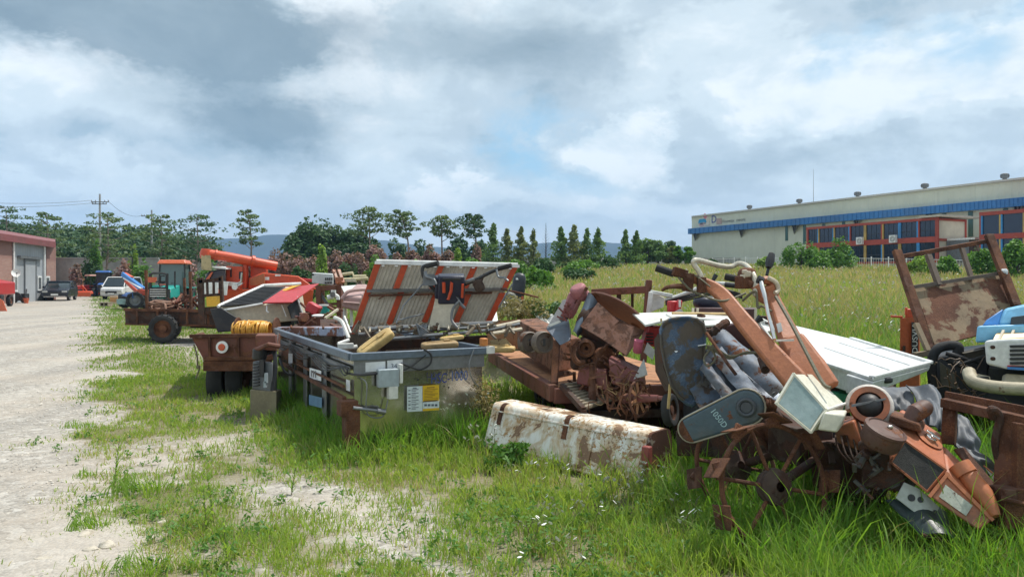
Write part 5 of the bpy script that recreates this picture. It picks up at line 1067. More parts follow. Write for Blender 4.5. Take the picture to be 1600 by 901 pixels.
m.build('hose', HOSE, t); m = MB(); [m.beam(P(px, 515, 11.3), P(px, 549, 11.3), .05, .03) for px in (373, 431)]; m.build('stand', RUST, t)
t = thing('machine_hood', 'cream machine hood with black louvres and a red flap lying on the rusty cart', 'machine hood', P(400, 505, 12.6))
m = MB(); m.hexa([P(358, 512, 12.2), P(470, 500, 12.55), P(478, 492, 13.6), P(365, 503, 13.3)], [P(343, 479.5, 12.2), P(457, 473, 12.45), P(471, 447, 13.5), P(410, 448, 13.4)]); m.build('body', CREAM, t, bev=.02); m = MB(); m.hexa([P(372, 545, 12.6), P(455, 540, 12.8), P(460, 535, 13.3), P(380, 540, 13.2)], [P(372, 506, 12.6), P(455, 500, 12.8), P(460, 496, 13.3), P(380, 502, 13.2)]); m.build('under_box', BLACK, t)
m = MB(); q = [P(344, 477.5, 12.15), P(411, 472, 12.28), P(446, 447.5, 13.3), P(410, 447.2, 13.38)]; m.plate(q, .012)
for k in range(11): a, b = lerp(q[0], q[3], .06 + .085 * k), lerp(q[1], q[2], .06 + .085 * k); m.beam(lerp(a, b, .04), lerp(a, b, .95), .02, .018)
m.build('louvre_panel', BLACK, t)
m = MB(); m.tube([P(341, 479, 12.15), P(344, 476.5, 12.2), P(411, 446, 13.38), P(455, 443.5, 13.5), P(470, 443, 13.6)], .026, 8); m.tube([P(342, 479, 12.16), P(343, 485, 12.15), P(368, 481.5, 12.18), P(411, 474, 12.25)], .018, 6); m.build('white_trim', WHITEG, t)
m = MB(); q = [P(410, 472.5, 12.1), P(456, 471.5, 12.2), P(498, 442.5, 13.1), P(444, 450, 13.0)]; m.plate(q, .02); f = m.build('red_flap', REDP, t, bev=.004); m = MB(); m.plate([P(438, 454, 12.86), P(446, 454, 12.82), P(470, 444.6, 12.99), P(456, 446.6, 12.99)], .012); m.build('yellow_stripe', YELLOW, f)
m = MB(); m.plate([P(328, 482.5, 12.05), P(345, 480, 12.1), P(370, 496, 12.12), P(362, 517, 12.1), P(340, 519, 12.05)], .06); m.build('black_cheek', BLACK, t, bev=.01); m = MB(); m.plate([P(450, 479, 12.3), P(465, 465, 12.5), P(474, 494, 12.5), P(456, 497, 12.35)], .02); m.build('dark_window', BLACK, t); m = MB(); m.tube([P(464, 463, 12.45), P(475, 496, 12.48)], .016, 6); m.tube([P(417, 477, 12.2), P(416.5, 486, 12.15), P(420, 488, 12.15)], .012, 6); m.tube([P(440, 476, 12.28), P(447, 494, 12.33)], .01, 6); m.build('edge_trim', WHITEG, t)
# rack with control box and other finds
t = thing('steel_rack', 'rusty steel frame rack holding the white control box', 'rack', P(514, 500, 15)); m = MB(); [m.beam(P(a, b, d), P(a2, b2, d), .09) for a, b, a2, b2, d in ((498, 446, 499, 568, 15), (530.5, 443, 530, 568, 15), (503, 446, 504, 560, 16), (532, 444, 533, 560, 16))]; m.beam(P(495, 450.5, 15), P(533, 449.5, 15), .07, .09); m.beam(P(501, 449, 16), P(535, 448, 16), .07, .09); m.beam(P(498, 476, 15), P(531, 474, 15), .05); m.build('frame', RUSTB, t); m = MB(); m.beam(P(499, 456, 15.05), P(517, 483, 15.05), .05); m.build('brace', GREYP, t); m = MB(); m.hexa([P(496, 449, 15), P(532, 448, 15), P(534, 447, 16), P(500, 448, 16)], [P(496, 447, 15), P(532, 446, 15), P(534, 445, 16), P(500, 446, 16)]); m.build('shelf', RUST, t)
t = thing('control_box', 'white control box with a row of small switches on the rusty rack', 'control box', P(503, 446, 15.4)); m = MB(); m.hexa([P(487.5, 442, 15.2), P(520, 445.5, 15.3), P(521, 444, 15.7), P(488, 441, 15.6)], [P(488, 426, 15.2), P(520, 428, 15.3), P(521, 427.5, 15.7), P(488.5, 425.5, 15.6)]); m.build('case', paint('off white case', (.62, .64, .64), rust=.02, scale=4, rough=.5, dirt=.2), t, bev=.01); m = MB(); [m.box(P(509 + 4 * k * .8, 435.6, 15.22), (.025, .03, .05)) for k in range(4)]; [m.box(P(509 + 4 * k, 441.5, 15.22), (.035, .03, .035)) for k in range(3)]; m.disc(P(489, 429, 15.15), (0, 1, 0), .02, .02); m.build('switches', BLACK, t)
t = thing('forklift_fork', 'pair of orange prongs beside the white control box', 'machine part', P(527, 446, 14.6)); m = MB(); m.beam(P(529, 443, 14.6), P(521, 421.5, 14.8), .07, .05); m.beam(P(536, 442, 14.6), P(529, 421.5, 14.8), .07, .05); m.build('prongs', ORANGED, t, bev=.01); m = MB(); m.hexa([P(524, 443, 14.6), P(537, 443, 14.6), P(537, 442, 14.9), P(524, 442, 14.9)], [P(525, 433, 14.6), P(536, 433, 14.6), P(536, 432, 14.9), P(525, 432, 14.9)]); m.build('bracket', ORANGED, t)
t = thing('pipe_rail', 'cream painted pipe rails between the orange prongs and the board', 'rail', P(552, 470, 16)); m = MB(); m.tube([P(533, 431, 16), P(536, 428.5, 16), P(551, 426.5, 16), P(552.5, 432, 16), P(572, 431.5, 16)], .035, 8); m.tube([P(533, 437, 15.6), P(575, 435, 15.6)], .035, 8); m.tube([P(540, 437, 15.6), P(541, 563, 15.6)], .03, 8); m.tube([P(568, 435, 15.6), P(568, 563, 15.6)], .03, 8); m.build('pipes', paint('cream pipe paint', (.6, .52, .32), rust=.15, scale=8), t); m = MB(); m.box(P(549, 438, 15.6), (.2, .1, .06)); m.build('clamp', CREAM, t)
t = thing('vehicle_cowl', 'dusty pink plastic cowl standing left of the white board', 'cowl', P(548, 495, 13)); m = MB(); m.hexa([P(533, 480, 12.8), P(560, 487, 12.8), P(570, 482, 13.6), P(548, 478, 13.6)], [P(537, 462, 12.8), P(565, 464, 12.8), P(575, 443, 13.6), P(556, 443, 13.6)]); PCOW = paint('dusty pink plastic', (.42, .27, .25), rust=.02, scale=4, rough=.5, dirt=.3, dirt_col=(.25, .2, .18)); m.build('shell', PCOW, t, bev=.04, seg=3)
m = MB(); m.tube(spline([P(534, 467, 12.75), P(543, 456, 12.8), P(560, 452.5, 12.9), P(573, 452, 13)], 5), .03, 8); m.tube([P(536, 472, 12.75), P(562, 474, 12.78)], .02, 6); m.build('lip', PCOW, t); m = MB(); [m.tube([P(x, 482, 13), P(x + 1, 588, 13)], .03, 6) for x in (538, 549, 561)]; m.build('legs', WHITE, t); m = MB(); m.plate([P(533, 447, 13.5), P(556, 445, 13.5), P(562, 456, 13.2), P(540, 461, 13.2)], .03); m.build('white_panel', WHITE, t)
t = thing('white_bracket', 'curved white bracket hanging under the rusty rack', 'bracket', P(518, 470, 14.9)); m = MB(); m.tube(spline([P(521, 453, 14.9), P(520, 462, 14.9), P(512, 465, 14.9)], 5), [.05] * 11, 8); m.tube(spline([P(520, 460, 14.9), P(527, 463, 14.9), P(528, 468, 14.9)], 5), .04, 8); m.build('arms', WHITEG, t); m = MB(); m.disc(P(520, 460, 14.85), (0, 1, 0), .05, .05, 14); m.build('hub', STEELD, t)
t = thing('plastic_tub', 'small teal tub with a pale lid under the rack', 'tub', P(507, 490, 14.4)); m = MB(); m.lathe([(0, 0), (.085, 0), (.1, .13), (0, .13)], P(507, 489, 14.4), (0, 0, 1), 18); m.build('tub', TEAL, t); m = MB(); m.lathe([(0, .131), (.108, .131), (.108, .16), (0, .165)], P(507, 489, 14.4), (0, 0, 1), 18); m.build('lid', WHITEG, t)
t = thing('scrap_cart', 'low rusty cart behind the steel tank carrying loose scrap parts', 'cart', P(500, 560, 12.5)); m = MB(); m.hexa([P(452, 521, 10.9), P(540, 519, 10.9), P(545, 502, 14.6), P(470, 502, 14.6)], [P(452, 515, 10.9), P(540, 513, 10.9), P(545, 497.5, 14.6), P(470, 497.5, 14.6)]); m.build('platform', RUSTD, t); m = MB(); [m.beam(P(x, 515, d), P(x, HZ + 1650 * 1.2 / d, d), .07) for x, d in ((458, 11), (535, 11), (476, 14.4), (540, 14.4))]; m.build('leg', RUSTD, t)
t = thing('scrap_gearbox', 'red and rusty gearbox lump behind the steel tank corner', 'gearbox', P(490, 500, 11.5)); m = MB(); m.box(P(490, 482, 11.6), (.2, .2, .15), Matrix.Rotation(.5, 3, 'Y')); m.build('red_cover', REDP, t, bev=.02); m = MB(); m.box(P(484, 500, 11.7), (.3, .25, .22), .3); m.lathe([(0, -.1), (.07, -.1), (.07, .1), (0, .1)], P(474, 497, 11.5), (.5, -1, .2), 14); g = random.Random(2)
for k in range(18): c = P(g.uniform(462, 528), g.uniform(480, 512), g.uniform(11.2, 12.2)); d = Vector((g.uniform(-1, 1), g.uniform(-.5, .5), g.uniform(-.7, .7))) * .11; m.beam(c - d, c + d, g.uniform(.02, .06), .03)
m.build('gear_case', RUSTB, t, bev=.005); m = MB(); m.beam(P(508, 497, 11.2), P(528, 483, 11.5), .03); m.build('lever', CREAM, t)
t = thing('enamel_saucer', 'cream oval pan lying on the scrap behind the tank', 'pan', P(498, 494, 11)); m = MB(); m.blob(P(498, 493, 11), (.2, .16, .045), None, .9); m.build('pan', WHITEG, t); m = MB(); m.tube([P(505, 494, 10.95), P(513, 488, 10.95)], .012, 6); m.build('handle', RUST, t)
t = thing('blue_beam', 'rust eaten pale blue sheet beam lying behind the tank rim', 'beam', P(480, 525, 10)); m = MB(); m.hexa([P(432, 522, 10.9), P(536, 526, 9.2), P(545, 522, 9.8), P(440, 520, 11.4)], [P(432, 511, 10.9), P(536, 511, 9.2), P(545, 509, 9.8), P(440, 510, 11.4)]); m.build('beam', paint('flaking pale blue', (.36, .40, .50), rust=.55, scale=4, rough=.6, rust_col=(.22, .08, .05)), t, bev=.012); m = MB(); [m.tube([P(x, 509, 9.6), P(x, 513, 9.55)], .015, 6) for x in (455, 505)]; m.build('bolts', RUST, t)
# ------------------------------------------------------------------ stainless tank
A = Vector((-1.467, 7.1, 0)); EX = Vector((.879, .477, 0)); EY = Vector((-.446, .895, 0)); LA, LB, TH = 1.343, 4.08, .955
TK = lambda u, v, z: A + EX * u + EY * v + Vector((0, 0, z))
FN = -EY; SN = -EX
front = lambda px, py, off=0.0: hit(px, py, A + FN * off, FN); side = lambda px, py, off=0.0: hit(px, py, A + SN * off, SN)
t = thing('steel_tank', 'long open stainless steel tank lettered in blue with cables along its side', 'tank', TK(LA / 2, LB / 2, 0))
def wallbox(m, u0, v0, u1, v1, z0, z1, th): a, b = TK(u0, v0, 0), TK(u1, v1, 0); c = (a + b) / 2; d = b - a; m.box((c.x, c.y, (z0 + z1) / 2), (d.length, th, z1 - z0), math.atan2(d.y, d.x))
for nm, q in (('front_panel', (.012, .01, LA - .012, .01)), ('side_panel', (.01, .022, .01, LB - .022)), ('side_panel', (LA - .01, .022, LA - .01, LB - .022)), ('rear_panel', (.012, LB - .01, LA - .012, LB - .01))):
    a, b = TK(q[0], q[1], 0), TK(q[2], q[3], 0); g = random.Random(nm); m = MB(); nrm = FN if nm == 'front_panel' else (SN if q[0] < .5 else -SN)
    dents = [(g.random(), g.random(), g.uniform(-.005, .005)) for _ in range(9)]
    def fn(u, v, a=a, b=b, nrm=nrm, dents=dents):
        p = lerp(a, b, u); w_ = sum(c * math.exp(-((u - x) / .16) ** 2 - ((v - y) / .25) ** 2) for x, y, c in dents) * math.sin(math.pi * u) * math.sin(math.pi * v)
        return Vector((p.x, p.y, .06 + .845 * v)) + nrm * w_
    m.sheet(fn, 40, 16, .004); m.build(nm, STEEL, t, sharp=50)
m = MB(); wallbox(m, 0, .1, LA, .1, .0, .05, .2); wallbox(m, .06, .2, .06, LB, .0, .058, .12); wallbox(m, LA - .06, .2, LA - .06, LB, 0, .058, .12); m.build('base_frame', RUSTD, t)
m = MB(); m.hexa([TK(.03, .03, .3), TK(LA - .03, .03, .3), TK(LA - .03, LB - .03, .3), TK(.03, LB - .03, .3)], [TK(.03, .03, .32), TK(LA - .03, .03, .32), TK(LA - .03, LB - .03, .32), TK(.03, LB - .03, .32)]); m.build('inner_floor', RUSTD, t)
m = MB(); e_ = .0
wallbox(m, -.032, -.022, LA + .032, -.022, .905, .975, .06); wallbox(m, -.022, .01, -.022, LB - .01, .905, .975, .06); wallbox(m, LA + .022, .01, LA + .022, LB - .01, .905, .975, .06); wallbox(m, -.032, LB + .022, LA + .032, LB + .022, .905, .975, .06); m.build('rim', RIMST, t, bev=.006)
m = MB(); wallbox(m, .0, -.012, LA, -.012, .78, .903, .012); m.build('front_band', STEELD, t)
for v in (1.02, 2.0, 2.92): m = MB(); wallbox(m, -.016, v, -.016, v + .17, .1, .88, .014); m.build('batten', STEELD, t, bev=.002)
m = MB(); wallbox(m, -.03, .05, -.03, LB - .1, .80, .84, .03); m.build('side_rail', STEELD, t)
m = MB(); m.hexa([TK(-.08, -.06, 0), TK(.05, -.06, 0), TK(.05, -.02, 0), TK(-.08, -.02, 0)], [TK(-.08, -.06, .5), TK(.05, -.06, .5), TK(.05, -.02, .5), TK(-.08, -.02, .5)]); m.hexa([TK(-.08, -.018, 0), TK(-.04, -.018, 0), TK(-.04, .11, 0), TK(-.08, .11, 0)], [TK(-.08, -.018, .5), TK(-.04, -.018, .5), TK(-.04, .11, .5), TK(-.08, .11, .5)]); cp = m.build('corner_post', RUST, t, bev=.004)
m = MB(); m.box(TK(-.05, .02, .47), (.16, .16, .14), .5); m.build('bracket', RUST, cp, bev=.006); m = MB(); m.tube([TK(-.02, -.07, .48), TK(.25, -.09, .43)], .016, 8); m.tube([TK(.2, -.09, .44), TK(.28, -.09, .42)], .026, 8); m.build('valve_pipe', STEELD, cp)
m = MB(); m.beam(TK(-.07, .05, .55), TK(-.07, LB - .7, .56), .035); m.beam(TK(-.05, .15, .65), TK(-.05, LB - 1.3, .64), .022); m.build('side_bar', RUST, t)
m = MB(); g = random.Random(8)
for k in range(4):
    pts = []
    for s_ in np.linspace(0, 1, 36): v = LB - .25 - (LB - .2) * s_; pts.append(TK(-.06 - .012 * k, v, .86 - .012 * k - (.055 + .009 * k) * abs(math.sin(s_ * math.pi * (3 + .04 * k) + .2)) + g.uniform(-.006, .006)))
    pts += [TK(-.06, -.04 - .005 * k, .80 - .01 * k), TK(.08, -.06, .775 - .008 * k), TK(.3, -.05, .79 - .006 * k), TK(.5, -.05, .80), TK(.62, -.05, .87), TK(.70, -.06, .93)] if k < 2 else [TK(-.04, -.03, .8)]
    m.tube(spline(pts, 2), .006, 6)
m.tube(spline([TK(.68, -.055, .985), TK(.75, -.06, .93), TK(.74, -.06, .84), TK(.64, -.055, .79), TK(.55, -.05, .82), TK(.45, -.05, .86)], 6), .0085, 6); m.build('cable_bundle', CABLE, t)
m = MB(); m.tube(spline([front(563, 590, .03), front(573, 600, .06), front(572, 635, .06), front(578, 650, .06), front(598, 650, .05), front(606, 625, .05)], 6), .006, 6); m.tube(spline([front(741, 545, .03), front(733, 570, .04), front(738, 592, .05), front(748, 604, .05)], 6), .006, 6); m.build('thin_hose', STEELD, t)
m = MB(); q = [front(590, 574, .012), front(625, 569, .012), front(625, 604, .012), front(590, 620, .012)]; c = front(606, 590, .05); ang_ = math.atan2(EX.y, EX.x); m.box(c, (.20, .08, .17), ang_); bx = m.build('switch_box', GREYP if False else paint('pale grey enclosure', (.36, .42, .45), rust=.02, scale=4, rough=.45, dirt=.2), t, bev=.008); m = MB(); m.box(front(613, 610, .05), (.09, .075, .15), ang_); m.box(front(625, 583, .05), (.03, .09, .18), ang_); m.build('box_lower', WHITE, bx, bev=.006)
def decal(name, px0, py0, px1, py1, mat, slant=0.0, off=.014, par=None, sidef=front): m = MB(); a, b, c, d = sidef(px0, py0, off), sidef(px1, py0 + slant, off), sidef(px1, py1 + slant, off), sidef(px0, py1, off); n_ = FN if sidef is front else SN; m.hexa([a, b, c, d], [p + n_ * .002 for p in (a, b, c, d)]); return m.build(name, mat, par or t)
PAPER = plain('weathered paper', (.62, .68, .70), .5, var=.1, scale=30, bump=0); YPAPER = plain('yellow sticker', (.72, .45, .02), .4, var=.08, scale=20, bump=0); INK = plain('printed ink', (.10, .12, .16), .6, bump=0); INKR = plain('brown ink', (.28, .15, .02), .6, bump=0); INKB = plain('blue lettering', (.025, .045, .22), .5, bump=0)
pa = decal('sticker', 636, 604, 660, 643, PAPER, -1.5); pb = decal('sticker', 660.5, 602.3, 686, 627, YPAPER, -1.7); pc = decal('sticker', 660.5, 628, 686, 641, PAPER, -1.7); m = MB()
def strip(m, x0, x1, y, h, off=.0175): a, b = front(x0, y, off), front(x1, y - .06 * (x1 - x0), off); up = Vector((0, 0, h)); m.hexa([a, b, b - up, a - up], [p + FN * .001 for p in (a, b, b - up, a - up)])
for k in range(6): strip(m, 638, 641.5, 609 + 5.6 * k, .009); strip(m, 643, 654, 608 + 5.6 * k, .006); strip(m, 643, 650, 610.5 + 5.6 * k, .005); 
strip(m, 645, 651, 605.5, .010); m.build('print', INK, pa); m = MB(); [strip(m, 663, 684 - (k % 3) * 4, 608 + 2.4 * k, .005) for k in range(7)]; strip(m, 667, 679, 604.5, .010); strip(m, 662, 684, 625, .012); m.build('print', INKR, pb)
m = MB(); [strip(m, 663 + 5.5 * k, 667 + 5.5 * k, 631, .02) for k in range(4)]; m.build('print', INK, pc); decal('sticker', 660.5, 638.2, 686, 641.8, YPAPER, -1.7, .0165)
decal('paper_label', 571, 566, 602, 581, plain('white label', (.7, .72, .74), .5, bump=0), -2, .016); p2 = decal('paper_label', 605, 563, 629, 579, plain('white label', (0, 0, 0)), -2, .016); text_part('34', 'print', INK, p2, front(611, 575.5, .0195), EX, (0, 0, 1), .045, nrm=FN)
text_part('HSC-', 'lettering', INKB, t, front(674, 599, .02), EX, (0, 0, 1), .095, .19, nrm=FN); text_part('1000', 'lettering', plain('faded blue lettering', (.06, .11, .30), .5, bump=0), t, front(706, 595, .02), EX, (0, 0, 1), .095, .17, nrm=FN)
decal('paper_label', 451, 552, 457, 567, plain('white label', (0, 0, 0)), 0, .006, None, side); decal('paper_label', 541, 592, 547, 609, plain('white label', (0, 0, 0)), 2, .006, None, side); pl = decal('paper_label', 484, 574, 502, 590, plain('white label', (0, 0, 0)), 5, .006, None, side); decal('blue_patch', 483, 616, 503, 632, plain('blue patch', (.10, .2, .32)), 5, .006, None, side)
m = MB(); [strip.__call__ for _ in ()]; [m.box(side(487 + 3.2 * k, 583 + .8 * k, .010), (.02, .02, .07), .4) for k in range(3)]; m.build('print', plain('grey ink', (.3, .3, .32)), pl)
m = MB(); [m.disc(front(x, y, .008), FN, .008, .008, 10) for x, y in ((653, 593), (701, 605))]; m.build('drain_hole', BLACK, t); m = MB(); m.box(TK(LA + .05, -.03, .945), (.09, .07, .07), ang_); m.build('corner_block', WHITE, t)
t = thing('amber_lamp', 'orange cap sitting on the right corner of the tank rim', 'lamp', TK(LA, 0, .98)); m = MB(); m.box(TK(LA + .0, .0, 1.02), (.07, .07, .09), .4); m.build('cap', paint('orange plastic', (.55, .2, .05), rust=0), t, bev=.012); m = MB(); m.box(TK(LA, 0, .98), (.09, .08, .012), .4); m.build('base_plate', STEELD, t)
# motor unit at the rear end of the tank
t = thing('motor_unit', 'grey louvred motor unit with a black pot on top at the tank end', 'motor', Gp(412, 662)); u = lambda x, y, d=9.1: P(x, y, d)
m = MB(); m.hexa([u(391, 660), u(432, 664, 8.9), u(440, 655, 9.6), u(400, 652, 9.8)], [u(391, 608), u(432, 611, 8.9), u(440, 608, 9.6), u(400, 606, 9.8)]); m.build('base_box', paint('olive tan metal', (.20, .17, .10), rust=.25, scale=6, rough=.6), t, bev=.01)
m = MB(); m.hexa([u(394, 607), u(426, 613, 8.95), u(433, 609, 9.5), u(402, 604, 9.7)], [u(395, 564), u(426, 567, 8.95), u(433, 566, 9.5), u(402, 563, 9.7)]); bd = m.build('case', paint('slate grey metal', (.13, .14, .15), rust=.12, scale=7, rough=.5), t, bev=.012)
m = MB()
for k in range(8): z = 568 + 4.8 * k; m.beam(u(396, z + 1.5, 9.06), u(405, z - 1.5 + 1, 9.02), .012, .022, up=(0, -1, .3))
m.build('louvres', BLACK, bd); m = MB(); m.box(u(410, 575, 8.98), (.05, .06, .2)); m.build('side_column', BLACK, bd)
m = MB(); m.lathe([(0, 0), (.075, 0), (.085, .02), (.085, .11), (.07, .13), (0, .135)], u(405, 561), (0.1, 0, 1), 20); m.tube([u(415, 552), u(427, 548, 9.2), u(431, 556, 9.3)], .03, 8); m.build('black_pot', BLACK, t); m = MB(); m.hexa([u(400, 545), u(432, 548, 9), u(438, 541, 9.6), u(404, 541, 9.6)], [u(399, 524), u(430, 524, 9), u(438, 521, 9.6), u(404, 520, 9.6)]); m.tube([u(396, 548), u(420, 538, 8.9), u(436, 541, 9)], .03, 8); m.build('rusty_bracket', RUSTB, t, bev=.01)
m = MB(); [m.tube(spline([u(432 + k, 520, 9.3), u(429 + k, 545, 9.1), u(428 + 2 * k, 575, 9.0), u(424 + 2 * k, 610, 8.95)], 6), .014, 7) for k in range(3)]; m.tube(spline([u(437, 560, 9.6), u(445, 580, 9.4), u(458, 585, 9.2), u(462, 570, 9.2)], 5), .016, 7); m.build('hoses', CABLE, t); m = MB(); m.box(u(416, 590, 8.9), (.03, .04, .11)); m.box(u(414.5, 600, 8.9), (.028, .04, .07)); m.build('connector', paint('pale grey enclosure', (0, 0, 0)), t)
# ------------------------------------------------------------------ rice transplanter with white seedling board
t = thing('rice_transplanter', 'rice transplanter tipped up, its ribbed white seedling board striped orange red', 'rice transplanter', P(660, 545, 8.8))
Q = [P(588, 409.5, 9.0), P(808, 415, 9.42), P(760, 514, 9.5), P(549, 521, 9.1)]       # TL TR BR BL
bn = (Q[1] - Q[0]).cross(Q[3] - Q[0]).normalized(); bn = bn if bn.y < 0 else -bn
m = MB()
def fn(a, b): p = bil(Q, a, b); r_ = abs(((a * 36) % 1) - .5) * 2; return p + bn * (.010 * (1 if r_ > .45 else 0)) + bn * .03 * math.exp(-((b - .97) / .03) ** 2)
m.sheet(fn, 216, 12, .006); m.build('seedling_board', TRAY, t, sharp=20)
REDST = paint('orange red stripe', (.58, .085, .03), rust=.05, scale=7, rough=.45, dirt=.2)
for a, w_, b0, b1 in ((.012, .022, 0, 1), (.20, .022, 0, .36), (.245, .022, .4, 1), (.455, .02, 0, .4), (.5, .022, .42, .86), (.69, .022, 0, .4), (.735, .024, .4, 1), (.985, .022, 0, .36), (.985, .024, .42, 1)):
    m = MB(); q = [bil(Q, a - w_, b0), bil(Q, a + w_, b0), bil(Q, a + w_, b1), bil(Q, a - w_, b1)]
    if b0 > 0: q = [p + (Q[3] - Q[0]).normalized() * .0 for p in q]
    m.hexa([p + bn * .012 for p in q], [p + bn * .022 for p in q]); m.build('orange_stripe', REDST, t, bev=.003)
m = MB(); m.beam(Q[0] + bn * .03, Q[1] + bn * .03, .03, .035, ext=.02); m.tube([Q[0] + bn * .03 + Vector((0, 0, .025)), Q[1] + bn * .03 + Vector((0, 0, .025))], .014, 8); m.build('top_rail', WHITEG, t); m = MB(); [m.box(bil(Q, .05 + .09 * k, .035) + bn * .05, (.035, .01, .012), .1) for k in range(11)]; m.build('clips', WHITEG, t)
m = MB(); m.beam(bil(Q, .0, .39) + bn * .03, bil(Q, 1.0, .36) + bn * .03, .03, .05, up=bn); m.build('cross_rail', STEELD, t); m = MB(); m.beam(bil(Q, .02, .45) + bn * .05, bil(Q, .9, .41) + bn * .05, .02, .03, up=bn); m.tube([bil(Q, .1, .5) + bn * .06, bil(Q, .14, .44) + bn * .06, bil(Q, .5, .42) + bn * .06], .009, 6); m.tube([bil(Q, .95, .35) + bn * .05, bil(Q, 1.15, .42) + bn * .1, bil(Q, 1.28, .5)], .012, 6); m.build('linkage', RUST, t)
cB = P(705, 451, 8.75); m = MB(); rm = Matrix.Rotation(.12, 3, 'Z') @ Matrix.Rotation(.25, 3, 'X'); m.box(cB, (.30, .16, .33), rm); m.box(cB + Vector((-.13, .02, .02)), (.12, .14, .26), rm); NAVY = paint('scuffed navy plastic', (.02, .022, .045), rust=.03, scale=9, rough=.4, dirt=.25, dirt_col=(.1, .1, .11)); cbx = m.build('control_panel', NAVY, t, bev=.02)
o2 = cB + rm @ Vector((0, -.085, 0)); ex_, ez_ = rm @ Vector((1, 0, 0)), rm @ Vector((0, 0, 1)); ey_ = rm @ Vector((0, -1, 0)); m = MB()
def slot(m, pts, w_): m.tube([o2 + ex_ * x + ez_ * z + ey_ * .006 for x, z in pts], w_, 6)
slot(m, [(-.09, .1), (-.085, -.02)], .02); slot(m, [(-.015, .09), (.0, .09), (-.005, .0), (-.03, -.07), (-.04, -.1)], .02); slot(m, [(.125, .08), (.12, -.08)], .016); m.build('red_guides', VERM, cbx); m = MB(); slot(m, [(-.05, .06), (-.045, -.1)], .014); slot(m, [(.06, -.05), (.11, -.12)], .011); m.box(o2 + ez_ * .135 + ey_ * .004, (.2, .02, .02), rm); m.build('slots', BLACK, cbx)
m = MB(); m.tube([o2 + ex_ * .06 + ez_ * -.07, o2 + ex_ * .12 + ez_ * -.16 + ey_ * .05], .01, 8); m.tube([o2 + ex_ * .10 + ez_ * -.14 + ey_ * .04, o2 + ex_ * .15 + ez_ * -.19 + ey_ * .06], .018, 8); m.build('shift_lever', GREYP, t)
m = MB(); m.tube(spline([P(681, 455, 8.75), P(672, 445, 8.72), P(662, 432, 8.7), P(660, 420, 8.7), P(665, 415, 8.7), P(684, 411, 8.65)], 6), .022, 8); m.tube(spline([P(724, 445, 8.75), P(745, 436, 8.7), P(772, 423, 8.7), P(799, 415, 8.65)], 6), .02, 8); m.build('handlebar', BLACK, t); m = MB(); m.tube([P(666, 415.5, 8.68), P(685, 411, 8.63)], .029, 10); m.tube([P(779, 419.5, 8.68), P(799, 414.5, 8.63)], .028, 10); m.build('grip', RUBBER, t); m = MB(); m.tube([P(727, 441, 8.72), P(741, 436, 8.69)], .023, 8); m.tube(spline([P(664, 424, 8.68), P(667, 432, 8.66), P(678, 436, 8.62), P(682, 444, 8.6)], 5), [.02] * 8 + [.012] * 8, 8); m.tube(spline([P(776, 421, 8.65), P(779, 432, 8.62), P(788, 434, 8.6), P(794, 439, 8.58)], 5), .013, 7); m.build('clutch_lever', STEELD, t)
m = MB(); m.tube([P(752, 440, 8.7), P(757, 427, 8.7)], .012, 6); m.blob(P(748, 446, 8.7), (.12, .06, .15), Matrix.Rotation(-.5, 3, 'Y'), .6); m.build('hanging_switch', RUSTD, t); m = MB(); m.box(P(670, 437, 8.72), (.13, .1, .13), .2); m.tube([P(663, 441, 8.7), P(630, 478, 8.6), P(619, 505, 8.5)], .009, 6); m.tube([P(622, 500, 8.5), P(662, 490, 8.6)], .008, 6); m.tube([P(779, 480, 8.6), P(801, 443, 8.6)], .009, 6); m.build('control_rods', GREYP, t)
m = MB(); m.plate([P(680, 466, 8.72), P(712, 476, 8.72), P(705, 512, 8.68), P(670, 510, 8.68)], .02); m.build('backing_plate', CREAM, t)
m = MB()
for a in ((560, 522, 8.5, 800, 508, 8.9, .018), (600, 530, 8.35, 692, 522, 8.5, .02), (700, 522, 8.45, 762, 516, 8.6, .02), (762, 516, 8.55, 812, 506, 8.7, .018), (575, 514, 8.6, 770, 505, 9.0, .03)): m.tube([P(*a[:3]), P(*a[3:6])], a[6], 8)
m.build('drive_shaft', CHROME if False else STEELD, t); m = MB(); g = random.Random(12)
for k in range(60): c = P(g.uniform(555, 800), g.uniform(505, 527), g.uniform(8.4, 9.0)); d = Vector((g.uniform(-1, 1), g.uniform(-.6, .6), g.uniform(-.7, .7))) * g.uniform(.03, .1); m.beam(c - d, c + d, g.uniform(.015, .05), g.uniform(.01, .035))
for px in np.linspace(566, 795, 9): c = P(px, 515 - (px - 566) * .02, 8.6); m.lathe([(0, -.03), (.035, -.03), (.035, .03), (0, .03)], c, (1, .2, 0), 12)
m.build('planting_gear', paint('greasy tan iron', (.17, .135, .09), rust=.35, scale=10, rough=.6), t)
m = MB(); [m.tube([P(x, 519 - (x - 560) * .03, 8.55), P(x + 1, 512 - (x - 560) * .03, 8.6)], .012, 6) for x in np.linspace(562, 762, 14)]; m.build('tray_pins', CREAM, t)
m = MB(); m.plate([P(650, 512, 8.45), P(655, 524, 8.42), P(668, 520, 8.42), P(666, 506, 8.45)], .01); m.frame([P(651, 506, 8.4), P(657, 523, 8.38), P(669, 519, 8.38)], .016, .016); m.tube(spline([P(718, 470, 8.6), P(708, 482, 8.6), P(706, 500, 8.55), P(715, 512, 8.5)], 5), .016, 7); m.build('hook_bracket', GREYP, t)
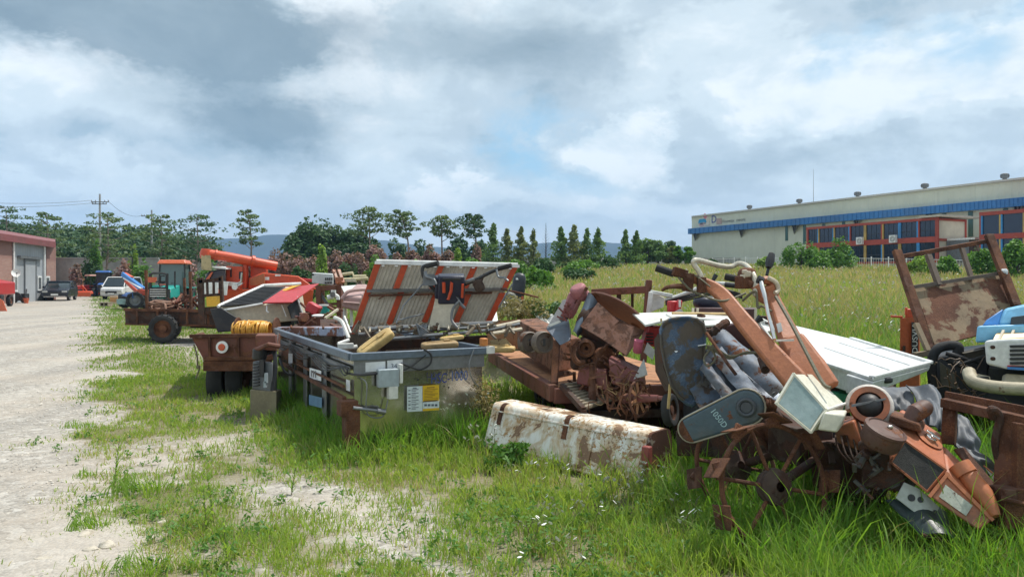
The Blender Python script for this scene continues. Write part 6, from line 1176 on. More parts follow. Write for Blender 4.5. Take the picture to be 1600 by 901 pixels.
m = MB(); m.tube(spline([P(523, 496, 8.9), P(534, 502, 8.8), P(541, 518, 8.7), P(545, 528, 8.6)], 5), [.022] * 15 + [.012], 8); m.box(P(540, 540, 8.15), (.16, .1, .05), .3); m.tube([P(524, 548, 8.1), P(558, 541, 8.2)], .022, 8); m.tube([P(528, 537, 8.3), P(545, 531, 8.4)], .02, 8); m.tube([P(538, 494, 8.9), P(548, 520, 8.7)], .014, 6); m.build('white_lever', WHITE, t)
m = MB(); m.box(P(790, 514, 8.9), (.2, .1, .06), .1); m.tube([P(770, 521, 8.7), P(815, 514, 8.9)], .022, 8); m.tube([P(775, 510, 8.8), P(812, 502, 9)], .02, 8); m.build('end_clamps', CREAM, t)
m = MB(); m.beam(P(600, 525, 8.7), P(590, 640, 9.4), .06); m.beam(P(720, 520, 8.9), P(720, 620, 9.3), .06); m.beam(P(580, 540, 8.9), P(760, 530, 9.3), .1); m.build('support_frame', RUSTD, t)
def float_pad(c, sz, rz, ry, rx, label, mat=YELLOWF):
    t = thing('planter_float', label, 'float', c, 'yellow plastic floats of the transplanter'); mtx = Matrix.Rotation(rz, 3, 'Z') @ Matrix.Rotation(ry, 3, 'Y') @ Matrix.Rotation(rx, 3, 'X'); m = MB(); m.blob(c, sz, mtx, .38, 28, 14); m.build('shell', mat, t, sharp=60); m = MB(); m.box(Vector(c) + mtx @ Vector((0, 0, sz[2] * .5)), (sz[0] * .7, .02, .012), mtx); m.box(Vector(c) + mtx @ Vector((sz[0] * .2, 0, sz[2] * .52)), (.06, .05, .03), mtx); m.build('rib', mat, t)
float_pad(P(587, 536, 7.6), (.40, .14, .09), .35, -.62, .5, 'pale yellow float tilted over the near tank corner'); float_pad(P(687, 539, 7.9), (.38, .16, .075), .35, -.05, .1, 'dirty brownish float lying flat along the tank rim', paint('dirty yellow plastic', (.36, .24, .11), rust=.1, scale=8, rough=.6, dirt=.5)); float_pad(P(780, 545, 8.6), (.36, .17, .07), -.15, .0, .05, 'yellow float resting on the rusty trailer bed'); float_pad(P(706, 528, 8.4), (.26, .14, .05), .3, -.1, 0, 'small piece of yellow float behind the dirty one')
# ------------------------------------------------------------------ peeling white box in the grass
def prism(m, prof, L_, R_, back, n=1):
    """profile (v, z) swept from L_ to R_; v runs along 'back'"""
    m.hexa([Vector(L_) + Vector(back) * v + Vector((0, 0, z)) for v, z in prof], [Vector(R_) + Vector(back) * v + Vector((0, 0, z)) for v, z in prof])
L_ = P(752, 708, 7.22); L_.z = .05; R_ = Gp(1003, 762); R_.z = -.01; dirl = (R_ - L_).normalized(); back = Vector((-dirl.y, dirl.x, 0))
t = thing('fuel_tank', 'long peeling white rusty metal box lying in the grass', 'metal box', (L_ + R_) / 2)
arc = lambda cx, cz, r, a0, a1, n: [(cx + r * math.cos(R(a)), cz + r * math.sin(R(a))) for a in np.linspace(a0, a1, n)]
prof = [(0.0, .02), (.02, .0)] + [(.48, .0), (.5, .03)] + [(.48, .35)] + arc(.41, .36, .06, 10, 90, 4) + arc(.19, .36, .06, 95, 165, 6)
m = MB(); prism(m, prof, L_ + dirl * .02 + Vector((0, 0, .015)), R_ - dirl * .03, back); b_ = m.build('body', WHITEP, t, bev=.006, sharp=50)
def on_front(u, w_, off=.004): p = L_.lerp(R_, u); v0, z0, v1, z1 = 0.0, .02, .13, .375; n_ = (-back * (z1 - z0) + Vector((0, 0, v1 - v0))).normalized(); return p + back * lerp(v0, v1, w_) + Vector((0, 0, lerp(z0, z1, w_) + .015 * (1 - u))) + n_ * off
m = MB()
for u0, u1, w0, w1 in ((.03, .97, .92, .95), (.03, .97, .10, .13), (.03, .05, .1, .95), (.95, .97, .1, .95), (.68, .695, .1, .95)): m.hexa([on_front(u0, w0, -.01), on_front(u1, w0, -.01), on_front(u1, w1, -.01), on_front(u0, w1, -.01)], [on_front(u0, w0, .012), on_front(u1, w0, .012), on_front(u1, w1, .012), on_front(u0, w1, .012)])
m.build('raised_seam', WHITEP, t, bev=.005)
for u in (.085, .52):
    m = MB(); pr2 = arc(.19, .36, .066, 175, 60, 8); base_ = L_.lerp(R_, u); pts = [on_front(u, .62, .008), on_front(u, .9, .008)] + [base_ + back * v + Vector((0, 0, z + .008)) for v, z in pr2]
    for a, b in zip(pts, pts[1:]): m.beam(a, b, .045, .010, up=(a - base_ - back * .25), ext=.004)
    m.build('strap', RUST, t)
m = MB(); c = R_ + back * .06 + Vector((0, 0, .26)) + dirl * .0; m.box(c + dirl * .01, (.07, .06, .15), math.atan2(dirl.y, dirl.x)); m.build('red_lamp', paint('dull red plastic', (.30, .07, .06), rust=.1), t, bev=.01)
m = MB(); m.hexa([R_ - dirl * .028 + back * v + Vector((0, 0, z)) for v, z in prof], [R_ + dirl * .0 + back * v + Vector((0, 0, z)) for v, z in prof]); m.build('end_cap', paint('rust worn end', (.35, .3, .24), rust=.7, scale=8), t)
# ------------------------------------------------------------------ rusty trailer in the middle
t = thing('rusty_trailer', 'red brown rusty trailer bed sticking out behind the white box', 'trailer', (.9, 8.8, 0)); n0 = Vector((.40, 7.36, 0)); bd_ = Vector((-.70, 3.7, 0)); bw = Vector((1.62, .33, 0)); zb_ = .62
T_ = lambda u, v, z: n0 + bw * u + bd_ * v + Vector((0, 0, z))
m = MB(); m.hexa([T_(.03, .01, zb_ - .03), T_(1, .01, zb_ - .03), T_(1, 1, zb_ - .03), T_(.03, 1, zb_ - .03)], [T_(.03, .01, zb_), T_(1, .01, zb_), T_(1, 1, zb_), T_(.03, 1, zb_)]); m.build('bed', RUSTO, t)
m = MB(); m.beam(T_(0, 0, zb_ - .06), T_(0, 1, zb_ - .06), .09, .16); m.beam(T_(0, 0, zb_ - .08), T_(1, 0, zb_ - .08), .08, .15); m.beam(T_(1, 0, zb_ - .08), T_(1, 1, zb_ - .08), .08, .15); m.build('edge_beam', RUSTB, t, bev=.01)
m = MB(); [m.beam(T_(.06, v, zb_ - .14), T_(.45, v + .02, .1), .06) for v in (.02, .35, .7)]; m.beam(T_(.1, .02, .33), T_(1, .02, .33), .08); m.beam(T_(.5, 0, .42), T_(.5, 1, .42), .12, .16); m.plate([T_(.12, .08, .5), T_(1, .08, .5), T_(1, .08, .02), T_(.12, .08, .02)], .03); m.build('chassis', RUSTD, t)  # dark upright plate stands in for the shade beneath the bed
m = MB(); q = [P(760, 503, 10.6), P(808, 498.5, 10.3), P(808, 545, 10.3), P(760, 551, 10.6)]; m.plate(q, .03); m.build('rear_board', RUSTO, t)
m = MB(); m.hexa([P(808, 546, 10.1), P(866, 581, 7.95), P(905, 575, 8.4), P(850, 540, 10.3)], [P(808, 499, 10.1), P(868, 532, 7.95), P(905, 527, 8.4), P(840, 496.5, 10.3)]); bx = m.build('side_box', paint('mottled brown iron', (.24, .105, .06), rust=.5, scale=9, rough=.8, rust_col=(.11, .045, .025), rust2=(.3, .13, .06)), t, bev=.01); m = MB(); m.disc(P(826, 500.5, 10), (0, 0, 1), .05, .006, 16); m.build('hole', BLACK, bx); m = MB(); m.plate([P(766, 532, 10.4), P(790, 528, 10.3), P(803, 543, 10.2), P(772, 549, 10.35)], -.02); m.build('worn_plate', paint('tan worn plate', (.4, .28, .12), rust=.4, scale=7), t)
m = MB(); m.beam(P(870, 532, 7.7), P(866, 600, 7.5), .07, .06); m.build('corner_post', RUST, t, bev=.008); wheel(t, T_(.25, .55, .3), bw, .3, .2, RUBBER, RUSTD)
t = thing('slatted_board', 'grey weathered slatted board leaning on the ground under the rust heap', 'board', P(915, 650, 7.2)); q = [P(878, 602, 7.35), P(952, 592, 8.1), P(975, 618, 7.6), P(912, 640, 6.95)]; m = MB(); m.plate(q, .012)
for k in range(9): a, b = lerp(q[0], q[3], .04 + .115 * k), lerp(q[1], q[2], .04 + .115 * k); m.beam(a + Vector((0, 0, .012)), b + Vector((0, 0, .012)), .055, .022)
m.build('slats', WOOD, t); m = MB(); m.beam(q[0], q[3], .05, .05); m.beam(P(912, 640, 6.95), P(914, 690, 6.95), .05); m.beam(P(974, 620, 7.6), P(974, 668, 7.6), .05); m.build('frame', RUSTD, t)
# ------------------------------------------------------------------ rust heap: thrown together machine parts
t = thing('pulley_pair', 'two dull flanged wheels side by side on the rusty trailer box', 'pulley', P(845, 545, 7.9)); ax = Vector((.45, -.85, .05))
for px, r0, d in ((848, .113, 7.75), (826, .112, 7.98)): c = P(px, 534.5, d); m = MB(); m.lathe([(0, -.05), (r0 * .9, -.05), (r0, -.04), (r0, .03), (r0 * .9, .045), (r0 * .86, .03), (r0 * .8, .01), (r0 * .3, .012), (r0 * .26, .03), (0, .03)], c, ax, 32); w0 = m.build('wheel', paint('dull bronze iron', (.17, .135, .11), rust=.3, scale=9, rough=.6), t); m = MB(); m.box(c + ax.normalized() * .032, (.025, .02, .07)); m.build('key_slot', BLACK, w0)
m = MB(); m.tube([P(848, 534.5, 7.75), P(815, 534.5, 8.15)], .03, 10); m.build('shaft', RUSTD, t)
t = thing('pink_engine', 'faded pink red engine cover on top of the rust heap', 'engine', P(900, 500, 7.9)); c = lambda x, y, d=7.8: P(x, y, d)
m = MB(); m.hexa([c(876, 494), c(893, 499), c(900, 492, 8.1), c(884, 486, 8.1)], [c(888, 458), c(905, 464), c(913, 456, 8.1), c(893, 450, 8.1)]); m.build('block', PINKP, t, bev=.02); m = MB(); m.lathe([(0, -.05), (.075, -.05), (.085, -.03), (.085, .05), (.07, .07), (0, .075)], c(905, 456), (-.4, -.3, .8), 18); m.hexa([c(893, 463), c(912, 472), c(920, 462), c(900, 450)], [c(894, 456, 8.1), c(914, 466, 8.1), c(922, 455, 8.1), c(902, 445, 8.1)]); m.build('cover', PINKP, t, bev=.02); m = MB(); m.beam(c(892, 496, 7.7), c(916, 449, 7.75), .05, .03); g = random.Random(6)
for k in range(16): q = c(g.uniform(873, 895), g.uniform(474, 497), 7.72); d = Vector((g.uniform(-1, 1), g.uniform(-.3, .3), g.uniform(-1, 1))) * .04; m.beam(q - d, q + d, .016)
m.build('fittings', paint('red brown fittings', (.2, .05, .045), rust=.4, scale=12), t)
SLATE = paint('slate blue sheet', (.13, .165, .215), rust=.12, scale=5, rough=.5, dirt=.3)
t = thing('slate_chute', 'slate blue sheet metal chute wedged between the pink engine and rusty drum', 'chute', P(905, 530, 7.7)); m = MB(); q = [c(896, 517, 7.6), c(903, 527, 7.6), c(937, 480, 7.75), c(920, 456, 7.75)]
def curl(a, b): p = lerp(lerp(q[0], q[3], a), lerp(q[1], q[2], a), b); return p + Vector((0, -.06 * math.sin(b * math.pi), .02 * math.sin(b * math.pi)))
m.sheet(curl, 10, 10, .012); m.build('upper_sheet', SLATE, t, sharp=60); m = MB(); m.hexa([c(853, 514, 7.8), c(875, 540, 7.6), c(892, 531, 7.6), c(889, 505, 7.9)], [c(856, 508, 8.0), c(880, 520, 7.95), c(893, 520, 7.9), c(888, 497, 8.1)]); m.build('lower_hopper', SLATE, t, bev=.01); m = MB(); m.plate([c(854, 512, 7.78), c(880, 468, 8.0), c(891, 466, 8.05), c(888, 498, 7.9), c(862, 509, 7.8)], .012); m.build('side_flap', GREYP, t); m = MB(); m.plate([c(856, 507, 7.7), c(874, 500, 7.72), c(877, 503, 7.72), c(860, 510, 7.7)], .01); m.build('pale_edge', WHITE, t)
t = thing('rusty_drum', 'big rust brown drum housing with a curved disc edge on the heap', 'drum', P(950, 540, 7.7)); a = c(912, 500, 7.75); b = c(975, 535, 7.4); axd = (b - a).normalized()
m = MB(); m.lathe([(.0, -.22), (.165, -.22), (.165, .22), (0, .22)], lerp(a, b, .5) + Vector((0, .05, .02)), axd, 28); m.build('drum', RUSTD, t); m = MB(); m.disc(P(964, 487, 7.8), (.52, .30, .80), .335, .018, 40); m.build('disc_edge', paint('smooth brown iron', (.2, .085, .06), rust=.35, scale=4, rough=.55), t, bev=.004); m = MB(); f_ = [c(906, 509, 7.42), c(934, 472, 7.5), c(968, 501, 7.32), c(937, 527, 7.26)]; m.plate(f_, .014); m.plate([f_[3], f_[2], c(1007, 515, 7.25), c(979, 556, 7.12)], .014); m.build('bent_flap', paint('light brown iron', (.17, .07, .042), rust=.5, rust_col=(.10, .042, .025), rust2=(.22, .095, .05), scale=9, rough=.65), t, bev=.003)
t = thing('rusty_engine', 'seized dark rusty engine block under the drum in the heap', 'engine', P(925, 590, 7.5)); m = MB(); m.box(c(930, 552, 7.6), (.34, .3, .24), Matrix.Rotation(.3, 3, 'Y')); m.box(c(905, 560, 7.55), (.16, .25, .2)); m.box(c(962, 575, 7.5), (.22, .22, .2), Matrix.Rotation(-.4, 3, 'Y')); m.build('block', RUSTD, t, bev=.02); m = MB(); m.lathe([(.02, -.05), (.075, -.05), (.085, -.02), (.085, .04), (.06, .05), (.05, .0), (.02, 0)], c(916, 544, 7.35), (-.2, -1, .1), 24); m.lathe([(0, -.03), (.11, -.03), (.12, 0), (.11, .03), (0, .03)], c(944, 560, 7.38), (.35, -1, .1), 24); m.build('flywheel', RUST, t); m = MB(); m.tube(spline([c(897, 540, 7.3), c(896, 556, 7.28), c(903, 566, 7.28), c(913, 566, 7.3)], 6), .028, 10); m.tube([c(926, 570, 7.3), c(926, 625, 7.2)], [.03, .045], 9); m.build('elbow_pipe', RUST, t); g = random.Random(21); m = MB()
for k in range(70): q = c(g.uniform(882, 975), g.uniform(535, 612), g.uniform(7.2, 7.6)); d = Vector((g.uniform(-1, 1), g.uniform(-.5, .5), g.uniform(-1, 1))) * g.uniform(.02, .09); m.beam(q - d, q + d, g.uniform(.012, .05), g.uniform(.01, .03))
m.build('brackets', RUST, t)
t = thing('red_gear_housing', 'dull red sloping gear housing below the rust drum', 'machine part', P(970, 600, 7.3)); DRED = paint('dull red iron', (.19, .055, .05), rust=.4, scale=7, rough=.6); m = MB(); m.hexa([c(900, 600, 7.35), c(952, 612, 7.2), c(965, 600, 7.6), c(905, 590, 7.6)], [c(905, 572, 7.35), c(948, 578, 7.2), c(962, 572, 7.6), c(910, 568, 7.6)]); m.hexa([c(955, 600, 7.1), c(1005, 610, 7), c(1010, 600, 7.4), c(962, 592, 7.4)], [c(950, 560, 7.15), c(1004, 586, 7.05), c(1006, 575, 7.4), c(955, 553, 7.4)]); m.build('housing', DRED, t, bev=.02); m = MB(); m.lathe([(0, -.06), (.035, -.06), (.042, -.05), (.042, .06), (0, .06)], c(997, 541, 7.0), (.1, -.3, 1), 18); m.build('pink_can', paint('hot pink paint', (.5, .10, .17), rust=.05), t); m = MB(); m.plate([c(1012, 535, 7), c(1024, 548, 7), c(1020, 562, 7), c(1006, 550, 7)], .02); m.plate([c(990, 592, 6.9), c(1006, 560, 6.95), c(1012, 585, 6.9)], .015); m.build('pale_flap', paint('pale sheet', (.42, .42, .40), rust=.2), t)
t = thing('tine_reel', 'small rusty reel with bent tines at the foot of the heap', 'reel', P(997, 650, 6.9)); cc = c(998, 622, 6.85); axr = Vector((.72, -.6, .1)).normalized(); m = MB(); m.ring(cc, axr, .155, .012, 36, 6); m.ring(cc - axr * .1, axr, .15, .01, 36, 6); m.build('ring', RUST, t); m = MB(); m.tube([cc - axr * .16, cc + axr * .2], [.045, .03], 12); m.tube([cc + axr * .12, cc + axr * .24], .02, 10); m.build('hub', DRED, t, bev=0); m = MB(); a1 = axr.orthogonal().normalized(); a2 = axr.cross(a1); g = random.Random(31)
for k in range(7): th = k * .9; d = a1 * math.cos(th) + a2 * math.sin(th); m.beam(cc, cc + d * .155, .03, .008, up=axr)
m.build('spokes', RUSTO, t); m = MB()
for k in range(46): th = g.random() * 6.28; d = a1 * math.cos(th) + a2 * math.sin(th); s_ = cc + d * g.uniform(.06, .17) - axr * g.uniform(-.08, .2); e2 = Vector((g.uniform(-1, 1), g.uniform(-1, 0), g.uniform(-1, 1))) * .06; m.beam(s_ - e2, s_ + e2 * .6, g.uniform(.008, .03), .005)
m.build('tines', RUST, t)
t = thing('red_small_engine', 'bright red small engine behind the mudguard panel', 'engine', P(1017, 545, 7.4)); m = MB(); m.box(c(1017, 524, 7.5), (.13, .2, .19), Matrix.Rotation(.3, 3, 'Y')); m.box(c(1024, 513, 7.5), (.08, .14, .06), .3); m.build('shroud', REDP, t, bev=.015); m = MB(); m.lathe([(0, 0), (.03, 0), (.03, .05), (0, .05)], c(1016, 508, 7.4), (0, -.4, 1), 12); [m.box(c(1015, 521 + 5 * k, 7.38), (.07, .02, .012)) for k in range(4)]; m.build('vents', BLACK, t)
t = thing('torn_iron_strips', 'tangle of torn rusty iron strips and straw hanging from the heap', 'scrap iron', P(960, 640, 6.9)); g = random.Random(19)
for nm, n_, mt, L_s in (('strip', 34, RUST, .16), ('straw', 26, paint('straw litter', (.36, .24, .11), rust=.2, scale=9, rough=.9), .11)):
    m = MB()
    for k in range(n_):
        a = c(g.uniform(930, 1015), g.uniform(575, 640), g.uniform(6.75, 7.05)); b = a + Vector((g.uniform(-1, 1), g.uniform(-.3, .3), g.uniform(-1.2, .3))) * L_s; q = spline([a, lerp(a, b, .5) + Vector((g.uniform(-1, 1), -.3, g.uniform(-1, 1))) * L_s * .4, b], 4)
        w_ = g.uniform(.006, .022) if nm == 'strip' else .004
        for u_, v_ in zip(q, q[1:]): m.beam(u_, v_, w_, .004, up=(0, -1, .4), ext=.001)
    m.build(nm, mt, t)
# red guard rail frame behind
t = thing('guard_rail', 'brown red steel rail frame standing behind the rust heap', 'rail', P(980, 500, 10.8)); m = MB(); m.beam(P(925, 457, 10.9), P(1012, 452, 10.6), .09, .1); m.build('rail', RUSTB, t, bev=.01); m = MB(); m.beam(P(1014, 437, 10.6), P(1001, 622, 10.6), .1, .08); m.build('end_post', RUSTB, t, bev=.01); m = MB(); [m.beam(P(x, 458, 10.8), P(x, 480, 10.8), w_) for x, w_ in ((967, .06), (988, .035), (930, .05))]; m.build('legs', RUSTD, t)
# seat and engine in weeds behind the transplanter
t = thing('scrap_chair', 'black padded seat back rising out of weeds right of the white board', 'seat', P(812, 490, 13.5)); m = MB(); q = [P(801, 430, 13.4), P(809, 428, 13.4), P(817, 440, 13.5), P(822, 478, 13.5), P(804, 470, 13.4)]; m.blob(P(810, 451, 13.5), (.24, .22, .56), Matrix.Rotation(.12, 3, 'Y'), .6); m.build('backrest', paint('black vinyl', (.022, .026, .035), rust=.02, scale=6, rough=.4, dirt=.3, dirt_col=(.08, .09, .1)), t); m = MB(); m.plate([P(806, 434, 13.34), P(809, 434, 13.34), P(810, 437, 13.34), P(806, 437, 13.34)], .01); m.build('tag', WHITEG, t); m = MB(); m.lathe([(0, -.08), (.13, -.08), (.14, 0), (.11, .08), (0, .09)], P(796, 468, 13.1), (.2, -1, .1), 18); m.box(P(810, 474, 13.3), (.22, .2, .14)); m.build('machine_base', paint('grey green iron', (.12, .13, .11), rust=.25, scale=9), t, bev=.02); m = MB(); m.plate([P(815, 462, 13.2), P(818, 463, 13.2), P(819, 473, 13.2), P(814, 472, 13.2)], .03); m.build('orange_flag', TROOF, t)
t = thing('white_drum', 'pale round drum half hidden by the board edge and weeds', 'drum', P(783, 490, 12.6)); m = MB(); m.blob(P(781, 478, 12.7), (.2, .2, .19), .2, .7); m.build('drum', WHITE, t); m = MB(); m.ring(P(781, 478, 12.6), (.2, -1, .1), .085, .008, 18, 5); m.build('rim', GREYP, t)
t = thing('sheet_offcut', 'bright white sheet piece under the board right edge', 'panel', P(772, 505, 11.8)); m = MB(); m.plate([P(764, 510, 11.8), P(768, 484, 12), P(776, 487, 12), P(779, 509, 11.8)], .03); m.build('sheet', WHITEG, t); m = MB(); m.beam(P(767, 510, 11.78), P(779, 509.5, 11.78), .03); m.build('rail', GREYP, t)
t = thing('sheet_offcut', 'white folded sheet behind the rusty box with the hole', 'panel', P(852, 508, 12)); m = MB(); m.plate([P(834, 489, 12.2), P(842, 489, 12.2), P(858, 508, 11.8), P(850, 512, 11.8)], .04); m.plate([P(843, 490, 12.3), P(864, 490, 12.2), P(868, 507, 11.9), P(858, 508, 11.9)], .03); m.build('sheets', WHITEG, t); m = MB(); m.tube([P(843, 489, 12.25), P(859, 508, 11.85)], .02, 6); m.build('fold', WHITE, t)
for i, (px, py, rx, hz_, mt, lb) in enumerate([(795, 488, .34, .26, 'mix', 'dry brown weed clump in front of the black seat'), (825, 484, .32, .3, 'mix', 'dry weed clump right of the black seat'), (845, 486, .3, .22, 'g', 'green weed clump behind the rusty box')]):
    p = P(px, py + 10, 12.3); t = thing('weed_clump', lb, 'weed', p, 'weeds among the scrap'); g = random.Random(i); cl = [(p.x + g.uniform(-1, 1) * rx, p.y + g.uniform(-.4, .4), p.z + g.uniform(.1, 1) * hz_, .09, .07) for _ in range(26)]
    V, F4, T = leafcloud(cl, 40, .028, .3, 300 + i); np_mesh('leaves', V - np.array(p), F4, None, foliage('dry weed leaf', (.26, .20, .11), (.10, .11, .05), .3) if mt == 'mix' else BUSHD, T, parent=t); m = MB(); [m.tube([p + Vector((g.uniform(-.3, .3) * rx, .2, -.6)), Vector(c_[:3])], .006, 4) for c_ in cl]; m.build('stems', WEEDSTEM, t)
# dry weed stems by the right end of the tank
for px0, py0, h, lb, sd_ in ((752, 690, .66, 'tall dry seeded weed against the right end of the steel tank', 1), (766, 672, .55, 'dry weed just left of the trailer beam', 2), (790, 660, .4, 'shorter dry weed in the dark under the trailer bed', 3)):
    p = P(px0, py0, 7.75); p.z = 0; t = thing('dry_weed', lb, 'weed', p, 'dry seeded weeds between tank and trailer'); g = random.Random(sd_); m = MB(); V = []
    for k in range(16):
        b = p + Vector((g.uniform(-.1, .1), g.uniform(-.1, .1), h * g.uniform(.6, 1.15))); a0_ = p + Vector((g.uniform(-.05, .05), g.uniform(-.05, .05), 0)); ax2 = spline([a0_, lerp(a0_, b, .6) + Vector((g.uniform(-.04, .04), 0, 0)), b], 4); m.tube(ax2, .0035, 4)
        for q in range(16): V.append((*(lerp(a0_, b, g.uniform(.35, 1.05)) + Vector((g.uniform(-.06, .06), g.uniform(-.06, .06), 0))), .022, .018))
    m.build('stems', WEEDSTEM, t); V2, F4, T = leafcloud(V, 5, .012, .2, 310 + sd_); np_mesh('seed_heads', V2 - np.array(p), F4, None, foliage('dry seed heads', (.38, .29, .15), (.16, .14, .06), .3), T, parent=t)
t = thing('fern_weed', 'leafy green weed standing at the corner of the white box', 'weed', Gp(790, 735)); p = Vector(t.location); g = random.Random(77); cl = [(p.x + g.uniform(-.16, .16), p.y + g.uniform(-.1, .1), g.uniform(.03, .22), .06, .05) for _ in range(26)]; V, F4, T = leafcloud(cl, 22, .024, .3, 320, asp=1.5); np_mesh('leaves', V - np.array(p), F4, None, foliage('fresh weed leaf', (.08, .17, .03), (.04, .1, .02), .35), T, parent=t); m = MB(); [m.tube([p, Vector(c_[:3])], .004, 4) for c_ in cl]; m.build('stems', WEEDSTEM, t)
t = thing('fern_weed', 'upright leafy weed in front of the tank yellow sticker', 'weed', Gp(632, 700)); p = Vector(t.location); cl = [(p.x + g.uniform(-.05, .05), p.y + g.uniform(-.05, .05), .1 + .33 * k / 20, .06 * (1 - k / 40), .03) for k in range(20)]; V, F4, T = leafcloud(cl, 12, .03, .3, 321, asp=1.9); np_mesh('leaves', V - np.array(p), F4, None, foliage('fresh weed leaf', (0, 0, 0), (0, 0, 0)), T, parent=t); m = MB(); m.tube([p, p + Vector((0, 0, .44))], .006, 5); m.build('stems', WEEDSTEM, t)
# ------------------------------------------------------------------ right hand heap
c = P
# white covers and second cultivator behind
t = thing('white_cover', 'long white moulded machine cover lying flat behind the orange handles', 'machine cover', P(1340, 610, 7.2)); zc = .86
def HZp(px, py, z=zc): d = (CAMZ - z) * FOC / (py - HZ); return P(px, py, d)
q = [HZp(1364, 590), HZp(1454, 567), HZp(1330, 529), HZp(1232, 506)]; nl = P(1255, 555, (CAMZ - zc) * FOC / 118); top = [q[0], q[1], q[2], q[3], nl]
COV = paint('chalky white plastic', (.72, .73, .72), rust=.02, scale=3, rough=.4, dirt=.2, dirt_col=(.5, .48, .44)); m = MB(); dn = Vector((0, 0, -.03)); m.hexa([p + dn for p in top], top); m.build('top_sheet', COV, t, bev=.006)
m = MB(); dn = lambda p, z: p + Vector((.0, .04, z)); m.hexa([dn(q[0], -.14), dn(q[1], -.08), q[1] + Vector((0, .3, -.1)), q[0] + Vector((0, .5, -.2))], [q[0] + Vector((0, .0, -.032)), q[1] + Vector((0, .0, -.032)), q[1] + Vector((0, .3, -.032)), q[0] + Vector((0, .5, -.032))]); ins = Vector((.06, .06, 0))
m.hexa([nl + ins + Vector((0, 0, -.24)), q[0] + ins + Vector((-.05, .05, -.19)), q[0] + Vector((.5, .8, -.19)), nl + Vector((.8, .6, -.22))], [nl + ins + Vector((0, 0, -.032)), q[0] + ins + Vector((-.05, .05, -.032)), q[0] + Vector((.5, .8, -.032)), nl + Vector((.8, .6, -.032))]); m.build('side_wall', COV, t, bev=.01)
m = MB(); [m.beam(lerp(q[0], q[1], s_) + Vector((0, 0, .004)), lerp(lerp(nl, q[0], .0), q[2], s_ * .9 + .08) + Vector((0, 0, .004)), .03, .014) for s_ in (.35, .7)]; m.beam(q[1] + Vector((0, 0, .008)), q[2] + Vector((0, 0, .008)), .05, .03); m.beam(q[0] + Vector((0, .02, .006)), q[1] + Vector((0, .02, .006)), .05, .02); m.beam(lerp(nl, q[3], .1), q[3], .05, .02); m.build('ribs', COV, t, bev=.004); m = MB(); m.blob(lerp(q[0], q[1], .22) + Vector((0, -.012, -.05)), (.10, .03, .05), .4, .7); m.build('vent_hole', BLACK, t)
m = MB(); m.plate([P(1285, 612, 7.2), P(1380, 622, 6.8), P(1380, 650, 6.8), P(1285, 640, 7.2)], .3); m.build('green_underside', paint('green plastic', (.02, .22, .11), rust=.03), t); m = MB(); [m.beam(a_, Vector((a_.x, a_.y, 0)), .1) for a_ in (P(1300, 600, 7.3), P(1372, 610, 6.9), lerp(q[2], nl, .2) + Vector((0, 0, -.04)), lerp(q[2], q[1], .6) + Vector((-.3, 0, -.04)))]; m.hexa([P(1290, 680, 7.4), P(1380, 690, 7.0), P(1400, 620, 9), P(1320, 620, 9)], [P(1290, 640, 7.4), P(1380, 650, 7.0), P(1400, 590, 9), P(1320, 590, 9)]); m.build('under_frame', RUSTD, t)
t = thing('white_board', 'long white boards stacked behind the blue grey mudguard', 'board', P(1060, 505, 7.4)); m = MB(); m.plate([P(988, 489, 7.6), P(1052, 487, 7.6), P(1058, 495, 7.0), P(1008, 507, 6.9), P(1004, 503, 7)], .02); m.plate([P(1040, 489, 7.4), P(1145, 493, 7.2), P(1150, 499, 7.0), P(1050, 496, 7.0)], .02); m.plate([P(1100, 500, 6.9), P(1150, 498, 6.9), P(1152, 505, 6.8), P(1102, 508, 6.8)], .02); m.build('boards', WHITE, t, bev=.003); m = MB(); m.box(P(1033, 500, 6.85), (.015, .01, .03)); m.tube([P(1050, 489, 7.1), P(1140, 490, 7.2), P(1148, 496, 7)], .012, 6); m.build('fixings', YELLOWF, t)
t = thing('white_cultivator', 'second cultivator with white handlebars, black grips and navy seat behind the orange one', 'cultivator', P(1080, 520, 8)); m = MB(); m.plate([P(1016, 455, 8), P(1039, 465, 8), P(1037, 480, 8), P(1013, 489, 8)], .03); m.beam(P(1017, 456, 7.95), P(1013, 490, 7.95), .05, .04); m.beam(P(1017, 456, 7.95), P(1050, 462, 8), .04, .04); m.build('white_panel', WHITE, t, bev=.006)
m = MB(); m.tube(spline([P(1040, 468, 8), P(1060, 462, 8), P(1092, 450, 7.9), P(1112, 442.5, 7.8), P(1132, 443, 7.7), P(1160, 446, 7.6)], 6), .019, 9); m.tube(spline([P(1020, 462, 8.1), P(1050, 470, 8.1), P(1085, 460, 8), P(1104, 452, 8)], 5), .016, 8); m.build('handlebar', WHITE, t); m = MB(); m.tube([P(1133, 444.5, 7.68), P(1158, 447, 7.6)], .027, 10); m.tube([P(1113, 440, 7.75), P(1119, 429, 7.75)], [.018, .025], 8); m.build('grip', BLACK, t); m = MB(); m.blob(P(1106, 473, 8), (.3, .22, .14), .1, .7); m.build('seat', NAVY, t)
